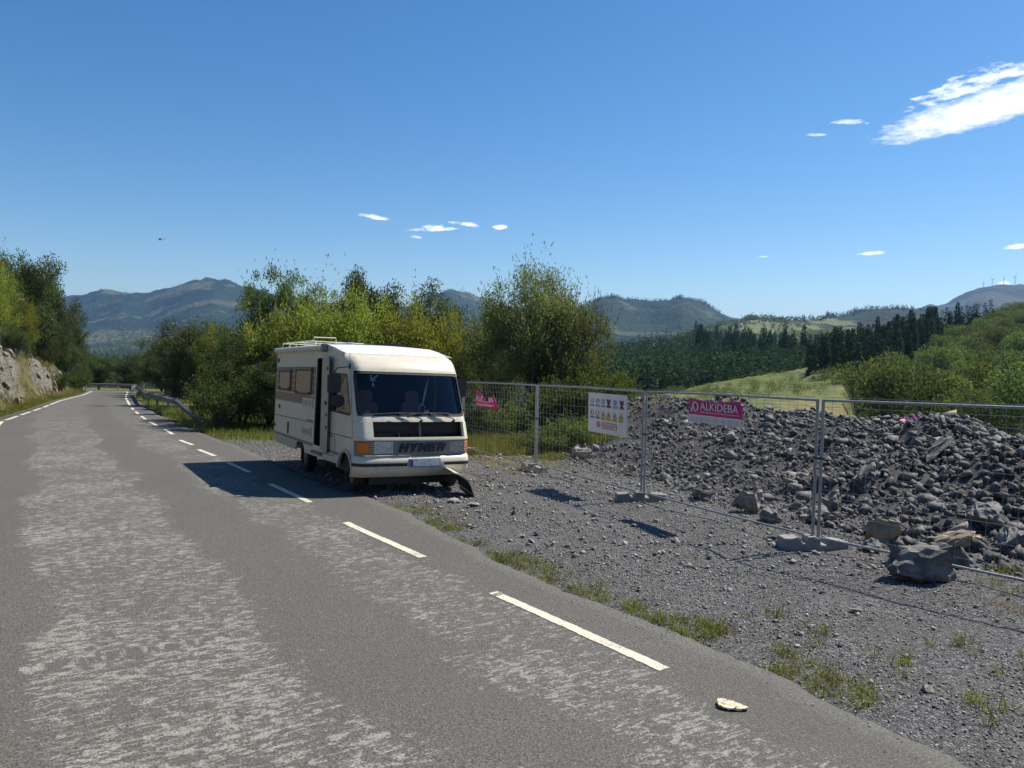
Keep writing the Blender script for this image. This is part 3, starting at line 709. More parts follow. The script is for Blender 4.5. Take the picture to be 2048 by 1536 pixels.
  [(-1851,2000,-60),(-1591.1,2000,-53.6),(-1331.1,2000,-47.2),(-1201.2,2000,-44),(-1123.3,2000,-42.1),(-1097.3,2000,-40.8),(-1071.3,2000,-39.5),(-1019.3,2000,-37),(-993.3,2000,-35.7),(-941.4,2000,-33.1),(-889.4,2000,-32.9),(-837.5,2000,-32.7),(-805,2000,-32.5),(-772.6,2000,-32.4),(-746.6,2000,-32.3),(-707.6,2000,-32.1),(-655.7,2000,-31),(-551.8,2000,-28.8),(-422,2000,-26.1),(-292.2,2000,-23.4),(-227.3,2000,-22),(-188.3,2000,-21.2),(-162.4,2000,-20.6),(-136.4,2000,-20.1),(-104,2000,-19.4),(-32.6,2000,-17.9),(97.2,2000,-15.2),(226.9,2000,-12.5)],
  [(-2683,2900,-35.2),(-2249.5,2828.6,-26.6),(-1834.7,2757.1,-18.4),(-1634.2,2721.4,-14.4),(-1516.2,2700,-12.1),(-1522.3,2775,-5.4),(-1526.4,2850,1.6),(-1528.9,3000,16.8),(-1490,3000,16.3),(-1412.1,3000,15.4),(-1320.6,2969.2,20.4),(-1230.7,2938.5,25.3),(-1175.3,2919.2,28.4),(-1120.5,2900,31.3),(-1082.9,2900,31.5),(-1026.5,2900,31.6),(-951.3,2900,31.9),(-800.8,2900,32.4),(-612.7,2900,34.8),(-424.7,2900,37.2),(-330.7,2900,38.3),(-274.3,2900,39.1),(-236.7,2900,39.5),(-199.1,2900,40),(-152.1,2900,40.6),(-48.7,2900,41.9),(139.3,2900,44.3),(327.3,2900,46.7)],
  [(-3698.6,4000,54.2),(-3147.8,3960,69.6),(-2607.5,3920,84.6),(-2341.4,3900,92),(-2189.6,3900,104.7),(-2139.1,3900,108.9),(-2106.3,3933.3,119.3),(-2038.3,4000,140.7),(-1986.5,4000,134.9),(-1882.8,4000,123.3),(-1757,3950,159.6),(-1633.8,3900,195),(-1570.7,3900,206.4),(-1507.6,3900,217.8),(-1457.1,3900,210.8),(-1381.3,3900,200.3),(-1291.2,3933.3,187.2),(-1105.6,4000,160.2),(-846.2,4000,139.8),(-586.8,4000,119.4),(-458,4000,170.6),(-380.8,4000,201.2),(-328.9,4000,194.4),(-277,4000,187.5),(-212.1,4000,178.9),(-69.2,4000,162.4),(190.5,4000,132.4),(450.5,4000,102.3)],
  [(-4620,5000,228.8),(-3972.3,5000,242.3),(-3324.7,5000,255.9),(-3000.9,5000,262.7),(-2806.6,5000,292.5),(-2741.9,5000,303.5),(-2677.1,5000,324.2),(-2547.7,5000,320.5),(-2483,5000,312.2),(-2353.6,5000,331),(-2224.2,5000,369.1),(-2095,5000,400.8),(-2014.2,5000,415.3),(-1933.3,5000,404.1),(-1868.7,5000,408.7),(-1771.6,5000,378.6),(-1642.1,5000,355.5),(-1382.8,5000,296.5),(-1058.7,5000,254.9),(-735,5000,252),(-574.1,5000,313.4),(-477.8,5000,357.3),(-413.4,5000,371.6),(-348.5,5000,363.2),(-267.4,5000,345.6),(-88.4,5000,291.4),(236.6,5000,233.6),(561.8,5000,175.8)],
  [(-6010.2,6500,86.7),(-5167.2,6500,83.4),(-4324.2,6500,80),(-3902.7,6500,78.3),(-3649.7,6500,77.3),(-3565.4,6500,77),(-3481.1,6500,76.6),(-3312.5,6500,76),(-3228.2,6500,75.6),(-3059.6,6500,74.9),(-2891,6500,74.3),(-2722.3,6500,73.6),(-2616.9,6500,73.2),(-2511.6,6500,72.8),(-2427.2,6500,72.4),(-2300.8,6500,71.9),(-2132.1,6500,71.2),(-1794.9,6500,69.9),(-1373.3,6500,68.2),(-951.7,6500,66.5),(-740.9,6500,65.7),(-614.4,6500,65.2),(-530.1,6500,64.8),(-445.8,6500,64.5),(-340.4,6500,64.1),(-108.5,6500,63.2),(313.1,6500,61.5),(734.8,6500,59.8)],
 ],
 'valley_hill': [
  [(-190.2,260,-28.9),(-163.1,260,-28.3),(-146.1,260,-28),(-135.9,260,-27.8),(-122.4,260,-27.5),(-108.8,260,-27.2),(-95.2,260,-26.9),(-78.3,260,-26.5),(-54.6,260,-26),(-20.7,260,-25.3),(13.2,260,-24.6)],
  [(-292.5,400,-30),(-250.8,400,-29.1),(-224.7,400,-28.5),(-209.1,400,-28.2),(-188.3,400,-27.8),(-167.4,400,-27.3),(-146.6,400,-26.9),(-120.6,400,-26.3),(-84.1,400,-25.6),(-32.1,400,-24.5),(19.9,400,-23.4)],
  [(-467.7,640,-28.4),(-401.1,640,-27.5),(-359.5,640,-27),(-334.5,640,-25.7),(-301.2,640,-24.1),(-268,640,-24.2),(-234.7,640,-24.3),(-193.1,640,-23.5),(-134.9,640,-22.2),(-51.7,640,-20.5),(31.5,640,-18.7)],
  [(-657.6,900,-27.9),(-564,900,-26.3),(-505.5,900,-25.3),(-470.4,900,-22.8),(-423.6,900,-19.5),(-376.9,900,-20.3),(-330.1,900,-19.8),(-271.6,900,-19.1),(-189.8,900,-18.1),(-72.9,900,-16.3),(43.9,900,-14.4)],
  [(-1096.1,1500,-59.7),(-940,1500,-56.5),(-842.5,1500,-54.4),(-784,1500,-53.2),(-706,1500,-51.6),(-628.1,1500,-49.9),(-550.1,1500,-48.3),(-452.6,1500,-46.2),(-316.2,1500,-43.4),(-121.4,1500,-39.3),(73.4,1500,-35.2)],
 ],

}
def hill_mat(name, forest1, forest2, meadow, mscale, mthr, bumpd, fscale):
    t = NT(name); co = t.objco()
    n = t.noise(co, fscale, 6, .7); big = t.noise(co, mscale, 5, .6)
    c = t.mix(t.ramp(n, [(.3, 0.0), (.7, 1.0)]), forest1, forest2)
    stand = t.noise(co, mscale * 1.7, 3, .5)
    c = t.mix(t.ramp(stand, [(.47, 0.0), (.53, .6)]), c, forest1)
    c = t.mix(t.ramp(t.math('ADD', big, t.math('MULTIPLY', t.math('SUBTRACT', n, .5), .05)), [(mthr, 0.0), (mthr + .025, .9)]), c, meadow)
    ad = t.attr('cover', 'Color'); s_ = t.new('ShaderNodeSeparateColor'); t.l.new(ad, s_.inputs[0])
    c = t.mix(s_.outputs[0], c, t.mix(n, meadow, tuple(v * .75 for v in meadow)))
    hv = t.math('ADD', n, t.math('MULTIPLY', t.voro(co, fscale * 1.6), -.8))
    return t.done(t.bsdf(c, .9, 0, .1, t.bump(hv, .9, bumpd)))
HM = {
 'near_slope': hill_mat('hill_near', (.014, .022, .01), (.035, .045, .02), (.13, .13, .05), .012, .9, 2, .25),
 'clearing': hill_mat('hill_clearing', (.085, .12, .034), (.155, .165, .06), (.2, .17, .08), .03, .56, .5, .35),
 'conifer_hill': hill_mat('hill_conifer', (.01, .018, .01), (.022, .034, .018), (.16, .17, .06), .01, .93, 2, .2),
 'meadow_hill': hill_mat('hill_meadow', (.014, .026, .016), (.04, .056, .026), (.17, .185, .075), .004, .60, 6, .06),
 'ridge': hill_mat('hill_ridge', (.01, .025, .014), (.034, .056, .028), (.085, .095, .055), .0022, .575, 10, .035),
 'wind_hill': hill_mat('hill_wind', (.02, .035, .022), (.05, .062, .04), (.075, .078, .05), .0018, .55, 10, .02),
 'far_ridge': hill_mat('hill_far', (.02, .035, .025), (.05, .06, .04), (.1, .1, .07), .002, .6, 8, .02),
 'mountain': hill_mat('hill_mountain', (.01, .024, .014), (.038, .06, .03), (.095, .1, .055), .0021, .6, 10, .03),
 'valley_hill': hill_mat('hill_valley', (.018, .03, .016), (.05, .062, .03), (.13, .125, .07), .006, .62, 3, .12),
}
HILL = {}
def loft_hill(name, nu=90, nv=16, amp=1.0):
    rows = [np.array(r, float) for r in HILLS[name]]
    lo = rows[0].copy(); lo[:, 1] *= .93; lo[:, 0] *= .93; lo[:, 2] = np.minimum(lo[:, 2] - 30, -75)
    bk = rows[-1].copy(); bk[:, :2] *= 1.06; bk[:, 2] = np.minimum(bk[:, 2] - 60, -75)
    rows = np.array([lo] + rows + [bk])                       # (nr, nc, 3)
    nr, nc = rows.shape[:2]
    # smooth interpolation along the columns, then between the rows
    def cm(P, n):
        out = []
        for i in range(len(P) - 1):
            p0, p1, p2, p3 = P[max(i - 1, 0)], P[i], P[i + 1], P[min(i + 2, len(P) - 1)]
            for q in np.linspace(0, 1, n, endpoint=False):
                c = .5 * (2 * p1 + (p2 - p0) * q + (2 * p0 - 5 * p1 + 4 * p2 - p3) * q ** 2 + (3 * p1 - p0 - 3 * p2 + p3) * q ** 3)
                out.append(c * .5 + (p1 + (p2 - p1) * q) * .5)
        out.append(P[-1]); return np.array(out)
    cu = max(2, nu // (nc - 1))
    R1 = np.array([cm(r, cu) for r in rows])
    G = cm(R1, nv)                                             # (n rows, n cols, 3)
    sc = np.linalg.norm(G[..., :2], axis=-1)
    inner = smooth(np.linspace(0, nr - 1, G.shape[0]) / 1.5)[:, None]
    G[..., 2] += fbm(G[..., 0] / sc.mean() * 40, G[..., 1] / sc.mean() * 40, 51 + len(name), 5) * sc * (.013 if name in ('mountain', 'ridge', 'wind_hill') else .010) * amp * inner * np.where(np.arange(G.shape[0])[:, None] > (nr - 2.6) * nv, .45, 1)
    if name in ('clearing', 'near_slope', 'conifer_hill'):      # the flanks run out into the valley
        e_ = np.linspace(0, 1, G.shape[1])
        G[..., 2] -= (smooth((e_ - (.8 if name == 'clearing' else .93)) / .2) + smooth((.04 - e_) / .04))[None, :] * (30 if name == 'clearing' else 20)
    HILL[name] = (G, nr, nv)
    n0, n1 = G.shape[:2]
    ii = np.arange(n0 * n1).reshape(n0, n1)
    F = np.stack([ii[:-1, :-1], ii[:-1, 1:], ii[1:, 1:], ii[1:, :-1]], -1).reshape(-1, 4)
    Vh = G.reshape(-1, 3)
    cov = np.zeros((len(Vh), 3), np.float32)
    for (cx, cy, rx, ry, ns) in COVER.get(name, []):
        d = ((Vh[:, 0] - cx) / rx) ** 2 + ((Vh[:, 1] - cy) / ry) ** 2 + fbm(Vh[:, 0] / rx * 2, Vh[:, 1] / rx * 2, 7, 3) * ns
        cov[:, 0] = np.maximum(cov[:, 0], smooth((1.15 - d) / .3))
    o = obj('hill', mesh_np('hill', Vh, F, [HM[name]], True, cols=cov))
    tag(o, kind='structure'); o['label'] = HLABEL[name]
    return o
# open land: (x, y, half width, half depth, raggedness)
COVER = {
 'meadow_hill': [(560, 1650, 120, 170, .8), (660, 1560, 90, 110, .8), (470, 1480, 80, 120, .8), (800, 1750, 60, 70, .8)],
 'conifer_hill': [(135, 760, 36, 75, .6), (180, 790, 30, 60, .5)],
 'mountain': [(-1620, 3050, 190, 260, .9), (-1500, 2850, 220, 150, .9), (-1250, 2850, 180, 120, .9), (-1050, 2700, 220, 120, .9), (-1500, 3900, 300, 120, 1.2), (-1950, 4550, 200, 150, 1.2), (-1180, 2350, 160, 90, .9)],
 'valley_hill': [(-395, 880, 45, 26, .6)],
}
HLABEL = {'near_slope': 'wooded hillside across the valley at right', 'clearing': 'open tan and green clearing below the conifers',
 'conifer_hill': 'dark conifer covered hill in the middle distance', 'meadow_hill': 'low hill with pale meadows and farmhouses',
 'ridge': 'blue green forested ridge with rounded top', 'wind_hill': 'long blue hill with wind turbines on top', 'far_ridge': 'faint pale ridge on the horizon',
 'mountain': 'blue mountain range behind the road at left', 'valley_hill': 'wooded valley slope beyond the bend in the road'}
for nm in HILLS: loft_hill(nm)
def on_hill(name, v, u):
    """point on a hill: v row coordinate (0 = front row of its list), u 0..1 across"""
    G, nr, nv = HILL[name]
    fi = np.clip((np.asarray(v) + 1) * nv, 0, G.shape[0] - 1.001); fj = np.clip(np.asarray(u) * (G.shape[1] - 1), 0, G.shape[1] - 1.001)
    i = fi.astype(int); j = fj.astype(int); a = (fi - i)[:, None]; b = (fj - j)[:, None]
    return (G[i, j] * (1 - a) + G[i + 1, j] * a) * (1 - b) + (G[i, j + 1] * (1 - a) + G[i + 1, j + 1] * a) * b
# ------------------------------------------------------------------ vegetation
def rand_rot(n, rng):
    q = rng.normal(size=(n, 4)); q /= np.linalg.norm(q, axis=1)[:, None]
    w, x, y, z = q.T
    return np.stack([np.stack([1 - 2 * (y * y + z * z), 2 * (x * y - w * z), 2 * (x * z + w * y)], -1),
                     np.stack([2 * (x * y + w * z), 1 - 2 * (x * x + z * z), 2 * (y * z - w * x)], -1),
                     np.stack([2 * (x * z - w * y), 2 * (y * z + w * x), 1 - 2 * (x * x + y * y)], -1)], 1)

def leaves(P, D, L, Wd, rng):
    """one folded rhombus per leaf: base at P, pointing along D"""
    n = len(P)
    D = D / (np.linalg.norm(D, axis=1)[:, None] + 1e-9)
    S = np.cross(D, rng.normal(size=(n, 3))); S /= (np.linalg.norm(S, axis=1)[:, None] + 1e-9)
    N = np.cross(D, S)
    L = L * rng.uniform(.65, 1.25, (n, 1)); Wd = Wd * rng.uniform(.7, 1.2, (n, 1))
    V = np.stack([P, P + D * L * .45 + S * Wd * .5 + N * Wd * .15, P + D * L, P + D * L * .45 - S * Wd * .5 + N * Wd * .15], 1).reshape(-1, 3)
    return V, np.arange(n * 4).reshape(n, 4)

def np_tube(pts, rad_, n=5):
    pts = np.asarray(pts, float); m = len(pts)
    d = np.gradient(pts, axis=0); d /= np.linalg.norm(d, axis=1)[:, None] + 1e-9
    a = np.cross(d, np.array([.3, .5, .8])); a /= np.linalg.norm(a, axis=1)[:, None] + 1e-9; b = np.cross(d, a)
    th = np.arange(n) * 2 * math.pi / n
    V = (pts[:, None, :] + (a[:, None, :] * np.cos(th)[None, :, None] + b[:, None, :] * np.sin(th)[None, :, None]) * np.asarray(rad_)[:, None, None]).reshape(-1, 3)
    i = np.arange(m - 1)[:, None] * n; k = np.arange(n)[None, :]
    F = np.stack([i + k, i + (k + 1) % n, i + n + (k + 1) % n, i + n + k], -1).reshape(-1, 4)
    return V, F

def join(parts):
    V = []; F = []; b = 0
    for v, f in parts: V.append(v); F.append(f + b); b += len(v)
    return np.concatenate(V), np.concatenate(F)

def tree_meshes(seed, H, Wd, mat, n_clump, n_leaf, leaf, clump_r, stems=1, base=.06, up=.25, spray=0.0, trunk_r=.09, lump=.35, top=1.0):
    rng = np.random.default_rng(seed)
    # clump centres through an uneven envelope
    c = rng.normal(size=(n_clump * 3, 3)); c /= np.linalg.norm(c, axis=1)[:, None]
    az = np.arctan2(c[:, 1], c[:, 0]); elv = np.arcsin(c[:, 2])
    ph = rng.uniform(0, 6.28, 6)
    lumpy = 1 + lump * (np.sin(az * 2 + ph[0] + elv * 3) * .4 + np.sin(az * 3 + ph[1] - elv * 4) * .35 + np.sin(az * 5 + ph[2] + elv * 6) * .3)
    r = rng.uniform(.12, 1, len(c)) ** (1 / 2.3) * lumpy * .86
    c = c * r[:, None]
    z0 = base * H
    c = np.column_stack([c[:, 0] * Wd / 2, c[:, 1] * Wd / 2, z0 + (H - z0) * (.48 + .46 * c[:, 2] * top)])
    c = c[c[:, 2] > z0 * .8][:n_clump]
    rad_c = clump_r * rng.uniform(.65, 1.35, len(c))
    nl = np.maximum(4, (n_leaf / len(c) * (rad_c / clump_r) ** 2).astype(int))
    own = np.repeat(np.arange(len(c)), nl); n = len(own)
    off = rng.normal(size=(n, 3)); off /= np.linalg.norm(off, axis=1)[:, None]
    rr_ = rng.uniform(0, 1, n) ** .55
    off *= (rr_ * rad_c[own])[:, None]; off[:, 2] *= .85
    if spray:
        tip = rng.random(n) < spray
        ln = rng.uniform(0, 1, n) ** 1.3 * rad_c[own] * 1.05
        hd = c[own] - np.array([0, 0, H * .3]); hd /= np.linalg.norm(hd, axis=1)[:, None]
        hd[:, 2] += .8
        # thin shoots: leaves strung along a few directions per clump
        kdir = rng.normal(size=(len(c), 4, 3)) * .45
        sel = kdir[own, rng.integers(0, 4, n)]
        off = np.where(tip[:, None], (hd + sel) * ln[:, None] + rng.normal(size=(n, 3)) * .025, off)
    P = c[own] + off
    D = off + rng.normal(size=(n, 3)) * .6 * clump_r; D[:, 2] += up * clump_r * 2
    Vl, Fl = leaves(P, D, leaf[0], leaf[1], rng)
    tint = np.clip(rng.random(n) * .55 + rng.random(len(c))[own] * .5, 0, 1)
    crown = mesh_np('crown', Vl, Fl, [mat], tint=np.repeat(tint, 4))
    # stems and limbs
    parts = []
    st = []
    for s in range(stems):
        a = rng.uniform(0, 6.28); lean = rng.uniform(.05, .3) * Wd * (0 if stems == 1 else 1)
        p0 = np.array([math.cos(a) * .1 * (stems > 1), math.sin(a) * .1 * (stems > 1), -.25])
        p3 = np.array([math.cos(a) * lean, math.sin(a) * lean, H * rng.uniform(.6, .8)])
        q = np.linspace(0, 1, 9)[:, None]
        pts = p0 * (1 - q) + p3 * q + np.sin(q * 3.14) * rng.normal(size=3) * .06 * H * np.array([1, 1, 0]) + rng.normal(size=(9, 3)) * .015 * H * q
        st.append(pts); parts.append(np_tube(pts, np.linspace(trunk_r, trunk_r * .22, 9), 6))
    for k in range(len(c)):
        pts0 = st[rng.integers(0, stems)]
        i = rng.integers(2, 8); a = pts0[i]
        if a[2] > c[k, 2]: a = pts0[2]
        q = np.linspace(0, 1, 5)[:, None]
        pts = a * (1 - q) + c[k] * q; pts = pts + np.sin(q * 3.14) * rng.normal(size=3) * .08 * np.linalg.norm(c[k] - a)
        parts.append(np_tube(pts, np.linspace(trunk_r * .3, .006, 5), 4))
    Vt, Ft = join(parts)
    trunk = mesh_np('trunk', Vt, Ft, [M['bark']], True)
    return trunk, crown

TREES = {}
def variant(key, *a, **k): TREES[key] = tree_meshes(*a, **k)
variant('willow', 11, 5.4, 4.6, M['leaf_willow'], 150, 38000, (.105, .040), .5, stems=6, base=.12, up=.5, spray=.12, trunk_r=.075, lump=.28)
variant('willow_low', 12, 4.2, 4.2, M['leaf_willow'], 85, 18000, (.115, .042), .48, stems=5, base=.05, up=.4, spray=.3, trunk_r=.05)
variant('bright', 21, 5.0, 4.2, M['leaf_bright'], 110, 23000, (.105, .046), .5, stems=5, base=.02, up=.5, spray=.16, trunk_r=.05, lump=.3)
variant('bright2', 22, 5.0, 4.0, M['leaf_bright'], 110, 23000, (.105, .048), .5, stems=4, base=.02, up=.45, spray=.15, trunk_r=.05, lump=.35)
variant('oak', 31, 6.0, 4.6, M['leaf_oak'], 100, 19000, (.115, .07), .54, stems=1, base=.08, up=.15, spray=.0, trunk_r=.14, lump=.5)
variant('oak2', 32, 6.0, 5.2, M['leaf_oak'], 110, 19000, (.12, .07), .56, stems=2, base=.02, up=.1, spray=.0, trunk_r=.12, lump=.5)
variant('ash', 41, 6.5, 3.6, M['leaf_ash'], 75, 13000, (.14, .06), .46, stems=2, base=.1, up=.35, spray=.05, trunk_r=.08, lump=.4)
variant('bramble', 51, 1.5, 2.6, M['leaf_bramble'], 60, 7000, (.075, .05), .27, stems=6, base=.0, up=.3, spray=.35, trunk_r=.014, lump=.5)
variant('shrub', 52, 2.2, 2.4, M['leaf_oak'], 50, 8000, (.085, .05), .36, stems=4, base=.0, up=.3, spray=.15, trunk_r=.03, lump=.5)
TSIZE = {'willow': (5.4, 4.6), 'willow_low': (4.2, 4.2), 'bright': (5, 4.2), 'bright2': (5, 4), 'oak': (6, 4.6), 'oak2': (6, 5.2), 'ash': (6.5, 3.6), 'bramble': (1.5, 2.6), 'shrub': (2.2, 2.4)}
NAMES = {'willow': ('willow_tree', 'tree'), 'willow_low': ('willow_bush', 'bush'), 'bright': ('hazel_tree', 'tree'), 'bright2': ('hazel_tree', 'tree'), 'oak': ('oak_tree', 'tree'), 'oak2': ('oak_tree', 'tree'), 'ash': ('ash_tree', 'tree'), 'bramble': ('bramble_bush', 'bush'), 'shrub': ('shrub', 'shrub')}
_used = {}
def plant(kind, x, y, h, w, label, group=None, z=None):
    sx, sy = TSIZE[kind][1], TSIZE[kind][0]
    nm, cat = NAMES[kind]
    zz = gz1(x, y) if z is None else z
    r = empty(nm, (x, y, zz), (0, 0, random.uniform(0, 6.28)))
    r.scale = (w / sx, w / sx * random.uniform(.95, 1.05), h / sy)
    tag(r, label, cat, group)
    tk, cr = TREES[kind]
    obj('trunk', tk, r); obj('crown', cr, r)
    return r
G1 = 'trees and bushes behind the motorhome'
P_ = plant
P_('willow', .75, 27.6, 5.65, 4.2, 'tall grey green willow tree right of the motorhome behind the wire fence', G1)
P_('willow_low', 2.35, 27.2, 4.2, 3.0, 'lower willow bush leaning out to the right of the tall willow', G1)
P_('willow_low', -.6, 29.5, 4.4, 3.4, 'willow bush filling the left side of the tall willow', G1)
P_('bright', -2.2, 31.5, 4.9, 3.2, 'yellow green bush left of the tall willow above the motorhome windscreen', G1)
P_('oak2', -4.0, 37.0, 6.6, 4.0, 'dark rounded tree above the roof hatch of the motorhome', G1)
P_('bright2', -4.6, 31.0, 5.5, 4.0, 'bright green tree right behind the front of the motorhome roof', G1)
P_('bright', -6.3, 30.8, 5.9, 4.2, 'bright yellow green tree behind the middle of the motorhome roof', G1)
P_('bright2', -8.3, 31.2, 5.7, 4.0, 'bright yellow green tree above the rear of the motorhome roof', G1)
P_('bright', -9.9, 31.2, 5.0, 3.4, 'yellow green tree at the left end of the bright green clump', G1)
P_('oak', -7.8, 42.0, 8.4, 4.6, 'dark oak crown rising above the bright green trees', G1)
P_('oak2', -8.9, 43.5, 8.1, 3.6, 'dark tree top left of the highest oak crown behind the motorhome', G1)
P_('ash', -13.8, 43.0, 8.6, 3.2, 'grey green ash crown rising highest at the left of the clump', G1)
P_('ash', -11.9, 42.5, 8.2, 2.7, 'light green ash crown beside the grey green ash', G1)
P_('ash', -10.3, 42.0, 7.4, 2.8, 'thin green tree top between the ash crowns and the dark oaks', G1)
P_('oak2', -10.6, 30.0, 3.9, 3.2, 'dark bush in deep shade left of the motorhome', G1)
P_('oak', -11.9, 33.0, 4.6, 3.0, 'dark tree at the left edge of the clump over the guardrail', G1)
P_('oak2', -8.6, 28.6, 3.0, 3.0, 'low dark bush directly behind the rear of the motorhome', G1)
P_('shrub', -10.4, 27.6, 2.0, 2.2, 'low dark shrub on the grass left of the motorhome', G1)
P_('oak2', -3.0, 30.0, 3.2, 3.2, 'dark undergrowth behind the motorhome windscreen', G1)
P_('oak2', -5.6, 28.8, 3.2, 3.4, 'dark undergrowth behind the motorhome doorway', G1)
P_('oak', -18.4, 45.5, 6.0, 4.2, 'dark rounded oak beyond the low end of the guardrail', G1)
P_('oak2', -16.2, 42.0, 4.6, 3.2, 'dark oak between the guardrail and the sapling', G1)
P_('bright2', -14.6, 37.0, 4.6, 1.5, 'slim light green sapling standing in front of dark trees by the guardrail', G1)
G2 = 'trees beyond the bend of the road'
P_('oak2', -25.8, 60.5, 5.6, 5.6, 'dark oak spreading over the small shed', G2)
P_('oak', -29.2, 66.0, 6.2, 5.0, 'dark oak left of the small shed', G2)
P_('oak2', -23.0, 54.0, 4.8, 4.2, 'dark bush right of the small shed', G2)
P_('oak', -33.0, 74.0, 6.4, 5.0, 'dark oak behind the gap between the two guardrails', G2)
for i, (x, y, h, w, k) in enumerate([(-39.5, 93, 5.2, 5.4, 'oak2'), (-44.0, 96.5, 5.0, 5.2, 'oak'), (-48.5, 98.5, 4.8, 5.2, 'oak2'), (-53.5, 99.5, 5.4, 5.6, 'oak'), (-58.5, 99.5, 5.2, 5.4, 'oak2'), (-36.5, 86, 5.4, 4.6, 'oak')]):
    P_(k, x, y, h, w, ['round green tree right of the far guardrail end', 'dark tree behind the right part of the far guardrail', 'green tree behind the middle of the far guardrail', 'dark tree behind the left part of the far guardrail', 'dark tree at the far left where the road disappears', 'tall dark tree in front of the far guardrail end'][i], G2)
G3 = 'trees on the bank left of the road'
P_('oak', -38.2, 60.5, 9.6, 5.4, 'tall dark oak on the rocky bank with the highest crown at left', G3)
P_('oak2', -40.9, 68.0, 9.4, 4.4, 'dark tree right of the tallest oak on the bank', G3)
P_('oak', -42.9, 74.0, 8.2, 4.2, 'dark tree stepping down on the right end of the bank', G3)
P_('oak2', -44.0, 77.5, 5.8, 3.4, 'lowest dark tree at the right end of the bank', G3)
P_('bright', -34.6, 51.0, 6.4, 3.8, 'yellow green tree on the bank at the left edge of the photo', G3)
P_('bright2', -36.5, 57.0, 5.0, 2.8, 'green bush right of the yellow green tree on the bank', G3)
P_('ash', -37.0, 54.5, 8.2, 3.8, 'pale green tree behind the yellow green tree on the bank', G3)
P_('oak2', -38.0, 62.0, 4.6, 3.6, 'dark bush in front of the tall oak on the bank', G3)
P_('oak', -40.2, 67.2, 4.8, 3.4, 'dark bush below the second tree on the bank', G3)
P_('oak2', -42.0, 72.4, 4.4, 3.2, 'dark bush low on the right part of the bank', G3)
P_('shrub', -32.6, 50.4, 1.7, 1.8, 'small dark shrub at the foot of the yellow green tree', G3)
P_('shrub', -36.9, 62.6, 1.6, 2.0, 'small green shrub hanging over the rock face', G3)
P_('shrub', -42.2, 75.0, 2.2, 2.2, 'small dark shrub at the far end of the rock face', G3)
G4 = 'brambles behind the wire fence'
for i, (x, y, h, w, l) in enumerate([(.2, 24.6, 1.3, 2.4, 'bramble bush behind the left fence post'), (1.6, 25.2, 1.5, 2.6, 'bramble bush below the tall willow'), (2.7, 25.4, 1.7, 2.6, 'tall bramble bush above the white safety panel'),
        (-1.2, 25.4, 1.1, 2.2, 'bramble bush behind the torn magenta banner'), (1.9, 22.9, .9, 2.2, 'low bramble at the edge of the rubble heap'), (.9, 22.0, .7, 1.8, 'low dark bramble right of the left fence post'), (-2.4, 27.0, 1.3, 2.4, 'bramble bush half hidden by the motorhome'), (3.6, 26.6, 1.0, 2.0, 'small bramble on top of the rubble heap')]):
    P_('bramble', x, y, h, w, l, G4)

# ---- low-detail trees for the hillsides
def far_broadleaf(seed, n, leafs, H=9.0, Wd=9.0):
    rng = np.random.default_rng(seed)
    nc = 16
    c = rng.normal(size=(nc, 3)); c /= np.linalg.norm(c, axis=1)[:, None]; c *= rng.uniform(.35, .8, (nc, 1))
    c = np.column_stack([c[:, 0] * Wd / 2, c[:, 1] * Wd / 2, H * (.56 + .36 * c[:, 2])])
    own = rng.integers(0, nc, n)
    o_ = rng.normal(size=(n, 3)); o_ /= np.linalg.norm(o_, axis=1)[:, None]; o_ *= rng.uniform(.5, 1, (n, 1)) ** .4 * 1.75
    P = c[own] + o_
    D = o_ + rng.normal(size=(n, 3)) * .9
    V, F = leaves(P, D, leafs, leafs * .75, rng)
    tint = np.clip(rng.random(nc)[own] * .6 + rng.random(n) * .45, 0, 1)
    return V, F, np.repeat(tint, 4)
def far_conifer(seed, n, size, H=20.0, Wd=7.0, bare=.08, trunk=True):
    """a soft cone of drooping sprays round a thin trunk"""
    rng = np.random.default_rng(seed)
    q = rng.random(n) ** 1.25
    R = Wd / 2 * (1 - q) ** .8 * (.8 + .35 * np.sin(q * 40 + rng.uniform(0, 6))) + .15
    a = rng.uniform(0, 6.28, n); r = R * rng.uniform(.35, 1.0, n)
    P = np.column_stack([np.cos(a) * r * .55, np.sin(a) * r * .55, H * (bare + (1 - bare) * q) + .3])
    D = np.column_stack([np.cos(a), np.sin(a), rng.uniform(-.55, .1, n)])
    L = size * (.45 + .8 * (1 - q))[:, None]
    V, F = leaves(P, D, L, L * .62, rng)
    V[:, 2] = np.minimum(V[:, 2], H * 1.04)
    tint = np.repeat(np.clip(rng.random(n) * .7 + .2 * rng.random(), 0, 1), 4)
    if trunk:
        v2, f2 = np_tube(np.array([[0, 0, -1], [0, 0, H * .5], [0, 0, H]]), [.26, .16, .03], 4)
        F = np.concatenate([F, f2 + len(V)]); V = np.concatenate([V, v2]); tint = np.concatenate([tint, np.zeros(len(v2))])
    return V, F, tint
def one(nm, g, mat): return mesh_np(nm, g[0], g[1], [mat], tint=g[2])
BROAD = [one('broadleaf_tree', far_broadleaf(60 + i, 4200, .34), M['leaf_far']) for i in range(4)]
CONI = [one('conifer_tree', far_conifer(70 + i, 620, 1.9, 20, 8.6, .02), M['leaf_conifer']) for i in range(4)]
BARE = [one('conifer_tree', far_conifer(80 + i, 330, 1.7, 22, 5.6, .42), M['leaf_conifer']) for i in range(3)]
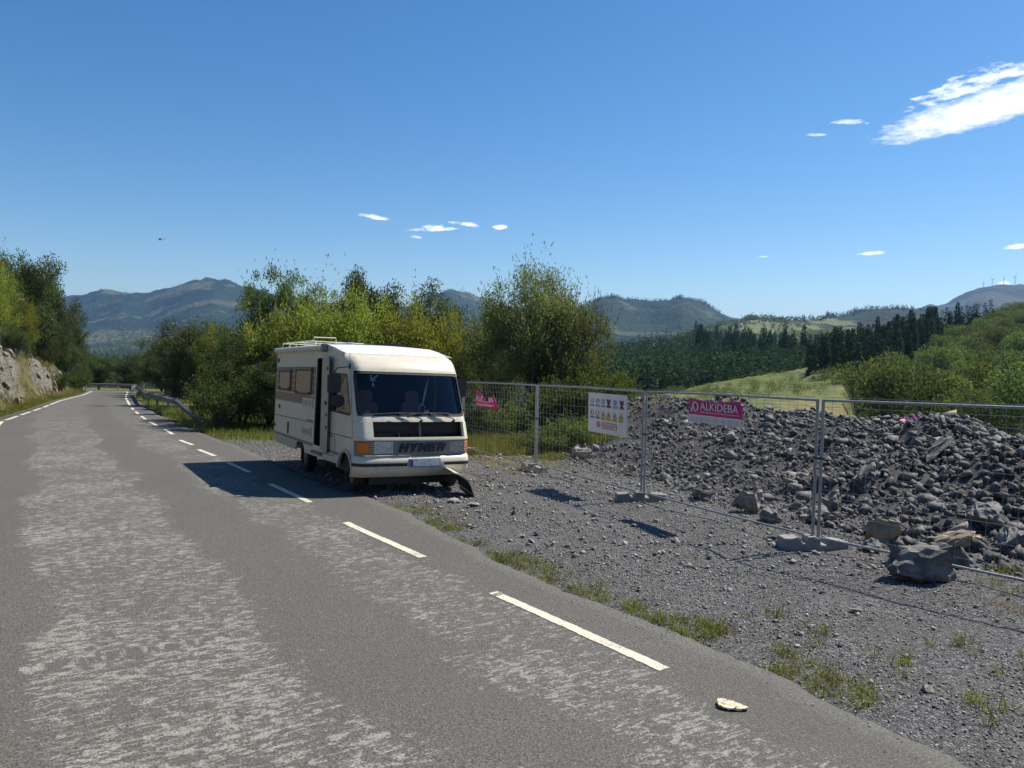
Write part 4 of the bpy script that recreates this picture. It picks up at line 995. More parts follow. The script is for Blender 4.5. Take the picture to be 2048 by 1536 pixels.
def scatter_joined(name, pts, sizes, protos, mat, rng, label):
    out = []
    Vs = []; Fs = []; Ts = []; b = 0
    for k, g in enumerate(protos):
        sel = np.where(np.arange(len(pts)) % len(protos) == k)[0]
        if not len(sel): continue
        a = rng.uniform(0, 6.28, len(sel)); ca, sa = np.cos(a), np.sin(a)
        v = g[0]; s = sizes[sel][:, None]
        X = (v[None, :, 0] * ca[:, None] - v[None, :, 1] * sa[:, None]) * s + pts[sel][:, 0:1]
        Y = (v[None, :, 0] * sa[:, None] + v[None, :, 1] * ca[:, None]) * s + pts[sel][:, 1:2]
        Z = v[None, :, 2] * s + pts[sel][:, 2:3]
        V = np.stack([X, Y, Z], -1).reshape(-1, 3)
        F = (g[1][None] + (np.arange(len(sel)) * len(v))[:, None, None]).reshape(-1, g[1].shape[1])
        tt_ = np.clip(g[2][None] * .6 + rng.random((len(sel), 1)) * .45, 0, 1).ravel()
        Vs.append(V); Fs.append(F + b); Ts.append(tt_); b += len(V)
    o = obj(name, mesh_np(name, np.concatenate(Vs), np.concatenate(Fs), [mat], tint=np.concatenate(Ts)))
    tag(o, label, None, None, 'stuff'); o['category'] = 'forest'
    return o
rng = np.random.default_rng(5)
def copies(protos, pts, sizes, nm, label, cat, group):
    for i, (p, s) in enumerate(zip(pts, sizes)):
        o = obj(nm, protos[i % len(protos)], None, tuple(p), (0, 0, random.uniform(0, 6.28)), (s, s, s * random.uniform(.9, 1.15)))
        tag(o, label, cat, group)
def spread(n, v0, v1, u0, u1, hill, mind, skip=None, tries=6):
    """well spaced random points on a hill"""
    out = np.zeros((0, 3))
    for _ in range(tries):
        c = on_hill(hill, rng.uniform(v0, v1, n), rng.uniform(u0, u1, n))
        if skip is not None: c = c[~skip(c)]
        for p in c:
            if len(out) >= n: break
            if not len(out) or np.min((out[:, 0] - p[0]) ** 2 + (out[:, 1] - p[1]) ** 2) > mind ** 2: out = np.vstack([out, p])
    return out
# the near slope: broadleaf trees, with a belt of conifers along its left shoulder
tn = lambda p: p[:, 0] / p[:, 1]
cz = lambda c: fbm(c[:, 0] * .012, c[:, 1] * .012, 91, 3)
def is_con(c):
    q = tn(c)
    belt = (q < .62) & (c[:, 1] > 188 + np.maximum(0, q - .47) * 1480)
    return belt | ((cz(c) > .12) & (q < .58) & (c[:, 1] > 200))
pts = spread(900, .25, 4.1, .0, .62, 'near_slope', 8.6, tries=8)
pts = pts[(tn(pts) < .76) & (tn(pts) > .408) & ((pts[:, 1] > 160) | (tn(pts) > .47))]
con = is_con(pts)
pb = pts[~con]; pc = pts[con]
pb = pb[np.argsort(np.hypot(pb[:, 0], pb[:, 1]))]
copies(BROAD, pb[:290] - [0, 0, 1.2], rng.uniform(.8, 1.45, 290), 'broadleaf_tree', 'pale green broadleaf tree among many on the hillside across the valley', 'tree', 'broadleaf trees on the hillside across the valley')
LOWB = [far_broadleaf(90 + i, 420, 1.0) for i in range(3)]
if len(pb) > 290: scatter_joined('broadleaf_forest', pb[290:] - [0, 0, 1.2], rng.uniform(.85, 1.3, len(pb) - 290), LOWB, M['leaf_far'], rng, 'broadleaf wood high on the hillside across the valley')
extra = spread(620, .9, 4.15, .0, .40, 'near_slope', 5.2, skip=lambda c: ~is_con(c), tries=10)
pc = np.vstack([extra, pc]); pc = pc[np.argsort(np.hypot(pc[:, 0], pc[:, 1]))]; pc2 = pc[290:]; pc = pc[:290]
copies(CONI, pc - [0, 0, 1], rng.uniform(.5, .95, len(pc)), 'conifer_tree', 'dark pointed conifer among many on the shoulder of the hillside at right', 'tree', 'dark conifers on the hillside at right')
if len(pc2): scatter_joined('conifer_forest', pc2 - [0, 0, 1], rng.uniform(.5, .9, len(pc2)), [far_conifer(170 + i, 200, 2.4, 20, 8.6, .02) for i in range(3)], M['leaf_conifer'], rng, 'dark conifer wood high on the shoulder of the hillside at right')
# conifer hill: the tall trunks on its right are single trees, the rest one forest
open_ = lambda c: np.any([((c[:, 0] - a[0]) / a[2]) ** 2 + ((c[:, 1] - a[1]) / a[3]) ** 2 < .95 for a in COVER['conifer_hill']], axis=0)
near = spread(110, 1.7, 3.05, .45, .95, 'conifer_hill', 7)
copies(BARE, near - [0, 0, 1], rng.uniform(.75, 1.1, len(near)), 'conifer_tree', 'tall slim conifer with bare trunk in the stand left of the hillside', 'tree', 'tall conifers in the stand beyond the clearing')
LOWC = [far_conifer(100 + i, 27, 3.5, 22, 5.6, .05, False) for i in range(4)]
fp = np.vstack([on_hill('conifer_hill', rng.uniform(.4, 2.2, 3000), rng.uniform(0, 1, 3000)), on_hill('conifer_hill', rng.uniform(2.0, 3.1, 3400), rng.uniform(0, 1, 3400))])
fp = fp[~open_(fp)]
scatter_joined('conifer_forest', fp - [0, 0, 1.5], rng.uniform(.45, .85, len(fp)), LOWC, M['leaf_conifer'], rng, 'dense dark conifer forest in the middle distance')
# bushes over the clearing
bp = on_hill('clearing', rng.uniform(.8, 3, 900), rng.uniform(0, 1, 900)); bp = bp[fbm(bp[:, 0] * .06, bp[:, 1] * .06, 15, 3) > -.02]
BUSH = [far_broadleaf(120 + i, 70, .8) for i in range(2)]
M['leaf_scrub'] = leaf_mat('leaf_scrub', (.06, .085, .025), (.18, .19, .06), .2)
scatter_joined('scrub', bp - [0, 0, .2], rng.uniform(.08, .3, len(bp)), BUSH, M['leaf_scrub'], rng, 'low green scrub dotted over the open clearing')
tb = np.array([(27.5, 150, 0), (34, 152, 0), (24, 148, 0), (38.5, 158, 0)], float)
for q, (x, y, _) in enumerate(tb):
    o = obj('broadleaf_tree', BROAD[q % 4], None, (x, y, -12.0), (0, 0, q), .62)
    tag(o, ['light green tree top above the rubble heap right of the white panel', 'second light green tree top above the rubble heap', 'small green tree top above the white safety panel', 'low green tree top at the foot of the clearing'][q], 'tree', 'tree tops below the rubble heap')
# valley slope beyond the road
vp = on_hill('valley_hill', rng.uniform(.3, 3.2, 1500), rng.uniform(0, 1, 1500))
dark = fbm(vp[:, 0] * .012, vp[:, 1] * .008, 19, 3)
scatter_joined('broadleaf_forest', vp[dark < .06] - [0, 0, 1.5], rng.uniform(.7, 1.25, (dark < .06).sum()), [far_broadleaf(130 + i, 90, 2.2) for i in range(3)], M['leaf_far'], rng, 'mixed green wood on the valley slope beyond the road')
scatter_joined('conifer_forest', vp[dark >= .06] - [0, 0, 1.5], rng.uniform(.6, .95, (dark >= .06).sum()), LOWC, M['leaf_conifer'], rng, 'dark conifer plantation on the valley slope beyond the road')
# tree lines on the far crests
TINYC = [far_conifer(140 + i, 14, 6.0, 20, 10, .05, False) for i in range(3)]
TINYB = [far_broadleaf(150 + i, 24, 5.0, 14, 15) for i in range(2)]
fr = [on_hill('meadow_hill', rng.uniform(2.7, 3.02, 520), rng.uniform(.2, 1, 520)), on_hill('ridge', rng.uniform(2.85, 3.02, 420), rng.uniform(.1, .9, 420)), on_hill('mountain', rng.uniform(3.8, 4.02, 260), rng.uniform(.2, 1, 260))]
scatter_joined('conifer_forest', np.vstack(fr) - [0, 0, 2], rng.uniform(.5, 1.0, sum(map(len, fr))), TINYC, M['leaf_conifer'], rng, 'fringe of far conifers along the blue ridges')
fr = [on_hill('meadow_hill', rng.uniform(.5, 3.0, 900), rng.uniform(0, 1, 900)), on_hill('mountain', rng.uniform(.6, 2.4, 1500), rng.uniform(.2, .75, 1500))]
fr = np.vstack(fr); fr = fr[fbm(fr[:, 0] * .004, fr[:, 1] * .004, 23, 3) > .0]
scatter_joined('broadleaf_forest', fr - [0, 0, 2], rng.uniform(.5, 1.1, len(fr)), TINYB, M['leaf_far'], rng, 'far hedges and woods between the meadows')

# ---- grass
def blades(px, py, pz, h, wd, rng, lean=.5):
    n = len(px); a = rng.uniform(0, 6.28, n); b_ = rng.uniform(0, 6.28, n)
    s = np.stack([np.cos(a), np.sin(a), np.zeros(n)], 1) * (wd / 2)[:, None] if np.ndim(wd) else np.stack([np.cos(a), np.sin(a), np.zeros(n)], 1) * wd / 2
    d = np.stack([np.cos(b_), np.sin(b_), np.zeros(n)], 1) * (h * lean * rng.random(n))[:, None]
    p = np.stack([px, py, pz - .01], 1); z = np.array([0, 0, 1.0])
    m = p + d * .35 + z * (h * .6)[:, None]; tp = p + d + z * (h * rng.uniform(.85, 1, n))[:, None]
    V = np.stack([p - s, p + s, m + s * .8, m - s * .8, tp], 1).reshape(-1, 3)
    q = np.arange(n)[:, None] * 5
    return V, [q + np.array([[0, 1, 2, 3]]), q + np.array([[3, 2, 4]])]
def grass(name, x, y, h, wd, mat, label, rng, lean=.5):
    z = gz(x, y)
    V, F = blades(x, y, z, h, wd, rng, lean)
    o = obj(name, mesh_np(name, V, F, [mat], tint=np.repeat(rng.random(len(x)) * .6 + .4 * np.clip(.5 + fbm(x * .8, y * .8, 3, 3) * 3, 0, 1), 5)))
    tag(o, label, 'grass', None, 'stuff')
def along(P, s0, s1, n, d0, d1, rng):
    s = arcs(P); q = rng.uniform(s0, s1, n)
    x = np.interp(q, s, P[:, 0]); y = np.interp(q, s, P[:, 1])
    x2 = np.interp(q + .1, s, P[:, 0]); y2 = np.interp(q + .1, s, P[:, 1])
    tx, ty = x2 - x, y2 - y; L = np.hypot(tx, ty); d = rng.uniform(d0, d1, n)
    return x + ty / L * d, y - tx / L * d
REd, LEd = catmull(RIGHT_EDGE, .3), offset(catmull(LEFT_LINE, .3), -.35)
def tufts(cx, cy, per, spread_, rng):
    n = len(cx) * per
    return np.repeat(cx, per) + rng.normal(size=n) * spread_, np.repeat(cy, per) + rng.normal(size=n) * spread_
# tufts along the broken right edge of the asphalt
sA, sB = s_at(REd, 4.2, 2.0), s_at(REd, -2.4, 13.3)
cx, cy = along(REd, sA, sB, 900, .03, .5, rng)
k = (fbm(cx * 1.6, cy * 1.6, 61, 3) > -.03) & (rng.random(900) < np.interp(cy, [3, 7, 9, 13], [.85, .7, .5, .3]))
cx, cy = cx[k], cy[k]
x, y = tufts(cx, cy, 13, .04, rng)
grass('verge_grass', x, y, rng.uniform(.03, .12, len(x)), .007, M['grass_green'], 'green grass tufts along the broken right edge of the asphalt', rng, 2.2)
k2 = rng.random(len(cx)) < .5
x, y = tufts(cx[k2] + .08, cy[k2], 12, .06, rng)
grass('dry_grass', x, y, rng.uniform(.03, .11, len(x)), .006, M['grass_dry'], 'dry grass mixed into the edge of the gravel', rng, 1.0)
wx = np.array([3.75, 3.95, 4.25, 3.3, 4.6, 5.4, 6.1, 5.9, 6.4, 2.4, 3.1, 2.75]); wy = np.array([6.3, 5.6, 6.0, 5.1, 5.7, 8.3, 8.9, 9.0, 8.6, 7.1, 6.0, 6.6])
wx = np.repeat(wx, 5) + rng.normal(size=60) * .13; wy = np.repeat(wy, 5) + rng.normal(size=60) * .13
x, y = tufts(wx, wy, 14, .03, rng)
grass('weed_tufts', x, y, rng.uniform(.04, .18, len(x)), .007, M['grass_green'], 'green weed tufts on the gravel and by the boulders', rng, 1.5)
# verge at right beyond the motorhome, weeds round the fence
n = 60000
x, y = along(REd, s_at(REd, -6.2, 19), s_at(REd, -36, 74), n, .1, 7.5, rng)
k = (fbm(x * .5, y * .5, 8, 3) > -.12); x, y = x[k], y[k]
k = ~((sdist(TOE, x, y)[0] < -6.2) & (y < 24) & (rng.random(len(x)) < .85)); x, y = x[k], y[k]
grass('verge_grass', x, y, rng.uniform(.06, .26, len(x)) * (.6 + vnoise(x * .6, y * .6, 2)), .014, M['grass_green'], 'green grass verge under the guardrail right of the road', rng)
x = rng.uniform(-3.2, 3.0, 42000); y = rng.uniform(17.2, 28, 42000)
dm_, _ = sdist(TOE, x, y); dr_, _ = sdist(REs, x, y)
k = (dr_ > 3.2) & (fbm(x * .7, y * .7, 33, 3) + .35 * smooth((y - 17.5) / 4) - .22 - .35 * smooth((x - .8) / 1.5) * smooth((22 - y) / 2) > 0)
x, y = x[k], y[k]
hh = rng.uniform(.05, .22, len(x)) * (1 + 2.2 * smooth((y - 20) / 3) * vnoise(x * .9, y * .9, 12))
grass('weeds', x, y, hh, .014, M['grass_green'], 'green weeds and tall grass round the fence beside the motorhome', rng, .6)
k = rng.random(len(x)) < .35
grass('dry_grass', x[k] + .07, y[k], hh[k] * .9, .012, M['grass_dry'], 'straw coloured dry grass among the weeds by the fence', rng, .8)
# left verge and bank
n = 46000
x, y = along(LEd, s_at(LEd, -14, 20), s_at(LEd, -44, 80), n, -1.5, -.1, rng)
grass('verge_grass', x, y, rng.uniform(.04, .16, len(x)), .014, M['grass_green'], 'short green grass on the verge left of the road', rng, .8)
n = 70000
x, y = along(LEd, s_at(LEd, -12, 17), s_at(LEd, -42, 76), n, -8.5, -.5, rng)
dl_ = -sdist(LEs, x, y)[0]
rocky = smooth((dl_ - 1.0) / .5) * smooth((4.2 - dl_) / .8) * smooth(.5 + fbm(x * .35, y * .35, 77, 3) * 4.5)
k = (rng.random(n) > rocky * 1.05) & (fbm(x * .6, y * .6, 44, 3) > -.1); x, y = x[k], y[k]
grass('dry_grass', x, y, rng.uniform(.1, .42, len(x)), .018, M['grass_dry'], 'dry yellow grass hanging over the rocky bank', rng, .9)
n = 26000
x, y = along(LEd, s_at(LEd, -12, 17), s_at(LEd, -42, 76), n, -8.5, -1.0, rng)
k = fbm(x * .5, y * .5, 45, 3) > .04; x, y = x[k], y[k]
grass('bank_weeds', x, y, rng.uniform(.1, .4, len(x)), .03, M['grass_green'], 'green weeds growing on the rocky bank', rng, .9)
# straw by the dark slab
x, y = tufts(np.array([5.0, 5.25, 5.4, 5.1, 5.6]), np.array([7.6, 7.4, 7.0, 6.9, 6.7]), 260, .17, rng)
grass('straw', x, y, rng.uniform(.02, .05, len(x)), .006, M['grass_dry'], 'flattened straw on the gravel under the right fence panel', rng, 3.0)
# ------------------------------------------------------------------ stones
def rock_proto(seed, n=16, flat=(1, .8, .6), cut=.5):
    rng = np.random.default_rng(seed)
    p = rng.normal(size=(n, 3)); p /= np.linalg.norm(p, axis=1)[:, None]
    p = np.clip(p * rng.uniform(.8, 1.1, (n, 1)), -1, 1)
    for _ in range(3):                       # a few broken faces
        d = rng.normal(size=3); d /= np.linalg.norm(d); h = rng.uniform(.4, .75)
        e = np.maximum(p @ d - h, 0); p = p - e[:, None] * d
    p *= np.array(flat) * .5
    bm = bmesh.new()
    for q in p: bm.verts.new(q)
    r = bmesh.ops.convex_hull(bm, input=bm.verts[:])
    junk = [g for g in r['geom_interior'] if isinstance(g, bmesh.types.BMVert)]
    bmesh.ops.delete(bm, geom=list(set(junk)), context='VERTS')
    bmesh.ops.triangulate(bm, faces=bm.faces[:])
    bm.verts.ensure_lookup_table(); bm.verts.index_update()
    V = np.array([v.co[:] for v in bm.verts]); F = np.array([[v.index for v in f.verts] for f in bm.faces])
    bm.free(); return V, F
def block_proto(seed, flat=(1, .75, .6)):
    """a broken, angular block: a skewed box with chipped corners"""
    rng = np.random.default_rng(seed)
    c = np.array([(x, y, z) for x in (-1, 1) for y in (-1, 1) for z in (-1, 1)], float)
    c = c * rng.uniform(.45, 1.0, (8, 3)) + rng.normal(size=(8, 3)) * .08
    k = rng.integers(0, 8, 3)
    p = np.vstack([c, c[k] * np.array([1, .4, .5]), c[k] * np.array([.4, 1.05, .7])]) * np.array(flat) * .42
    bm = bmesh.new()
    for q in p: bm.verts.new(q)
    r = bmesh.ops.convex_hull(bm, input=bm.verts[:])
    junk = [g for g in r['geom_interior'] if isinstance(g, bmesh.types.BMVert)]
    bmesh.ops.delete(bm, geom=list(set(junk)), context='VERTS')
    bmesh.ops.triangulate(bm, faces=bm.faces[:])
    bm.verts.ensure_lookup_table(); bm.verts.index_update()
    V = np.array([v.co[:] for v in bm.verts]); F = np.array([[v.index for v in f.verts] for f in bm.faces])
    bm.free(); return V, F
def scatter_rocks(name, P, S, protos, mat, rng, label, sink=.25, upright=True):
    Vs = []; Fs = []; Ts = []; b = 0
    for k, (v, f) in enumerate(protos):
        sel = np.where(np.arange(len(P)) % len(protos) == k)[0]
        if not len(sel): continue
        m = len(sel)
        if upright:
            a = rng.uniform(0, 6.28, m); tl = rng.normal(size=(m, 2)) * .28
            R = np.zeros((m, 3, 3)); ca, sa = np.cos(a), np.sin(a)
            R[:, 0, 0] = ca; R[:, 0, 1] = -sa; R[:, 1, 0] = sa; R[:, 1, 1] = ca; R[:, 2, 2] = 1
            T = np.tile(np.eye(3), (m, 1, 1)); T[:, 0, 2] = tl[:, 0]; T[:, 1, 2] = tl[:, 1]; T[:, 2, 0] = -tl[:, 0]; T[:, 2, 1] = -tl[:, 1]
            R = T @ R
        else: R = rand_rot(m, rng)
        sc = S[sel][:, None, None] * rng.uniform(.75, 1.25, (m, 1, 3))
        X = np.einsum('mij,mnj->mni', R, v[None] * sc) + P[sel][:, None, :]
        X[..., 2] += (S[sel] * (.3 - sink))[:, None]
        Vs.append(X.reshape(-1, 3)); Fs.append((f[None] + (np.arange(m) * len(v))[:, None, None]).reshape(-1, 3) + b); b += m * len(v)
        Ts.append(np.repeat(rng.random(m), len(v)))
    o = obj(name, mesh_np(name, np.concatenate(Vs), np.concatenate(Fs), [mat], tint=np.concatenate(Ts)))
    tag(o, label, 'stones', None, 'stuff')
    return o
rng = np.random.default_rng(17)
PEB = [rock_proto(200 + i, 8, (1, .75, .42)) for i in range(8)]
RUB = [block_proto(220 + i, (1, .72, .55)) for i in range(14)]
def in_view(x, y, m=.04): return (np.abs(x / np.maximum(y, .1)) < .668 + m) | ((np.abs(x / np.maximum(y, .1)) < 1.6) & (rng.random(x.shape) < .55))
# gravel over the pad
def pad_pts(n, x0, x1, y0, y1):
    x = rng.uniform(x0, x1, n); y = rng.uniform(y0, y1, n)
    dr, _ = sdist(REs, x, y); dm, _ = sdist(TOE, x, y)
    k = (dr > .02) & (dm < .6) & in_view(x, y) & (rng.random(n) < np.clip(dr / .8 + .12, 0, 1)) & ((fbm(x * .9, y * .9, 71, 3) > -.16) | (rng.random(n) < .35))
    return x[k], y[k]
gp = []
for n, x0, x1, y0, y1, a, b_ in [(33000, 0, 7.5, 3.4, 9, .016, .04), (31000, -3.5, 6.5, 8.5, 15, .016, .05), (17000, -6, 4.5, 14.5, 24, .022, .065), (700, 0, 7, 3.4, 9.5, .045, .10), (2000, -4, 6, 9, 16, .05, .14), (1000, -5, 4, 15, 23, .06, .17)]:
    x, y = pad_pts(n, x0, x1, y0, y1); s = a + (b_ - a) * rng.random(len(x)) ** 2.2
    gp.append(np.column_stack([x, y, gz(x, y), s]))
gp = np.concatenate(gp)
scatter_rocks('gravel', gp[:, :3], gp[:, 3], PEB, M['gravel_stone'], rng, 'grey gravel and flat stones covering the lay-by', .12)
# grit spilled on the edge of the asphalt
x, y = along(REd, s_at(REd, 4.4, 1.6), s_at(REd, -5, 17), 5200, -.75, .02, rng)
k = (rng.random(len(x)) < np.clip(1 + sdist(REs, x, y)[0] / .5, .03, 1) ** 2) & (fbm(x * 1.3, y * 1.3, 66, 3) > -.06); x, y = x[k], y[k]
scatter_rocks('grit', np.column_stack([x, y, base_z(y) + .002]), .006 + .02 * rng.random(len(x)) ** 2.5, PEB, M['gravel_stone'], rng, 'grit spilled from the lay-by onto the edge of the asphalt', .1)
# gravel left of the motorhome rear
x = rng.uniform(-9.5, -3.5, 9000); y = rng.uniform(16.5, 25.5, 9000); dr, _ = sdist(REs, x, y)
k = (dr > .1) & (dr < 5.5) & (y < 23.8); x, y = x[k], y[k]
scatter_rocks('gravel', np.column_stack([x, y, gz(x, y)]), .02 + .05 * rng.random(len(x)) ** 2, PEB, M['gravel_stone'], rng, 'light gravel beside the rear of the motorhome', .12)
# the heap
x = rng.uniform(-1.5, 17, 60000); y = rng.uniform(4, 29, 60000)
dm, _ = sdist(TOE, x, y)
k = (dm > -.15) & (dm < 8.2) & in_view(x, y, .06) & (rng.random(60000) < np.where(dm < .6, .55, 1) * np.interp(y, [5, 9, 14, 22, 29], [1, 1, .62, .5, .25]))
k &= ~((x < 2.2) & (y > 19.8) & (fbm(x * .7, y * .7, 33, 3) > -.02 + .25 * smooth((x - .6) / 1.6)))
x, y, dm = x[k], y[k], dm[k]
s = .06 + .17 * rng.random(len(x)) ** 3.2
s = s * np.interp(x + (9 - y) * .1, [1, 4, 8], [.8, .95, 1.25])
P = np.column_stack([x, y, gz(x, y) + s * .15])
scatter_rocks('rubble', P, s, RUB, M['rubble_stone'], rng, 'heap of broken grey rubble behind the wire fence', .28, False)
x = rng.uniform(-1.0, 17, 120000); y = rng.uniform(4, 28, 120000)
dm, _ = sdist(TOE, x, y)
k = (dm > -.5) & (dm < 7.5) & in_view(x, y, .04) & (rng.random(len(x)) < np.interp(y, [5, 9, 14, 22, 28], [.55, .55, .4, .28, .1])) & ~((x < 1.8) & (y > 20))
x, y = x[k], y[k]; s = .035 + .055 * rng.random(len(x)) ** 1.6
scatter_rocks('rubble', np.column_stack([x, y, gz(x, y) + s * .1]), s, PEB, M['rubble_stone'], rng, 'small broken stones filling the rubble heap', .2, False)
# the larger stones of the heap, each its own object
RMESH = [mesh_np('rock', v, f, [M[['rock_grey', 'rock_dark', 'rock_grey', 'rock_pale'][i % 4]]], tint=np.full(len(v), .5)) for i, (v, f) in enumerate([block_proto(260 + i, (1, .75, .6)) for i in range(12)])]
n = 1500
x = rng.uniform(-.5, 15, n); y = rng.uniform(5.5, 27, n); dm, _ = sdist(TOE, x, y)
k = (dm > .1) & (dm < 6.6) & in_view(x, y, .02) & (rng.random(n) < np.interp(x - (y - 8) * .15, [0, 3, 6, 9], [.25, .5, 1, 1])) & ~((x < 2.0) & (y > 19.5))
x, y, dm = x[k][:285], y[k][:285], dm[k][:285]
for i in range(len(x)):
    sz = float(.16 + .26 * rng.random() ** 1.8) * float(np.interp(dm[i], [0, 1.5, 5], [1.25, .95, .95])) * float(np.interp(x[i], [1, 5, 9], [.7, .95, 1.2]))
    o = obj('rock', RMESH[i % 12], None, (float(x[i]), float(y[i]), gz1(x[i], y[i]) + sz * .12), tuple(rng.uniform(-.6, .6, 2)) + (float(rng.uniform(0, 6.28)),), (sz, sz * float(rng.uniform(.75, 1.15)), sz * float(rng.uniform(.75, 1.2))))
    tag(o, 'angular grey rock lying loose on the rubble heap behind the fence', 'rock', 'loose rocks on the rubble heap')

def boulder(seed, x, y, size, mat, label, rz=0, tilt=(0, 0), sub=5, sink=.26, rough=.075, n=16):
    rng = np.random.default_rng(seed)
    v, f = rock_proto(seed, n, (1, 1, 1))
    bm = bmesh.new(); vs = [bm.verts.new(p) for p in v]
    for q in f: bm.faces.new([vs[i] for i in q])
    bmesh.ops.subdivide_edges(bm, edges=bm.edges[:], cuts=sub, use_grid_fill=True)
    bm.normal_update()
    P = np.array([u.co[:] for u in bm.verts]); Nn = np.array([u.normal[:] for u in bm.verts])
    d = fbm(P[:, 0] * 3 + seed, P[:, 1] * 3 + P[:, 2] * 2.3, seed, 4) + .6 * fbm(P[:, 2] * 7 + seed, P[:, 0] * 6 - P[:, 1] * 5, seed + 9, 3)
    d = d + .35 * fbm(P[:, 0] * 16 + seed, P[:, 1] * 15 + P[:, 2] * 13, seed + 5, 3)
    P = P + Nn * (d * rough * 4)[:, None]
    for u, p in zip(bm.verts, P): u.co = p
    me = bpy.data.meshes.new('boulder'); bmesh.ops.recalc_face_normals(bm, faces=bm.faces); bm.to_mesh(me); bm.free()
    me.materials.append(mat)
    a = me.attributes.new('tint', 'FLOAT', 'POINT'); a.data.foreach_set('value', np.full(len(me.vertices), .5, np.float32))
    o = obj('boulder', me, None, (x, y, gz1(x, y) + size[2] * (.5 - sink)), (tilt[0], tilt[1], rz), size)
    tag(o, label, 'boulder')
    return o
boulder(301, 3.98, 12.85, (.62, .5, .74), M['rock_pale'], 'upright pale grey boulder standing in front of the rubble heap', .5, (.1, -.25))
boulder(302, 3.5, 13.95, (.46, .42, .42), M['rock_grey'], 'rounded grey boulder left of the upright pale boulder', 1.1)
boulder(303, 3.42, 15.3, (.62, .4, .34), M['rock_grey'], 'low pale topped rock left of the rounded grey boulder', .2)
boulder(304, 1.85, 20.6, (.85, .6, .58), M['rock_pale'], 'large pale boulder at the left end of the rubble heap', 2.2)
boulder(305, 5.22, 10.65, (.74, .55, .5), M['rock_tan'], 'tan and orange boulder right of the near fence post', .3, (0, .15))
boulder(306, 4.62, 8.5, (1.2, .62, .6), M['rock_dark'], 'big dark angular slab lying under the bottom rail at right', .12, (.05, .08), sink=.3)
boulder(307, 5.3, 9.2, (.66, .5, .5), M['rock_grey'], 'grey boulder behind the big dark slab', .8)
boulder(308, 4.15, 12.1, (.52, .4, .44), M['rock_grey'], 'wedge shaped grey rock right of the upright boulder', 1.4, (.2, .3))
boulder(309, 4.86, 12.0, (.7, .5, .42), M['rock_grey'], 'wide grey rock directly behind the near fence post', .4)
boulder(310, 5.35, 12.6, (.5, .4, .46), M['rock_grey'], 'blocky grey rock right of the near fence post and above the tan boulder', .9)
boulder(311, 3.66, 10.7, (.2, .16, .13), M['rock_grey'], 'small lone grey stone on the gravel left of the near fence foot', .2, sub=1)
boulder(312, 5.95, 10.2, (.9, .42, .36), M['rock_tan'], 'long tan grey slab leaning right of the tan boulder', .15, (.1, -.25))
boulder(313, 4.72, 9.95, (.38, .3, .24), M['rock_dark'], 'small dark rounded rock below the tan boulder', .7)
boulder(314, 3.02, 5.42, (.16, .1, .07), M['rock_pale'], 'flat pale stone in the grass at lower right', .5, sub=1)
boulder(315, .83, 9.5, (.13, .1, .08), M['rock_dark'], 'small dark stone on the gravel near the asphalt edge', .5, sub=1)
boulder(316, .35, 23.4, (.8, .5, .42), M['rock_grey'], 'grey rock among the weeds behind the left fence panel', .3)
boulder(317, 6.6, 9.9, (.8, .55, .5), M['rock_grey'], 'grey boulder at the right edge above the green tuft', 1.2)
boulder(318, 6.9, 10.9, (1.0, .6, .55), M['rock_grey'], 'large sloping grey block low on the heap at right', .6, (.2, .2))
boulder(319, 6.3, 13.6, (1.0, .35, .5), M['rock_grey'], 'leaning grey slab half way up the heap', .75, (.0, -.5))
boulder(320, 7.9, 14.2, (1.05, .4, .5), M['rock_dark'], 'long dark slab on the heap right of the leaning slab', .5, (.1, -.45))
boulder(321, 2.75, 17.9, (.5, .4, .3), M['rock_tan'], 'brown rock on the gravel behind the middle fence post', .9)
boulder(322, -.98, 13.05, (.3, .24, .12), M['rock_pale'], 'flat pale stone under the front of the motorhome', .5, sub=1)
boulder(323, -.62, 12.8, (.3, .2, .13), M['rock_pale'], 'pale stone lying by the removed white panel', .9, sub=1)
boulder(324, 2.25, 10.3, (.17, .14, .11), M['rock_pale'], 'pale stone beside the shadow of the magenta banner', .3, sub=1)
boulder(325, 3.35, 7.3, (.15, .12, .1), M['rock_pale'], 'small white stone on the gravel right of the grass edge', .6, sub=1)

# rock slabs standing out of the cut bank at left
rng = np.random.default_rng(23)
sx_, sy_ = along(LEd, s_at(LEd, -15, 22), s_at(LEd, -43, 77), 110, -3.3, -.9, rng)
dl_ = -sdist(LEs, sx_, sy_)[0]
rocky = smooth(.5 + fbm(sx_ * .35, sy_ * .35, 77, 3) * 4.5)
k = rocky > .4
SLAB = [mesh_np('rock_slab', v, f, [M['rock_pale']], tint=np.full(len(v), .5)) for i, (v, f) in enumerate([rock_proto(340 + i, 13, (1.3, .3, .24)) for i in range(8)])]
bank = empty('rock_face', (-24, 38, gz1(-24, 38)))
tag(bank, 'bare grey rock ledges in the cut bank left of the road', 'rock face', None, 'structure')
for i, (x, y) in enumerate(zip(sx_[k], sy_[k])):
    s = float(rng.uniform(.6, 1.7))
    o = obj('rock_slab', SLAB[i % 8], bank, (float(x) + 24, float(y) - 38, gz1(x, y) - gz1(-24, 38) + .02), (float(rng.normal() * .2 + .35), .55 + float(rng.normal() * .15), 2.05 + float(rng.normal() * .25)), (s, s, s * .8))

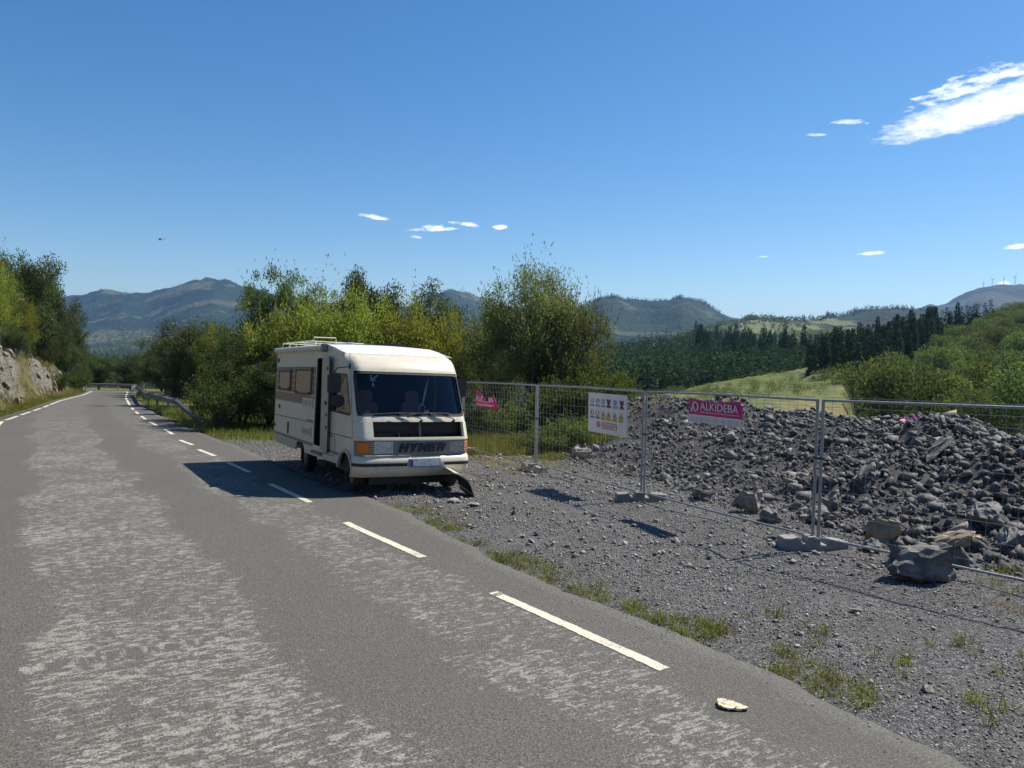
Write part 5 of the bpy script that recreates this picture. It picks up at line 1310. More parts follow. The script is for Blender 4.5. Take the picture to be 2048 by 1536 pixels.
# ------------------------------------------------------------------ fence
def wire_mesh(name, pts, r, mat, n=4):
    return MB().tube(pts, r, n).mesh(name, mat, True)
POSTS = [(7.05, 6.0), (4.08, 10.16), (2.4, 13.82), (.59, 17.75), (-1.35, 21.5), (-3.4, 25.2)]
PLAB = ['rightmost wire fence panel in front of the dark slab', 'wire fence panel carrying the magenta banner', 'wire fence panel carrying the white safety sign', 'wire fence panel carrying the torn magenta banner', 'far wire fence panel half hidden behind the motorhome']
def fence_panel(a, b, label):
    za, zb = gz1(*a), gz1(*b)
    pa, pb = Vector((a[0], a[1], za)), Vector((b[0], b[1], zb))
    d = pb - pa; dh = Vector((d.x, d.y, 0)); L = dh.length
    X = dh.normalized(); k = d.z / L                              # the panel follows the slope as a shear
    r = empty('wire_fence', pa, (0, 0, math.atan2(X.y, X.x)))
    tag(r, label, 'fence panel', 'wire mesh fence panels along the rubble heap')
    e = .045
    def p(x, z, y=0): return (x, y, z + k * x)
    gm = M['galvanised']
    for x in (e, L - e):
        MB().tube([p(x, .06), p(x, 2.0)], .021, 10).build('upright_tube', gm, r, True)
    for z, nm in ((1.985, 'top_rail'), (.16, 'bottom_rail')):
        MB().tube([p(e, z), p(L * .5, z + (.012 if z > 1 else -.012)), p(L - e, z)], .0165, 8).build(nm, gm, r, True)
    nv = int((L - 2 * e) / .155)
    vm = wire_mesh('wire', [(0, 0, .16), (0, 0, .72), (0, .018, .76), (0, 0, .8), (0, 0, 1.28), (0, .018, 1.32), (0, 0, 1.36), (0, 0, 1.78), (0, .03, 1.86), (0, .03, 2.035)], .0023, gm)
    for i in range(1, nv):
        x = e + (L - 2 * e) * i / nv
        obj('wire', vm, r, p(x, 0, .012))
    hm = None
    for z in (.26, .5, .71, .81, 1.05, 1.27, 1.37, 1.6, 1.77, 1.9, 2.03):
        if hm is None: hm = wire_mesh('wire', [(e, 0, k * e), (L / 2, 0, k * L / 2), (L - e, 0, k * (L - e))], .0025, gm)
        obj('wire', hm, r, (0, .03 if z > 1.8 else .016, z))
    return r, pa, X, L, k
PANELS = []
for i in range(5): PANELS.append(fence_panel(POSTS[i], POSTS[i + 1], PLAB[i]))
FOOT = [(-.4, 0), (.4, 0), (.385, .11), (.17, .125), (.14, .075), (.055, .075), (.045, .135), (-.085, .135), (-.095, .08), (-.17, .08), (-.2, .125), (-.385, .112)]
foot_me = MB().plate([FOOT], -.125, .125, lambda a, b, w: (a * 1.12, w * (1 - b * .5), b * 1.45)).mesh('fence_foot', M['concrete'], False, .008)
foot_me.attributes.new('tint', 'FLOAT', 'POINT').data.foreach_set('value', np.full(len(foot_me.vertices), .5, np.float32))
FLAB = [None, 'concrete fence foot under the near post', 'concrete fence foot under the middle post', 'concrete fence foot under the left post beside the weeds', 'concrete fence foot behind the motorhome', None]
FANG = [0, .05, .02, -1.1, .3, 0]
for i in range(1, 5):
    x, y = POSTS[i]
    o = obj('concrete_block', foot_me, None, (x - .04, y, gz1(x, y) - .025), (0, rad(3) * (i == 1), FANG[i]))
    tag(o, FLAB[i], 'fence foot', 'concrete feet of the wire fence')
    X = Vector((POSTS[i + 1][0] - x, POSTS[i + 1][1] - y, 0)).normalized()
    c = Vector((x, y, gz1(x, y)))
    m = MB()
    for z in (1.22,): m.obox(c + Vector((0, 0, z)), X * .075, Vector((-X.y, X.x, 0)) * .027, Vector((0, 0, .014)))
    m.tube([c + Vector((-X.y, X.x, 0)) * .05 + Vector((0, 0, 1.22)), c - Vector((-X.y, X.x, 0)) * .05 + Vector((0, 0, 1.22))], .009, 6)
    tag(m.build('pipe_clamp', M['black_metal']), ['', 'black clamp joining the panels at the near post', 'black clamp joining the panels at the middle post', 'black clamp joining the panels at the left post', 'black clamp joining the panels behind the motorhome'][i], 'clamp', 'clamps joining the fence panels')
o = boulder(330, 3.72, 10.28, (.42, .3, .16), M['rock_pale'], 'flat pale stone pushed against the left end of the near fence foot', .2, sub=1)

def panel_frame(pi, s0, s1, z0, z1, off=-.03):
    """local frame on the road side of a fence panel: origin lower left as read from the road, x to the reader's right"""
    r, pa, X, L, k = PANELS[pi]
    left = pa + X * (L * s0); w = (s0 - s1) * L
    ex = -X; ez = Vector((0, 0, 1))
    n = ex.cross(ez)                                              # towards the road
    o = left + Vector((0, 0, k * L * s0 + z0)) + n * .05
    ex3 = Vector((ex.x, ex.y, -k)).normalized()
    mtx = Matrix(((ex3.x, ez.x, n.x, o.x), (ex3.y, ez.y, n.y, o.y), (ex3.z, ez.z, n.z, o.z), (0, 0, 0, 1)))
    return mtx, w, z1 - z0
def disc(cx, cy, rx, ry, n=20): return [(cx + rx * math.cos(2 * math.pi * i / n), cy + ry * math.sin(2 * math.pi * i / n)) for i in range(n)]
def rect(x0, y0, x1, y1): return [(x0, y0), (x1, y0), (x1, y1), (x0, y1)]
def rrect(x0, y0, x1, y1, r, n=4):
    out = []
    for cx, cy, a0 in ((x1 - r, y0 + r, -90), (x1 - r, y1 - r, 0), (x0 + r, y1 - r, 90), (x0 + r, y0 + r, 180)):
        out += [(cx + r * math.cos(rad(a0 + 90 * i / n)), cy + r * math.sin(rad(a0 + 90 * i / n))) for i in range(n + 1)]
    return out
flat3 = lambda a, b, w: (a, b, w)
def prints(parent, name, mat, loops_list, z):
    for lp in loops_list: MB().plate(lp if isinstance(lp[0], list) else [lp], z, z + .0015, flat3).build(name.rstrip('s'), mat, parent)
# white safety sign
mtx, w, h = panel_frame(2, .435, .105, 1.13, 1.91)
sg = empty('safety_sign'); sg.matrix_world = mtx
tag(sg, 'white building site safety sign with blue, yellow and red symbols on the fence', 'sign')
MB().plate([rrect(0, 0, w, h, .01)], 0, .012, flat3).build('sign_panel', M['sign_white'], sg)
cxs = [w * q for q in (.11, .26, .405, .55, .715, .88)]
R0x, R0y = w * .048, h * .062
bl, wh, cap, capw, tape, dk = [], [], [], [], [], []
for i, cx in enumerate(cxs):
    if i != 3: bl.append(disc(cx, h * .80, R0x, R0y))
    (cap).append(rect(cx - w * .055, h * .655, cx + w * .055, h * .715))
    if i != 3: capw.append(rect(cx - w * .043, h * .688, cx + w * .043, h * .697)); capw.append(rect(cx - w * .035, h * .669, cx + w * .035, h * .677))
bl.append(disc(cxs[0], h * .49, R0x, R0y)); cap.append(rect(cxs[0] - w * .055, h * .35, cxs[0] + w * .055, h * .41)); cap.append(rect(cxs[1] - w * .055, h * .35, cxs[1] + w * .055, h * .41))
bl.append(disc(cxs[3], h * .80, R0x, R0y))
wh += [disc(cxs[0], h * .815, R0x * .55, R0y * .5, 12), rect(cxs[0] - R0x * .5, h * .77, cxs[0] + R0x * .5, h * .785)]
wh += [[(cxs[1] - R0x * .3, h * .765), (cxs[1] + R0x * .55, h * .765), (cxs[1] + R0x * .55, h * .785), (cxs[1] + R0x * .05, h * .8), (cxs[1] + R0x * .05, h * .84), (cxs[1] - R0x * .3, h * .84)]]
wh += [rect(cxs[2] - R0x * .5, h * .795, cxs[2] + R0x * .5, h * .815), rect(cxs[2] - R0x * .35, h * .772, cxs[2] + R0x * .35, h * .778)]
wh += [rect(cxs[4] - R0x * .6, h * .78, cxs[4] - R0x * .3, h * .825), rect(cxs[4] + R0x * .3, h * .78, cxs[4] + R0x * .6, h * .825)]
wh += [rect(cxs[0] - R0x * .05, h * .455, cxs[0] + R0x * .45, h * .53)]
prints(sg, 'blue_symbols', M['print_blue'], bl, .0125); prints(sg, 'captions', M['print_blue'], cap, .0125)
prints(sg, 'white_pictograms', M['print_white'], wh, .0145); prints(sg, 'caption_lines', M['print_pale'], capw, .0145)
for cx in (cxs[3], cxs[5]):
    for s_ in (-1, 1):
        a = (cx - s_ * w * .04, h * .87); b_ = (cx + s_ * w * .03, h * .67); q = w * .016
        tape.append([(a[0] - q, a[1]), (b_[0] - q, b_[1]), (b_[0] + q, b_[1]), (a[0] + q, a[1])])
tape += [[(cxs[1] - w * .05, h * .55), (cxs[1] + w * .05, h * .55), (cxs[1] + w * .045, h * .45), (cxs[1] + w * .012, h * .42), (cxs[1] - w * .012, h * .42), (cxs[1] - w * .045, h * .45)]]
for q, lp in enumerate(tape): prints(sg, 'tape', M['print_tape' if q < 4 else 'grey_trim'], [lp], .0165 + .002 * (q % 2))
prints(sg, 'white_pictograms', M['print_white'], [rect(cxs[1] - R0x * .4, h * .455, cxs[1] + R0x * .4, h * .535)], .0185)
ty, tb_, tl_, te = [], [], [], []
for cx in [w * q for q in (.405, .55, .705, .865)]:
    T = lambda s_, oy=0: [(cx - w * .058 * s_, h * (.427 + .012 * (1 - s_) * 3)), (cx + w * .058 * s_, h * (.427 + .012 * (1 - s_) * 3)), (cx, h * (.565 - .02 * (1 - s_) * 4))]
    tb_.append(T(1.0)); ty.append(T(.74)); te.append([(cx - w * .012, h * .445), (cx + w * .012, h * .445), (cx + w * .007, h * .5), (cx - w * .007, h * .5)])
    ty.append(rect(cx - w * .055, h * .335, cx + w * .055, h * .415)); tl_ += [rect(cx - w * .044, h * .383, cx + w * .044, h * .394), rect(cx - w * .044, h * .353, cx + w * .044, h * .364)]
prints(sg, 'warning_triangles', M['print_dark'], tb_, .0125); prints(sg, 'yellow_fields', M['print_yellow'], ty, .0145); prints(sg, 'warning_marks', M['print_dark'], te + tl_, .0165)
cx, cy = w * .285, h * .215
prints(sg, 'prohibition_ring', M['print_red'], [[disc(cx, cy, w * .058, h * .082), disc(cx, cy, w * .045, h * .064)[::-1]]], .0125)
prints(sg, 'prohibition_hand', M['print_dark'], [[(cx - w * .012, cy - h * .045), (cx + w * .02, cy - h * .045), (cx + w * .026, cy + h * .01), (cx + w * .008, cy + h * .045), (cx - w * .02, cy + h * .02)]], .0125)
prints(sg, 'prohibition_bar', M['print_red'], [[(cx - w * .035, cy + h * .045), (cx - w * .028, cy + h * .055), (cx + w * .035, cy - h * .045), (cx + w * .028, cy - h * .055)]], .0145)
prints(sg, 'red_field', M['print_red'], [rect(w * .375, h * .125, w * .76, h * .285)], .0125)
prints(sg, 'red_field_lines', M['print_white'], [rect(w * .39, h * .215, w * .745, h * .265), rect(w * .39, h * .145, w * .745, h * .195)], .0145)
prints(sg, 'red_field_text', M['print_red'], [rect(w * (.4 + .043 * i), h * .228, w * (.4 + .043 * i + .03), h * .25) for i in range(8)] + [rect(w * (.4 + .043 * i), h * .16, w * (.4 + .043 * i + .033), h * .18) for i in range(7)], .0165)
MB().tube([(w * .06, h * .60, .016), (w * .2, h * .55, .02), (w * .62, h * .5, .02), (w * .95, h * .56, .016)], .003, 5).build('tie_wire', M['steel'], sg)

# magenta banner
def cloth(poly_fn, w, h, nx, ny, sag, seed, thick=.004):
    rng = np.random.default_rng(seed); P = []; Q = []
    for i in range(nx + 1):
        a = i / nx; r1 = []; r2 = []
        for j in range(ny + 1):
            b = j / ny
            x, y = poly_fn(a, b)
            z = sag * (math.sin(a * 9 + seed) * .5 + math.sin(a * 4.1 + b * 3) * .5) * (.4 + b)
            r1.append((x, y, z + thick)); r2.append((x, y, z))
        P.append(r1); Q.append(r2)
    return MB().slab(P, Q)
mtx, w, h = panel_frame(1, .668, .348, 1.54, 1.92)
bn = empty('banner'); bn.matrix_world = mtx
tag(bn, 'magenta banner with the white word ALKIDEBA tied to the fence', 'banner')
sagtop = lambda a: h - .035 * math.sin(math.pi * min(1, max(0, (a - .08) / .8))) ** 1.0 * (1 if a < .9 else .6) - (.05 * max(0, (a - .93) / .07) ** 2)
cloth(lambda a, b: (a * w, h * .31 + (sagtop(a) - h * .31) * b), w, h, 30, 4, .004, 3).build('banner_cloth', M['magenta'], bn)
cloth(lambda a, b: (a * w * .985, h * .31 * b - .003), w, h, 30, 3, .004, 3).build('pale_strip', M['sign_white'], bn)
obj('lettering', text_mesh('ALKIDEBA', M['print_white'], h * .32, w * .71, .003, 0, .012), bn, (w * .235, h * .535, .013))
# emblem: an A leaning into a D
lg = MB()
lw = w * .022; ax, ay = w * .045, h * .44; ah = h * .43
for q in ([(ax, ay), (ax + lw * 1.5, ay), (ax + w * .082, ay + ah), (ax + w * .06, ay + ah)], [(ax + w * .022, ay + ah * .28), (ax + w * .06, ay + ah * .28), (ax + w * .06, ay + ah * .42), (ax + w * .022, ay + ah * .42)],
          [(ax + w * .055, ay + ah * .5), (ax + w * .073, ay + ah * .5), (ax + w * .105, ay - ah * .02), (ax + w * .085, ay - ah * .02)]):
    lg.plate([q], .0125, .016, flat3)
arc = [(ax + w * .075 + w * .085 * math.sin(t_), ay + ah * .5 + ah * .52 * math.cos(t_)) for t_ in np.linspace(-.1, 3.0, 14)]
arci = [(ax + w * .075 + w * .062 * math.sin(t_), ay + ah * .5 + ah * .40 * math.cos(t_)) for t_ in np.linspace(3.0, -.1, 14)]
lg.plate([arc + arci], .0125, .016, flat3)
lg.build('emblem', M['print_white'], bn)
prints(bn, 'small_print', M['print_white'], [rect(w * (.235 + .093 * i), h * .435, w * (.235 + .093 * i + .085), h * .458) for i in range(8)], .0125)
rg_ = np.random.default_rng(4)
prints(bn, 'small_logos', M['print_pale'], [rect(w * x - w * .028, h * .1, w * x + w * .028, h * .1 + h * .11 * q) for x, q in [(.07, 1), (.17, .7), (.27, 1), (.37, .8), (.52, 1), (.66, .9), (.78, 1.0), (.9, .8)]] + [rect(w * x - w * .035, h * .06, w * x + w * .035, h * .075) for x in (.07, .17, .27, .37, .52, .66, .78, .9)], .0115)
tm = MB()
for x in (.02, .33, .64, .97): tm.tube([(w * x, sagtop(x) - .01, .006), (w * x, sagtop(x) + .1, -.02)], .002, 4)
tm.build('cable_tie', M['black_rubber'], bn)
# torn banner
def torn(pi, s0, s1, z0, z1, label, seed):
    mtx, w, h = panel_frame(pi, s0, s1, z0, z1)
    b = empty('torn_banner'); b.matrix_world = mtx; tag(b, label, 'banner')
    topk = [(0, 1.0), (.28, .9), (.4, .62), (.5, .45), (.62, .4), (.66, .72), (.8, .78), (.84, .95), (.93, .62), (1.0, .42)]
    top = lambda a: float(np.interp(a, [q[0] for q in topk], [q[1] for q in topk])) * h
    cloth(lambda a, b_: (a * w, .03 * h * (1 - a) + (top(a) - .03 * h) * b_), w, h, 40, 6, .012, seed).build('banner_cloth', M['magenta'], b)
    obj('lettering', text_mesh('ALK', M['print_white'], h * .33, w * .36, .003, 0, .01), b, (w * .05, h * .4, .022))
    obj('lettering', text_mesh('BA', M['print_white'], h * .28, w * .22, .003, 0, .01), b, (w * .66, h * .38, .022))
    prints(b, 'small_print', M['print_white'], [rect(w * .05, h * .33, w * .6, h * .36), rect(w * .06, h * .16, w * .9, h * .2), rect(w * .06, h * .1, w * .8, h * .125)], .022)
torn(3, .78, .46, 1.37, 1.77, 'torn magenta banner sagging on the fence right of the motorhome', 5)
torn(4, .50, .28, 1.35, 1.75, 'torn magenta banner on the far fence seen through the windscreen', 8)
# magenta scrap caught on top of the rubble
sc_ = empty('banner_scrap', (8.7, 16.9, gz1(8.7, 16.9) + .12), (rad(50), rad(-22), rad(-15)))
tag(sc_, 'crumpled scrap of magenta banner lying on top of the rubble heap', 'banner scrap')
cloth(lambda a, b: (a * .36 + .04 * math.sin(b * 4), b * .26 + .03 * math.sin(a * 7)), .36, .26, 12, 8, .03, 2).build('banner_cloth', M['magenta'], sc_)
prints(sc_, 'lettering', M['print_white'], [rect(.1, .05, .13, .2), rect(.18, .06, .21, .21), rect(.25, .05, .28, .19)], .042)
# ------------------------------------------------------------------ motorhome (x forward, y to its left, z up)
yaw = rad(-59.5)
VX = Vector((math.cos(yaw), math.sin(yaw), -.032 * math.sin(yaw))).normalized()
VY = Vector((-math.sin(yaw), math.cos(yaw), -.032 * math.cos(yaw) - .012)).normalized()
VZ = VX.cross(VY).normalized(); VY = VZ.cross(VX)
van = empty('motorhome')
van.matrix_world = Matrix(((VX.x, VY.x, VZ.x, -4.612), (VX.y, VY.y, VZ.y, 18.865), (VX.z, VY.z, VZ.z, -.604), (0, 0, 0, 1)))
tag(van, 'old cream motorhome with its side door open parked half on the gravel', 'motorhome')
HW = 1.12
XF = [(.34, 5.62), (.44, 5.70), (.52, 5.74), (.66, 5.74), (.70, 5.72), (.98, 5.71), (1.06, 5.69), (1.34, 5.60), (1.42, 5.56), (2.17, 5.24), (2.27, 5.19), (2.38, 5.10), (2.46, 4.99), (2.52, 4.84)]
def xf(z): return float(np.interp(z, [p[0] for p in XF], [p[1] for p in XF]))
def bow(t): t = abs(t); return .085 * t * t + .15 * max(0, (t - .84) / .16) ** 2.2
def hw(z): return HW + .01 - .045 * max(0, (z - 1.0) / 1.7)
def fp(t, z, off=0): return (xf(z) - bow(t) + off, t * (hw(z) + off * .6), z)
def fpatch(t0, t1, z0, z1, off=0, th=.03, nt=24, nz=8):
    P = [[fp(t0 + (t1 - t0) * i / nt, z0 + (z1 - z0) * j / nz, off) for j in range(nz + 1)] for i in range(nt + 1)]
    Q = [[fp(t0 + (t1 - t0) * i / nt, z0 + (z1 - z0) * j / nz, off - th) for j in range(nz + 1)] for i in range(nt + 1)]
    return MB().slab(P, Q)
wp = M['white_paint']
# front skin
fpatch(-1, 1, 2.2, 2.52, 0, .03, 40, 10).build('front_cap', wp, van, True)
for s in (-1, 1): fpatch(*sorted((s * .945, s * 1.0)), 1.395, 2.198, 0, .03, 6, 10).build('windscreen_pillar', wp, van, True)
fpatch(-1, 1, 1.295, 1.393, 0, .03, 40, 3).build('scuttle', wp, van, True)
for s, a, b in ((-1, -1.0, -.725), (1, .875, 1.0)): fpatch(a, b, 1.02, 1.293, .012, .05, 10, 4).build('bonnet_corner', wp, van, True)
fpatch(-1, 1, .975, 1.018, .018, .06, 40, 2).build('bonnet_lip', wp, van, True)
fpatch(-1, 1, .70, .973, -.012, .04, 40, 4).build('lamp_panel', M['grey_trim'], van, True)
fpatch(-1, 1, .958, .974, .004, .02, 40, 1).build('trim_strip', wp, van, True)
# bumper with a fuller lip
def bump_p(t, z):
    q = {.30: .0, .34: .06, .42: .12, .5: .15, .58: .155, .645: .14, .68: .10, .70: .02}[z]
    return (5.60 + q - bow(t) * 1.05, t * (HW + .03 + q * .05), z)
BZ = [.30, .34, .42, .5, .58, .645, .68, .70]
P = [[bump_p(-1 + 2 * i / 44, z) for z in BZ] for i in range(45)]
Q = [[(p[0] - .09, p[1] * .95, min(max(p[2], .33), .68)) for p in r] for r in P]
bmp = MB().slab(P, Q).build('bumper', wp, van, True)
for s in (-1, 1):
    MB().slab([[(x, s * (HW + .02), z) for z in (.36, .69)] for x in (5.22, 5.46, 5.56)], [[(x, s * (HW - .03), z) for z in (.36, .69)] for x in (5.22, 5.46, 5.56)]) if False else None
def on_bump(t, z, off): 
    x, y, _ = bump_p(t, .58 if z > .53 else .5); return (x + off, y + (off * .5 if t > 0 else -off * .5), z)
for a, b in ((-1.0, -.17), (.47, 1.0)):
    P = [[on_bump(a + (b - a) * i / 20, z, .008) for z in (.505, .56)] for i in range(21)]
    Q = [[on_bump(a + (b - a) * i / 20, z, -.02) for z in (.505, .56)] for i in range(21)]
    MB().slab(P, Q).build('rub_strip', M['black_rubber'], bmp)
MB().slab([[(bump_p(t, .42)[0] + .004, bump_p(t, .42)[1], z) for z in (.435, .465)] for t in np.linspace(-.4, .55, 14)], [[(bump_p(t, .42)[0] - .06, bump_p(t, .42)[1], z) for z in (.435, .465)] for t in np.linspace(-.4, .55, 14)]).build('air_slot', M['black_rubber'], bmp)
# number plate, painted over as in the photograph
px0, px1 = -.15, .43
def pl_at(y): return bump_p(y / HW, .58)[0]
xp = max(pl_at(px0), pl_at(px1)) + .012
yz = lambda x: (lambda a, b, w: (x + w, a, b))
MB().plate([rrect(px0 - .02, .485, px1 + .02, .635, .01)], -.05, .004, yz(xp)).build('plate_frame', M['grey_trim'], bmp)
np_ = MB().plate([rrect(px0, .5, px1, .62, .008)], .004, .009, yz(xp)).build('number_plate', M['plate_white'], bmp)
MB().plate([rect(px0 + .004, .503, px0 + .055, .617)], .009, .011, yz(xp)).build('plate_band', M['plate_blue'], bmp)
for q, (a, b, c, d) in enumerate([(.06, .512, .12, .52), (.2, .552, .3, .557), (.36, .603, .41, .611), (.395, .515, .42, .535), (.09, .6, .15, .606)]):
    MB().plate([[(px0 + a, b), (px0 + c, b + .003), (px0 + c - .01, d), (px0 + a + .006, d)]], .009, .0105, yz(xp)).build('plate_mark', M['print_dark'], bmp)
# lamps
def lamp(t0, t1, z0, z1, mat, name, off=.012, rim=True):
    o = fpatch(t0, t1, z0, z1, off, .05, 6, 3).build(name, mat, van, True, .006)
    return o
for t0, t1, lbl in ((-.70, -.42, 0), (.60, .86, 1)):
    lamp(t0 - .015, t1 + .015, .735, .945, M['chrome'], 'lamp_bezel', .006)
    h_ = lamp(t0, t1, .75, .93, M['lamp_glass'], 'headlight', .012)
for t0, t1 in ((-.955, -.79), (.915, .985)): lamp(t0, t1, .75, .93, M['amber'], 'indicator', .014)
for t0, t1 in ((-.785, -.715), (.872, .908)):
    g = MB()
    for q in range(6):
        z = .755 + q * .033
        P = [[fp(t0 + (t1 - t0) * i, zz, .012) for zz in (z, z + .013)] for i in (0, 1)]
        Q = [[fp(t0 + (t1 - t0) * i, zz, -.02) for zz in (z, z + .013)] for i in (0, 1)]
        MB().slab(P, Q).build('vent_slat', wp, van)
    fpatch(t0, t1, .745, .95, -.008, .02, 2, 2).build('vent_backing', M['black_rubber'], van)
fpatch(-.40, .585, .74, .95, -.004, .03, 16, 2).build('grille_panel', M['grey_trim'], van, True)
fpatch(.0, .56, .951, .958, .004, .02, 10, 1).build('grille_edge', M['chrome'], van)
LET = {'H': [[(0, 0), (.3, 0), (.3, 1), (0, 1)], [(.7, 0), (1, 0), (1, 1), (.7, 1)], [(.3, .36), (.7, .36), (.7, .64), (.3, .64)]],
 'Y': [[(0, 1), (.34, 1), (.5, .66), (.66, 1), (1, 1), (.66, .4), (.66, 0), (.34, 0), (.34, .4)]],
 'M': [[(0, 0), (0, 1), (.3, 1), (.55, .5), (.8, 1), (1.1, 1), (1.1, 0), (.82, 0), (.82, .55), (.62, .15), (.48, .15), (.28, .55), (.28, 0)]],
 'E': [[(0, 0), (0, 1), (.9, 1), (.9, .74), (.3, .74), (.3, .62), (.8, .62), (.8, .38), (.3, .38), (.3, .26), (.9, .26), (.9, 0)]],
 'R': [[(0, 0), (0, 1), (.75, 1), (.95, .85), (.95, .58), (.78, .42), (1.0, 0), (.66, 0), (.5, .36), (.3, .36), (.3, 0)], 'hole', [(.3, .6), (.6, .6), (.65, .68), (.6, .76), (.3, .76)]]}
lx = -.36; lh = .155; lw_ = .158
for ch in 'HYMER':
    m = MB(); L_ = LET[ch]; wch = 1.1 if ch == 'M' else 1.0
    sh_ = lambda lp: [(lx + a * lw_ + b * lh * .34, .76 + b * lh) for a, b in lp]
    fn = lambda a, b, w: (fp(a / HW, .85)[0] + w, a, b)
    if 'hole' in L_: m.plate([sh_(L_[0]), sh_(L_[2])[::-1]], -.02, .022, fn)
    else:
        for lp in L_: m.plate([sh_(lp)], -.02, .022, fn)
    m.build('letter', M['black_rubber'], van)
    lx += lw_ * wch + .026
# open engine bay
MB().box(4.98, 5.02, -1.0, 1.0, .72, 1.30).box(5.0, 5.45, -.99, -.97, .7, 1.3).box(5.0, 5.45, .97, .99, .7, 1.3).box(5.0, 5.44, -.97, .97, .66, .70).build('engine_bay', M['black_rubber'], van)
MB().tube([(5.56, .12, .99), (5.5, .12, 1.3)], .022, 8).build('bay_strut', M['old_galvanised'], van)
MB().tube([(5.40, -.22, .85), (5.36, -.24, 1.22)], .018, 8).build('bay_strut', M['old_galvanised'], van)
MB().box(5.1, 5.42, -.75, -.35, .85, 1.12).build('battery', M['black_metal'], van, False, .01)
MB().cyl((5.2, .5, .9), (5.2, .5, 1.2), .13, 16).build('air_filter', M['black_metal'], van, True)
MB().box(5.12, 5.3, -.3, .05, 1.1, 1.24).build('fluid_tank', M['beige_plastic'], van, False, .02)
# windscreen
zb, zt = 1.40, 2.19
def wpt(t, q, off): return fp(t, zb + (zt - zb) * q, off)
P = [[wpt(-.925 + 1.85 * i / 30, .03 + .94 * j / 10, -.006) for j in range(11)] for i in range(31)]
Q = [[wpt(-.925 + 1.85 * i / 30, .03 + .94 * j / 10, -.011) for j in range(11)] for i in range(31)]
ws = MB().slab(P, Q).build('windscreen', M['glass'], van, True)
ring_o = rrect(-.95, 0, .95, 1, .10, 5); ring_i = rrect(-.915, .045, .915, .955, .085, 5)
m = MB()
def ring_strip(ro, ri, o0, o1):
    n = len(ro); 
    for k in range(n):
        a, b = ro[k], ro[(k + 1) % n]; c, d = ri[k], ri[(k + 1) % n]
        sub = max(1, int(abs(b[0] - a[0]) / .08))
        for i in range(sub):
            f0, f1 = i / sub, (i + 1) / sub
            L_ = lambda p, q, f: (p[0] + (q[0] - p[0]) * f, p[1] + (q[1] - p[1]) * f)
            A, B, C_, D_ = L_(a, b, f0), L_(a, b, f1), L_(c, d, f0), L_(c, d, f1)
            m.slab([[wpt(*A, o1), wpt(*C_, o1)], [wpt(*B, o1), wpt(*D_, o1)]], [[wpt(*A, o0), wpt(*C_, o0)], [wpt(*B, o0), wpt(*D_, o0)]])
ring_strip(ring_o, ring_i, -.02, .008)
m.build('windscreen_seal', M['black_rubber'], van)
# wipers
def wiper(y0, y1, yb):
    w_ = empty('wiper'); w_.parent = van
    MB().tube([(xf(1.30) - bow(y0 / HW) + .03, y0, 1.31), (xf(1.38) - bow(y0 / HW) + .07, y0 - .02, 1.365), (xf(1.44) + .03 - bow(y1 / HW), y1, 1.445)], .011, 6).build('wiper_arm', M['black_metal'], w_, True)
    MB().tube([(xf(1.43) + .022 - bow(yb / HW), yb, 1.43), (xf(1.46) + .022 - bow(y1 / HW), y1, 1.455), (xf(1.44) + .022 - bow((2 * y1 - yb) / HW), 2 * y1 - yb, 1.45)], .009, 6).build('wiper_blade', M['black_rubber'], w_, True)
    MB().cyl((xf(1.30) - bow(y0 / HW), y0, 1.31), (xf(1.30) - bow(y0 / HW) + .05, y0, 1.325), .022, 10).build('wiper_pivot', M['black_metal'], w_, True)
wiper(.10, -.32, -.78); wiper(.78, .30, -.12)
for y in (-.26, .52): MB().tube([(xf(1.33) - bow(y / HW), y, 1.33), (xf(1.33) - bow(y / HW) + .03, y, 1.35), (xf(1.38) - bow(y / HW) + .02, y - .22, 1.40)], .007, 6).build('washer_hose', M['black_rubber'], van)
# side walls
def front_edge(n=18):
    return [(xf(z) - bow(1), z) for z in np.linspace(.72, 2.518, n)]
def arc_pts(cx, cz, r, zlow, n=14):
    a0 = math.asin((zlow - cz) / r)
    return [(cx + r * math.cos(a), cz + r * math.sin(a)) for a in np.linspace(math.pi - a0, a0, n)]
XR = -.36
outer = [(XR, .66), (XR + .22, .47), (1.0, .445)] + arc_pts(2.02, .33, .37, .445) + [(2.7, .445)] + arc_pts(5.08, .33, .41, .445) + [(5.49, .7)] + front_edge() + [(4.83, 2.52), (3.72, 2.70), (XR + .03, 2.70), (XR, 2.66)]
DOOR = rrect(3.0, .64, 3.54, 2.47, .07)
CABW = [(4.12, 1.41), (5.22, 1.385), (5.25, 1.45), (4.97, 2.10), (4.92, 2.14), (4.12, 2.15)]
W1, W2 = rrect(.03, 1.72, 1.06, 2.17, .05), rrect(1.5, 1.67, 2.74, 2.21, .05)
def side(y): 
    s = 1 if y > 0 else -1
    return lambda a, b, w: (a, s * (hw(b) + w), b)
sR = side(-1); sL = side(1)
MB().plate([outer, DOOR[::-1], CABW[::-1]], -.032, 0, sR).build('side_wall', wp, van)
MB().plate([outer, CABW[::-1]], -.032, 0, sL).build('side_wall', wp, van)
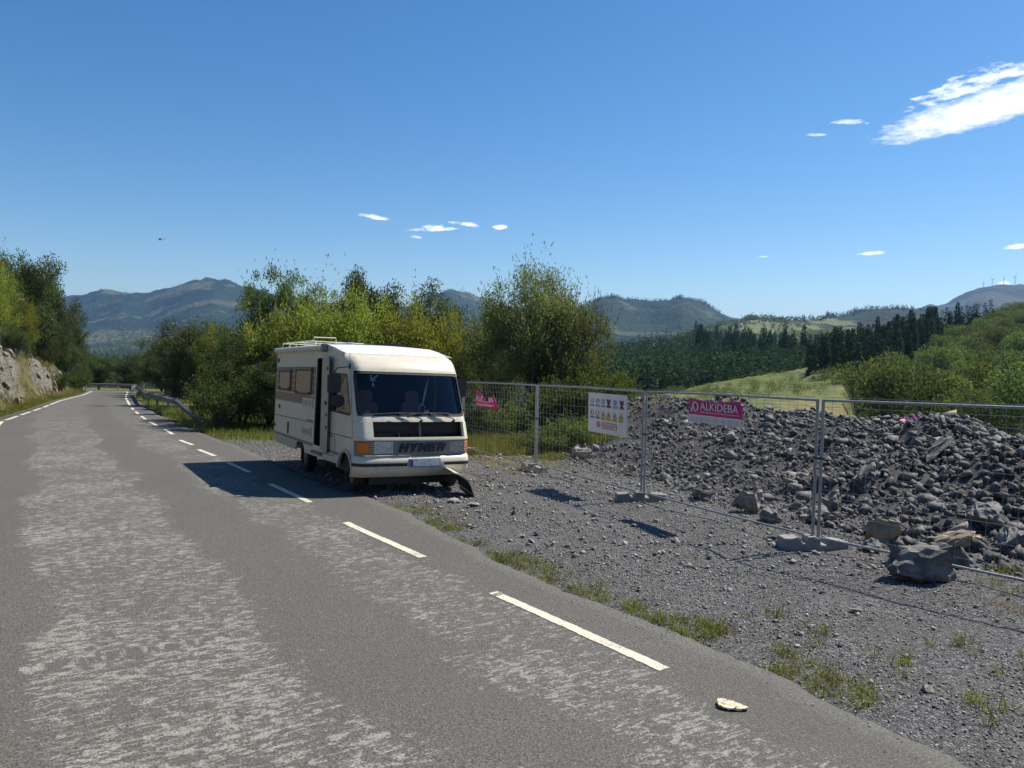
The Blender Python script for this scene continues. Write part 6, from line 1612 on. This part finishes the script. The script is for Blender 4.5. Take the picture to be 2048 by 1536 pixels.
# dark linings added inside so the windscreen view stays dim
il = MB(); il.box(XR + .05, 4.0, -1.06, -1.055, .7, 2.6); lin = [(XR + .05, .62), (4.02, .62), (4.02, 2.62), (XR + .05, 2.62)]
MB().plate([lin, [p for p in DOOR][::-1]], -.045, -.036, sR).plate([lin], -.045, -.036, sL).build('dark_lining', M['interior'], van)
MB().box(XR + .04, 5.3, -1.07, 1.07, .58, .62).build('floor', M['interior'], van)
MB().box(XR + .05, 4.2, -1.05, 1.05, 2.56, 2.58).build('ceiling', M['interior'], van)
MB().box(4.0, 4.02, -1.05, .45, .62, 2.56).build('added_dark_curtain', M['dark_cloth'], van)  # curtain added behind the seats, keeps the view through the windscreen dark
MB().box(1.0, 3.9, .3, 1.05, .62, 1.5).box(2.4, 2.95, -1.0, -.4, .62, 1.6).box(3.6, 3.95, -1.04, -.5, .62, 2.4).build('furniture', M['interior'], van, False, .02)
# cab: dashboard, seats, wheel
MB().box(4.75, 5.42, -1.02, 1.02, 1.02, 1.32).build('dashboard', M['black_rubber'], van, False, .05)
for y in (-.52, .46):
    st_ = empty('seat'); st_.parent = van
    bk = rrect(y - .24, 1.05, y + .24, 1.62, .14, 5)
    hd = rrect(y - .15, 1.60, y + .15, 1.84, .1, 5)
    tilt = lambda a, b, w: (4.42 - (b - 1.05) * .22 + w, a, b)
    MB().plate([bk], -.06, .06, tilt).build('seat_back', M['seat_cloth'], st_, True, .03)
    MB().plate([hd], -.05, .05, tilt).build('head_rest', M['seat_cloth'], st_, True, .03)
    MB().box(4.32, 4.85, y - .25, y + .25, .92, 1.07).build('seat_cushion', M['seat_cloth'], st_, False, .04)
MB().tube([(4.98 + .09 * math.sin(a), .46 + .2 * math.cos(a), 1.36 + .17 * math.sin(a)) for a in np.linspace(0, 6.283, 25)], .014, 8, False).build('steering_wheel', M['black_rubber'], van, True)
# odds and ends behind the screen
for q, (y, c, s_) in enumerate([(-.62, 'beige_plastic', .12), (-.1, 'plate_white', .08), (.22, 'grey_trim', .07)]):
    MB().box(5.05, 5.2, y - s_, y + s_, 1.32, 1.36).build('papers', M[c], van, False, .004)
MB().plate([[(.26, 1.40), (.40, 1.44), (.39, 1.50), (.33, 1.49)]], 0, .004, lambda a, b, w: (5.3 + w, a, b)).build('white_card', M['plate_white'], van)
MB().plate([[(-.93, 1.42), (-.84, 1.42), (-.84, 1.49), (-.93, 1.49)]], 0, .003, lambda a, b, w: (xf(b) - bow(.8) - .02 + w, a, b)).build('vignette_sticker', M['beige_plastic'], van)
for q, lp in enumerate([[(0, .0), (.06, .03), (.05, .08), (-.02, .09), (-.05, .04)], [(.04, .05), (.13, .13), (.11, .15), (.03, .09)], [(-.02, -.07), (.03, -.08), (.02, -.01), (-.01, -.01)], [(-.03, .08), (.0, .09), (-.01, .14), (-.04, .12)]]):
    MB().plate([[(-.72 + a, 2.0 + b) for a, b in lp]], 0, .003, lambda a, b, w: (xf(b) - bow(.6) - .03 + w, a, b)).build('white_sticker', M['plate_white'], van)
MB().tube([(5.02, .5, 2.1), (5.05, .44, 1.95), (5.06, .40, 1.75), (5.05, .38, 1.62), (5.06, .34, 1.58)], [.005, .02, .022, .014, .01], 6).tube([(5.06, .34, 1.58), (5.06, .3, 1.55), (5.06, .3, 1.45)], .012, 6).tube([(5.06, .36, 1.6), (5.06, .42, 1.56), (5.06, .42, 1.44)], .012, 6).build('hanging_charm', M['plate_white'], van)
# cab windows
for f, s in ((sR, -1), (sL, 1)):
    MB().plate([CABW], -.014, -.008, f).build('cab_window', M['side_glass'], van)
    cx = sum(p[0] for p in CABW) / 6; cz = sum(p[1] for p in CABW) / 6
    inn = [(cx + (a - cx) * .955, cz + (b - cz) * .93) for a, b in CABW]
    MB().plate([CABW, inn[::-1]], -.02, .008, f).build('window_seal', M['black_rubber'], van)
MB().plate([[(4.16, 1.44), (4.62, 1.44), (4.5, 2.1), (4.16, 2.1)]], -.06, -.05, sR).build('cab_curtain', M['dark_cloth'], van)
cp_ = [[(5.28 - .62 * i / 14 - (1.9 * 0), 0, 0) for j in range(2)] for i in range(15)]
P = [[(4.78 + .4 * i / 14 - .4 * (z - 1.45) * .55, -1.03 + .025 * math.sin(i * 1.7), z) for z in (1.42, 1.75, 2.1)] for i in range(15)]
Q = [[(p[0], p[1] + .006, p[2]) for p in r] for r in P]
MB().slab(P, Q).build('cab_curtain', M['curtain'], van, True)
# brown band with its pale lines, living windows
MB().plate([[(XR + .004, 1.48), (2.06, 1.465), (2.06, 1.60), (2.96, 1.60), (2.96, 2.265), (XR + .004, 2.255)]], 0, .0025, sR).build('brown_band', M['brown_band'], van)
MB().plate([[(XR + .004, 1.68), (2.96, 1.655), (2.96, 1.672), (XR + .004, 1.697)]], .0025, .005, sR).build('band_line', wp, van)
for z in (1.83, 1.96, 2.09):
    MB().plate([rect(XR + .004, z, 2.96, z + .013)], .0025, .005, sR).build('band_line', wp, van)
for lp in (W1, W2):
    wd = empty('window'); wd.parent = van
    MB().plate([lp], .003, .03, sR).build('acrylic_pane', M['brown_acrylic'], wd)
    xs = [p[0] for p in lp]; zs = [p[1] for p in lp]
    inn = rrect(min(xs) + .035, min(zs) + .035, max(xs) - .035, max(zs) - .035, .04)
    MB().plate([lp, inn[::-1]], .03, .036, sR).build('window_frame', M['black_rubber'], wd)
    MB().box(min(xs), max(xs), -hw(2.2) - .05, -hw(2.2) - .005, max(zs) - .005, max(zs) + .03).build('window_hinge', M['brown_band'], wd)
    for x in (min(xs) + .12, max(xs) - .12): MB().plate([disc(x, min(zs) + .05, .022, .022, 10)], .036, .05, sR).build('catch', M['black_rubber'], wd)
# vents, seams, hatches, marker lamps
for (x0, x1, z0, z1, n) in ((2.1, 2.86, 1.40, 1.60, 6), (2.1, 2.8, .80, 1.0, 6)):
    vt = empty('vent'); vt.parent = van
    MB().plate([rrect(x0, z0, x1, z1, .015)], .003, .012, sR).build('vent_plate', wp, vt)
    for i in range(n):
        x = x0 + (x1 - x0) * (.15 + .7 * i / (n - 1))
        MB().plate([rect(x - .022, z0 + .04, x + .022, z1 - .04)], .012, .0145, sR).build('vent_slot', M['grey_trim'], vt)
MB().plate([rect(XR + .01, 1.105, 3.0, 1.117)], -.002, .003, sR).plate([rect(3.56, .985, 5.42, .998)], -.002, .003, sR).plate([[(5.02, 2.5), (5.03, 2.5), (5.45, 1.0), (5.44, 1.0)]], -.002, .002, sR).build('panel_seam', M['black_rubber'], van)
MB().plate([[(XR + .005, .655), (2.98, .63), (2.98, .69), (XR + .005, .715)]], .0, .01, sR).plate([rect(3.56, .615, 4.66, .665)], 0, .01, sR).build('skirt_trim', M['grey_trim'], van)
MB().plate([[(XR + .04, .635), (XR + .26, .48), (1.0, .455), (1.64, .455), (1.7, .56), (1.8, .62), (XR + .04, .635)][:6]], .0, .008, sR).build('lower_skirt', M['beige_plastic'], van)
MB().plate([rect(.92, .74, 1.0, 1.0)], 0, .01, sR).plate([rect(XR + .12, 2.36, XR + .2, 2.46)], 0, .02, sR).plate([disc(XR + .1, .87, .05, .04)], 0, .012, sR).plate([rect(.05, 1.28, .13, 1.37)], 0, .012, sR).build('marker_lamp', M['black_rubber'], van)
MB().plate([rrect(5.2, 2.23, 5.26, 2.33, .01)], 0, .02, lambda a, b, w: (a - .13, -hw(b) - w, b)).build('marker_lamp', M['black_rubber'], van)
MB().plate([rrect(3.62, .56, 4.45, .95, .12), rrect(3.632, .572, 4.438, .938, .11)[::-1]], 0, .004, sR).build('hatch_outline', M['black_rubber'], van)
for i in range(8): MB().plate([rect(2.5 + i * .05, 1.13, 2.54 + i * .05, 1.165)], 0, .003, sR).build('small_lettering', M['grey_trim'], van)
# wheel arches and wheels
for f, s in ((sR, -1), (sL, 1)):
    a = arc_pts(5.08, .33, .44, .40, 18); b = arc_pts(5.08, .33, .385, .40, 18)
    MB().plate([a + b[::-1]], .0, .03, f).build('wheel_arch', M['beige_plastic'], van)
    for x in (5.08, 2.02):
        wl_ = empty('wheel', (x, s * .93, .325)); wl_.parent = van; wl_.location = (x, s * .93, .325)
        pr_ = [(-.1, .2), (-.1, .29), (-.085, .32), (-.05, .327), (.05, .327), (.085, .32), (.1, .29), (.1, .2)]
        n = 32
        V = [(r * math.cos(6.2832 * k / n), yy, r * math.sin(6.2832 * k / n)) for k in range(n) for yy, r in pr_]
        F = [(k * 8 + i, k * 8 + (i + 1) % 8, ((k + 1) % n) * 8 + (i + 1) % 8, ((k + 1) % n) * 8 + i) for k in range(n) for i in range(8)]
        MB().add(V, F).build('tyre', M['tyre'], wl_, True)
        MB().tube([(0, s * .02, 0), (0, s * .06, 0)], .2, 24).tube([(0, s * .06, 0), (0, s * .09, 0)], [.09, .06], 16).build('rim', M['old_galvanised'], wl_, True)
MB().box(XR + .3, 5.3, -.75, .75, .36, .58).box(4.3, 5.4, -.7, .7, .24, .41).box(5.3, 5.48, -.82, .82, .15, .345).build('chassis_and_shadow_fill', M['black_rubber'], van)  # low front box added to deepen the dark shadow under the bumper
for q in ((4.55, 5.4, -1.07, -1.06, .35, .9), (4.55, 5.4, 1.06, 1.07, .35, .9), (1.6, 2.45, -.85, -.83, .35, .8)): MB().box(*q).build('wheel_housing', M['black_rubber'], van)
# roof
P = [[(x, y * (hw(2.7) - .0), z + .035 * (1 - (y / 1.0) ** 2)) for y in np.linspace(-1, 1, 15)] for x, z in ((XR, 2.695), (1.5, 2.70), (3.70, 2.705))]
Q = [[(p[0], p[1], p[2] - .04) for p in r] for r in P]
MB().slab(P, Q).build('roof', M['roof_white'], van, True)
P = [[(x - bow(y) * q, y * hw(2.6), z + .03 * (1 - y ** 2) * (1 - q)) for y in np.linspace(-1, 1, 25)] for x, z, q in ((3.705, 2.705, 0), (4.2, 2.64, .2), (4.6, 2.575, .6), (4.842, 2.524, 1.0))]
Q = [[(p[0], p[1], p[2] - .04) for p in r] for r in P]
MB().slab(P, Q).build('roof_front', M['roof_white'], van, True)
MB().slab([[(XR, y, z) for z in (.47, 1.2, 2.0, 2.66)] for y in np.linspace(-1.1, 1.1, 5)], [[(XR + .03, y, z) for z in (.47, 1.2, 2.0, 2.66)] for y in np.linspace(-1.1, 1.1, 5)]).build('rear_wall', wp, van)
rr_ = MB()
for y in (-.98, .98):
    rr_.tube([(XR + .06, y, 2.70), (XR + .06, y, 2.80), (XR + .2, y, 2.83), (2.3, y, 2.83), (2.42, y, 2.80), (2.45, y, 2.70)], .014, 8)
    for x in (.35, .9, 1.6): rr_.tube([(x, y, 2.70), (x, y, 2.83)], .011, 6)
rr_.build('roof_rail', wp, van, True)
rc = MB()
for x in (XR + .06, .9, 2.0): rc.tube([(x, -.98, 2.825), (x, .98, 2.825)], .012, 6)
rc.tube([(2.3, -.98, 2.83), (2.3, -.98, 2.90), (2.3, -.5, 2.91), (2.3, -.48, 2.75)], .012, 6)
rc.build('roof_rack_bar', wp, van, True)
for (x0, x1, y0, y1, mt) in ((2.7, 3.4, -.05, .7, 'black_metal'), (1.4, 1.9, -.3, .3, 'beige_plastic')):
    MB().box(x0, x1, y0, y1, 2.72, 2.80).build('roof_hatch', M[mt], van, False, .03)
MB().tube([(XR + .1, -.55, 2.75), (3.6, -.55, 2.75)], .035, 8).build('roof_locker', wp, van, True)
aw = MB().tube([(XR + .02, -hw(2.6) - .045, 2.655), (3.52, -hw(2.6) - .045, 2.655)], .05, 12).box(XR + .02, 3.52, -hw(2.6) - .09, -hw(2.6) - .003, 2.60, 2.615).build('awning', wp, van, True)
MB().box(3.52, 3.68, -hw(2.6) - .10, -hw(2.6) - .003, 2.56, 2.72).build('awning_end', M['grey_trim'], aw, False, .01)
# open side door, swung forward almost flat against the body
dr_ = empty('side_door'); dr_.parent = van; dr_.location = (3.53, -HW - .03, 0); dr_.rotation_euler = (0, 0, rad(-4))
dp = rrect(.01, .60, .60, 2.46, .08)
MB().plate([dp], .0, .032, lambda a, b, w: (a, w, b)).build('door_shell', wp, dr_, False)
MB().plate([rrect(.03, .62, .575, 2.44, .07)], -.004, -.0005, lambda a, b, w: (a, w, b)).build('door_lining', M['bare_inside'], dr_)
MB().plate([dp, rrect(.022, .612, .588, 2.448, .075)[::-1]], .004, .028, lambda a, b, w: (a + (.003 if a > .3 else -.003), w, b + (.003 if b > 1.5 else -.003))).build('door_seal', M['black_rubber'], dr_)
MB().plate([[(.40, 1.56), (.47, 1.60), (.52, 1.56), (.47, 1.52)]], -.03, -.004, lambda a, b, w: (a, w, b)).build('door_handle', M['black_metal'], dr_)
for z in (2.2, 1.06, 1.30): MB().box(.50, .53, -.02, -.004, z, z + .06).build('door_catch', M['black_metal'], dr_)
MB().plate([rrect(2.985, .625, 3.555, 2.485, .07), rrect(3.03, .67, 3.51, 2.44, .06)[::-1]], -.02, .008, sR).build('door_frame', M['steel'], van)
MB().box(2.98, 3.62, -1.18, -.98, .50, .56).build('door_step', M['grey_trim'], van, False, .01)
# mirrors
mr = empty('mirror'); mr.parent = van
MB().tube([(5.05, -1.11, 2.27), (4.98, -1.30, 2.24), (4.93, -1.34, 2.16)], .012, 6).tube([(4.93, -1.34, 2.16), (4.93, -1.34, 1.45), (5.1, -1.12, 1.4)], .010, 6).build('mirror_arm', M['black_metal'], mr, True)
MB().plate([rrect(-1.47, 1.79, -1.24, 2.13, .04)], 0, .09, lambda a, b, w: (4.94 + w, a, b)).build('mirror_housing', M['black_rubber'], mr, False, .02)
MB().plate([disc(-1.28, 1.64, .12, .12, 22)], 0, .04, lambda a, b, w: (5.0 + w, a, b)).build('wide_angle_mirror', M['black_rubber'], mr, True)
mr2 = empty('mirror'); mr2.parent = van
MB().tube([(5.0, 1.11, 2.2), (4.95, 1.25, 2.15), (4.95, 1.25, 1.5), (5.1, 1.12, 1.45)], .012, 6).build('mirror_arm', M['black_metal'], mr2, True)
MB().plate([rrect(1.18, 1.75, 1.33, 2.1, .03)], 0, .08, lambda a, b, w: (4.92 + w, a, b)).build('mirror_housing', M['black_rubber'], mr2, False, .02)

# removed bonnet flap leaning under the bumper
fl = empty('bonnet_flap', (-.62, 13.72, gz1(-.62, 13.72) + .01), (0, 0, rad(0)))
tag(fl, 'loose white bonnet panel stood on the gravel under the front bumper', 'bonnet panel')
prof = [(.0, .0), (-.03, .10), (-.07, .21), (-.12, .30), (-.20, .36), (-.30, .41), (-.38, .43)]
ex_ = Vector((-.30, .75, .02))
P = [[Vector((a, -.02, z)) + ex_ * q for q in (0, .33, .66, 1)] for a, z in prof]
Q = [[p + Vector((-.012, 0, -.02)) for p in r] for r in P]
MB().slab(P, Q).build('bonnet_skin', wp, fl, True)
MB().slab([[p + Vector((-.0125, .004, -.021)) for p in r] for r in P], [[p + Vector((-.017, .004, -.029)) for p in r] for r in P]).build('bonnet_dark_sheet', M['black_rubber'], fl, True)  # black sheet added just inside the skin so its inner face is dark
MB().slab([[Vector((-.36 + .33 * q, -.015, .25 - .23 * q + .02 * s_)) + ex_ * .03 for s_ in (0, 1)] for q in np.linspace(0, 1, 8)], [[Vector((-.36 + .33 * q, .02, .25 - .23 * q + .02 * s_)) + ex_ * .03 for s_ in (0, 1)] for q in np.linspace(0, 1, 8)]).build('bonnet_flange', M['grey_trim'], fl)

# ------------------------------------------------------------------ guardrails
def w_beam(name, pts, post_every, label, group, buried=False):
    pts = [Vector(p) for p in pts]                                # z = height of the rail top over the ground
    path = []
    for i in range(len(pts) - 1):
        n = max(2, int((pts[i + 1] - pts[i]).length / .7))
        path += [pts[i].lerp(pts[i + 1], k / n) for k in range(n)]
    path.append(pts[-1])
    W3 = [Vector((p.x, p.y, gz1(p.x, p.y) + p.z)) for p in path]
    r = empty(name, W3[0]); tag(r, label, 'guardrail', group)
    prof = [(.0, 0), (.03, -.03), (.075, -.06), (.075, -.10), (.01, -.145), (.01, -.165), (.075, -.21), (.075, -.25), (.03, -.28), (0, -.31)]
    P = []; Q = []
    for i, p in enumerate(W3):
        d = (W3[min(i + 1, len(W3) - 1)] - W3[max(i - 1, 0)]); d.z = 0; d.normalize(); nn = Vector((-d.y, d.x, 0)) * RSIDE
        P.append([p + nn * a + Vector((0, 0, b)) - W3[0] for a, b in prof]); Q.append([p + nn * (a - .006) + Vector((0, 0, b)) - W3[0] for a, b in prof])
    MB().slab(P, Q).build('rail_beam', M['old_galvanised'], r, True)
    acc = 0
    for i in range(len(W3)):
        if i: acc += (W3[i] - W3[i - 1]).length
        if i == 0 or acc >= post_every:
            acc = 0; q = W3[i]; hgt = path[i].z
            if hgt < .5: continue
            d = (W3[min(i + 1, len(W3) - 1)] - W3[max(i - 1, 0)]); d.z = 0; d.normalize(); nn = Vector((-d.y, d.x, 0)) * RSIDE
            MB().obox(q - W3[0] - nn * .08 + Vector((0, 0, -hgt / 2 - .1)), d * .06, nn * .05, (0, 0, hgt / 2 + .1)).build('rail_post', M['old_galvanised'], r)
RSIDE = 1
w_beam('guardrail', [(-12.45, 31.1, .10), (-15.5, 35.6, .78), (-18.5, 40.5, .80), (-22.2, 46.6, .80), (-27, 56, .80), (-32.4, 66.5, .80)], 4.0, 'metal guardrail sloping down into the grass at its near end', 'guardrails beside the road')
w_beam('guardrail', [(-39.6, 80.2, .55), (-40.2, 81.6, .80), (-42.5, 87.2, .85), (-46.8, 91.2, .85), (-54, 92.8, .85), (-64, 91.8, .85)], 4.0, 'far metal guardrail curving round the bend of the road', 'guardrails beside the road')

# ------------------------------------------------------------------ small things
sh = empty('shed', (-25.0, 57.2, gz1(-25.0, 57.2)), (0, 0, .5)); tag(sh, 'small dark shed with a pale flat roof under the trees', 'shed')
MB().box(-.75, .75, -.6, .6, -.3, 1.35).build('shed_wall', M['wood_post'], sh)
MB().box(-.95, .95, -.8, .8, 1.352, 1.46).build('shed_roof', M['concrete'], sh, False, .02)
MB().box(-.3, .3, -.64, -.602, 0, 1.15).build('shed_door', M['black_metal'], sh)
# crumpled paper on the asphalt
rng = np.random.default_rng(3)
bm = bmesh.new(); bmesh.ops.create_grid(bm, x_segments=16, y_segments=11, size=.5)
for v in bm.verts:
    x, y = v.co.x, v.co.y; a = math.atan2(y, x); rr2 = math.hypot(x, y)
    lim = .42 + .06 * math.sin(3 * a + 1); s_ = min(1, lim / max(rr2, .01))
    v.co = (x * s_ * .24, y * s_ * .15, .008 + .032 * abs(float(vnoise(x * 6 + y * 3, y * 5, 3)) - .45) + .012 * float(vnoise(x * 14, y * 14, 5)) + .03 * max(0, .25 - rr2))
r_ = bmesh.ops.extrude_face_region(bm, geom=bm.faces[:])
for g in r_['geom']:
    if isinstance(g, bmesh.types.BMVert): g.co.z -= .008
bmesh.ops.recalc_face_normals(bm, faces=bm.faces)
me = bpy.data.meshes.new('paper_scrap'); bm.to_mesh(me); bm.free(); me.materials.append(M['paper'])
tag(obj('paper_scrap', me, None, (1.51, 5.06, base_z(5.06) + .002), (0, 0, -.5)), 'crumpled cream paper lying on the asphalt', 'paper')
boulder(326, 2.52, 4.52, (.045, .04, .03), M['rock_dark'], 'tiny black stone on the asphalt near the lower right corner', .4, sub=1)
boulder(327, -1.6, 7.2, (.05, .03, .018), M['rock_dark'], 'small dark chip lying in the middle of the lane', .4, sub=1)
# helicopter
hc = empty('helicopter', (-549, 1200, 162), (0, rad(2), rad(190))); tag(hc, 'small dark helicopter in the clear sky over the mountains', 'helicopter')
dk_ = M['black_metal']
pts = [(-1.6, .35), (-1.2, .9), (0, 1.15), (1.5, 1.05), (2.6, .5), (3.0, .15)]
MB().tube([(x, 0, .05 * x) for x, r in pts], [r for x, r in pts], 12).build('fuselage', dk_, hc, True)
MB().tube([(-1.4, 0, .35), (-7.2, 0, .6)], [.35, .16], 8).build('tail_boom', dk_, hc, True)
MB().obox((-7.1, 0, 1.2), (.35, 0, .1), (0, .06, 0), (-.2, 0, .8)).obox((-6.4, 0, .6), (.25, 0, 0), (0, .9, 0), (0, 0, .05)).build('tail_fin', dk_, hc)
MB().cyl((0, 0, 1.0), (0, 0, 1.9), .16, 8).build('rotor_mast', dk_, hc)
for a in (25, 145, 265):
    d = Vector((math.cos(rad(a)), math.sin(rad(a)), 0))
    MB().obox(Vector((0, 0, 1.92)) + d * 2.7, d * 2.7, Vector((-d.y, d.x, 0)) * .16, (0, 0, .04)).build('rotor_blade', dk_, hc)
for s in (-1, 1):
    MB().tube([(-1.6, s * .95, -1.5), (2.2, s * .95, -1.5), (2.6, s * .95, -1.3)], .07, 6).tube([(-.6, s * .6, -.8), (-.6, s * .95, -1.5)], .06, 6).tube([(1.2, s * .6, -.8), (1.2, s * .95, -1.5)], .06, 6).build('skid', dk_, hc)
# wind turbines
M['turbine_white'] = simple('turbine_white', (.55, .56, .58), .5)
def on_line(px_t, Y): return px_t * Y
for i, (tx, hgt, lab) in enumerate([(.6061, 30, 'leftmost and smallest wind turbine on the blue hill'), (.6166, 48, 'second wind turbine from the left on the blue hill'), (.6318, 42, 'third wind turbine on the blue hill left of the little cloud'), (.6480, 56, 'rightmost and tallest wind turbine on the blue hill')]):
    G, nr, nv = HILL['wind_hill']; crest = G[3 * nv]; q = crest[:, 0] / crest[:, 1]; j = int(np.argmin(abs(q - tx)))
    b = crest[j]
    wt = empty('wind_turbine', (float(b[0]), float(b[1]), float(b[2]) - 3), (0, 0, .6 + i)); tag(wt, lab, 'wind turbine', 'wind turbines on the hill')
    MB().tube([(0, 0, 0), (0, 0, hgt)], [2.0, 1.3], 8).build('tower', M['turbine_white'], wt, True)
    MB().box(-1.6, 3, -1.5, 1.5, hgt, hgt + 3).build('nacelle', M['turbine_white'], wt)
    for k in range(3):
        a = rad(15 + 40 * i + 120 * k); d = Vector((0, math.sin(a), math.cos(a)))
        MB().obox(Vector((-2.2, 0, hgt + 1.5)) + d * hgt * .22, d * hgt * .22, Vector((0, d.z, -d.y)) * .8, (.3, 0, 0)).build('rotor_blade', M['turbine_white'], wt)
# farmhouses on the far meadows
M['house_white'] = simple('house_white', (.7, .69, .66), .8)
M['house_roof'] = simple('house_roof', (.3, .13, .08), .85)
def house(v, u, hill, rz, s, lab):
    p = on_hill(hill, [v], [u])[0]
    h_ = empty('farmhouse', tuple(p), (0, 0, rz)); h_.scale = (s, s, s); tag(h_, lab, 'house', 'farmhouses on the far meadows')
    MB().box(-6, 6, -4.5, 4.5, -3, 6).build('house_wall', M['house_white'], h_)
    MB().add([(-6.5, -5.2, 6.02), (6.5, -5.2, 6.02), (6.5, 5.2, 6.02), (-6.5, 5.2, 6.02), (-6.5, 0, 9), (6.5, 0, 9)], [(0, 1, 5, 4), (3, 4, 5, 2), (0, 4, 3), (1, 2, 5), (0, 3, 2, 1)]).build('house_roof', M['house_roof'], h_)
    for x in (-3.5, 0, 3.5): MB().box(x - .7, x + .7, -4.62, -4.45, 2, 3.8).build('window', M['black_metal'], h_)
for i, (v, u) in enumerate([(2.35, .205), (2.3, .235), (2.4, .26), (2.45, .29), (2.3, .335), (2.5, .37), (2.2, .31)]): house(v, u, 'meadow_hill', i * .7, .75, 'far farmhouse with red roof among the pale meadows')
for i, (v, u) in enumerate([(1.75, .392), (1.7, .43), (1.8, .455)]): house(v, u, 'mountain', i * .9, 1.3, 'far white farmhouse in the valley below the blue mountain')

# ------------------------------------------------------------------ haze over the valley
t = NT('haze')
vol = t.new('ShaderNodeVolumePrincipled')
vol.inputs['Color'].default_value = (.30, .55, 1.0, 1)
vol.inputs['Density'].default_value = 0.00006
vol.inputs['Anisotropy'].default_value = .2
t.l.new(vol.outputs[0], t.out.inputs['Volume'])
hz = MB().box(-10500, 10500, -10500, 10600, -130, 580).build('haze', t.m)
tag(hz, 'thin blue haze over the valley', 'haze', None, 'stuff')
bpy.context.view_layer.update()
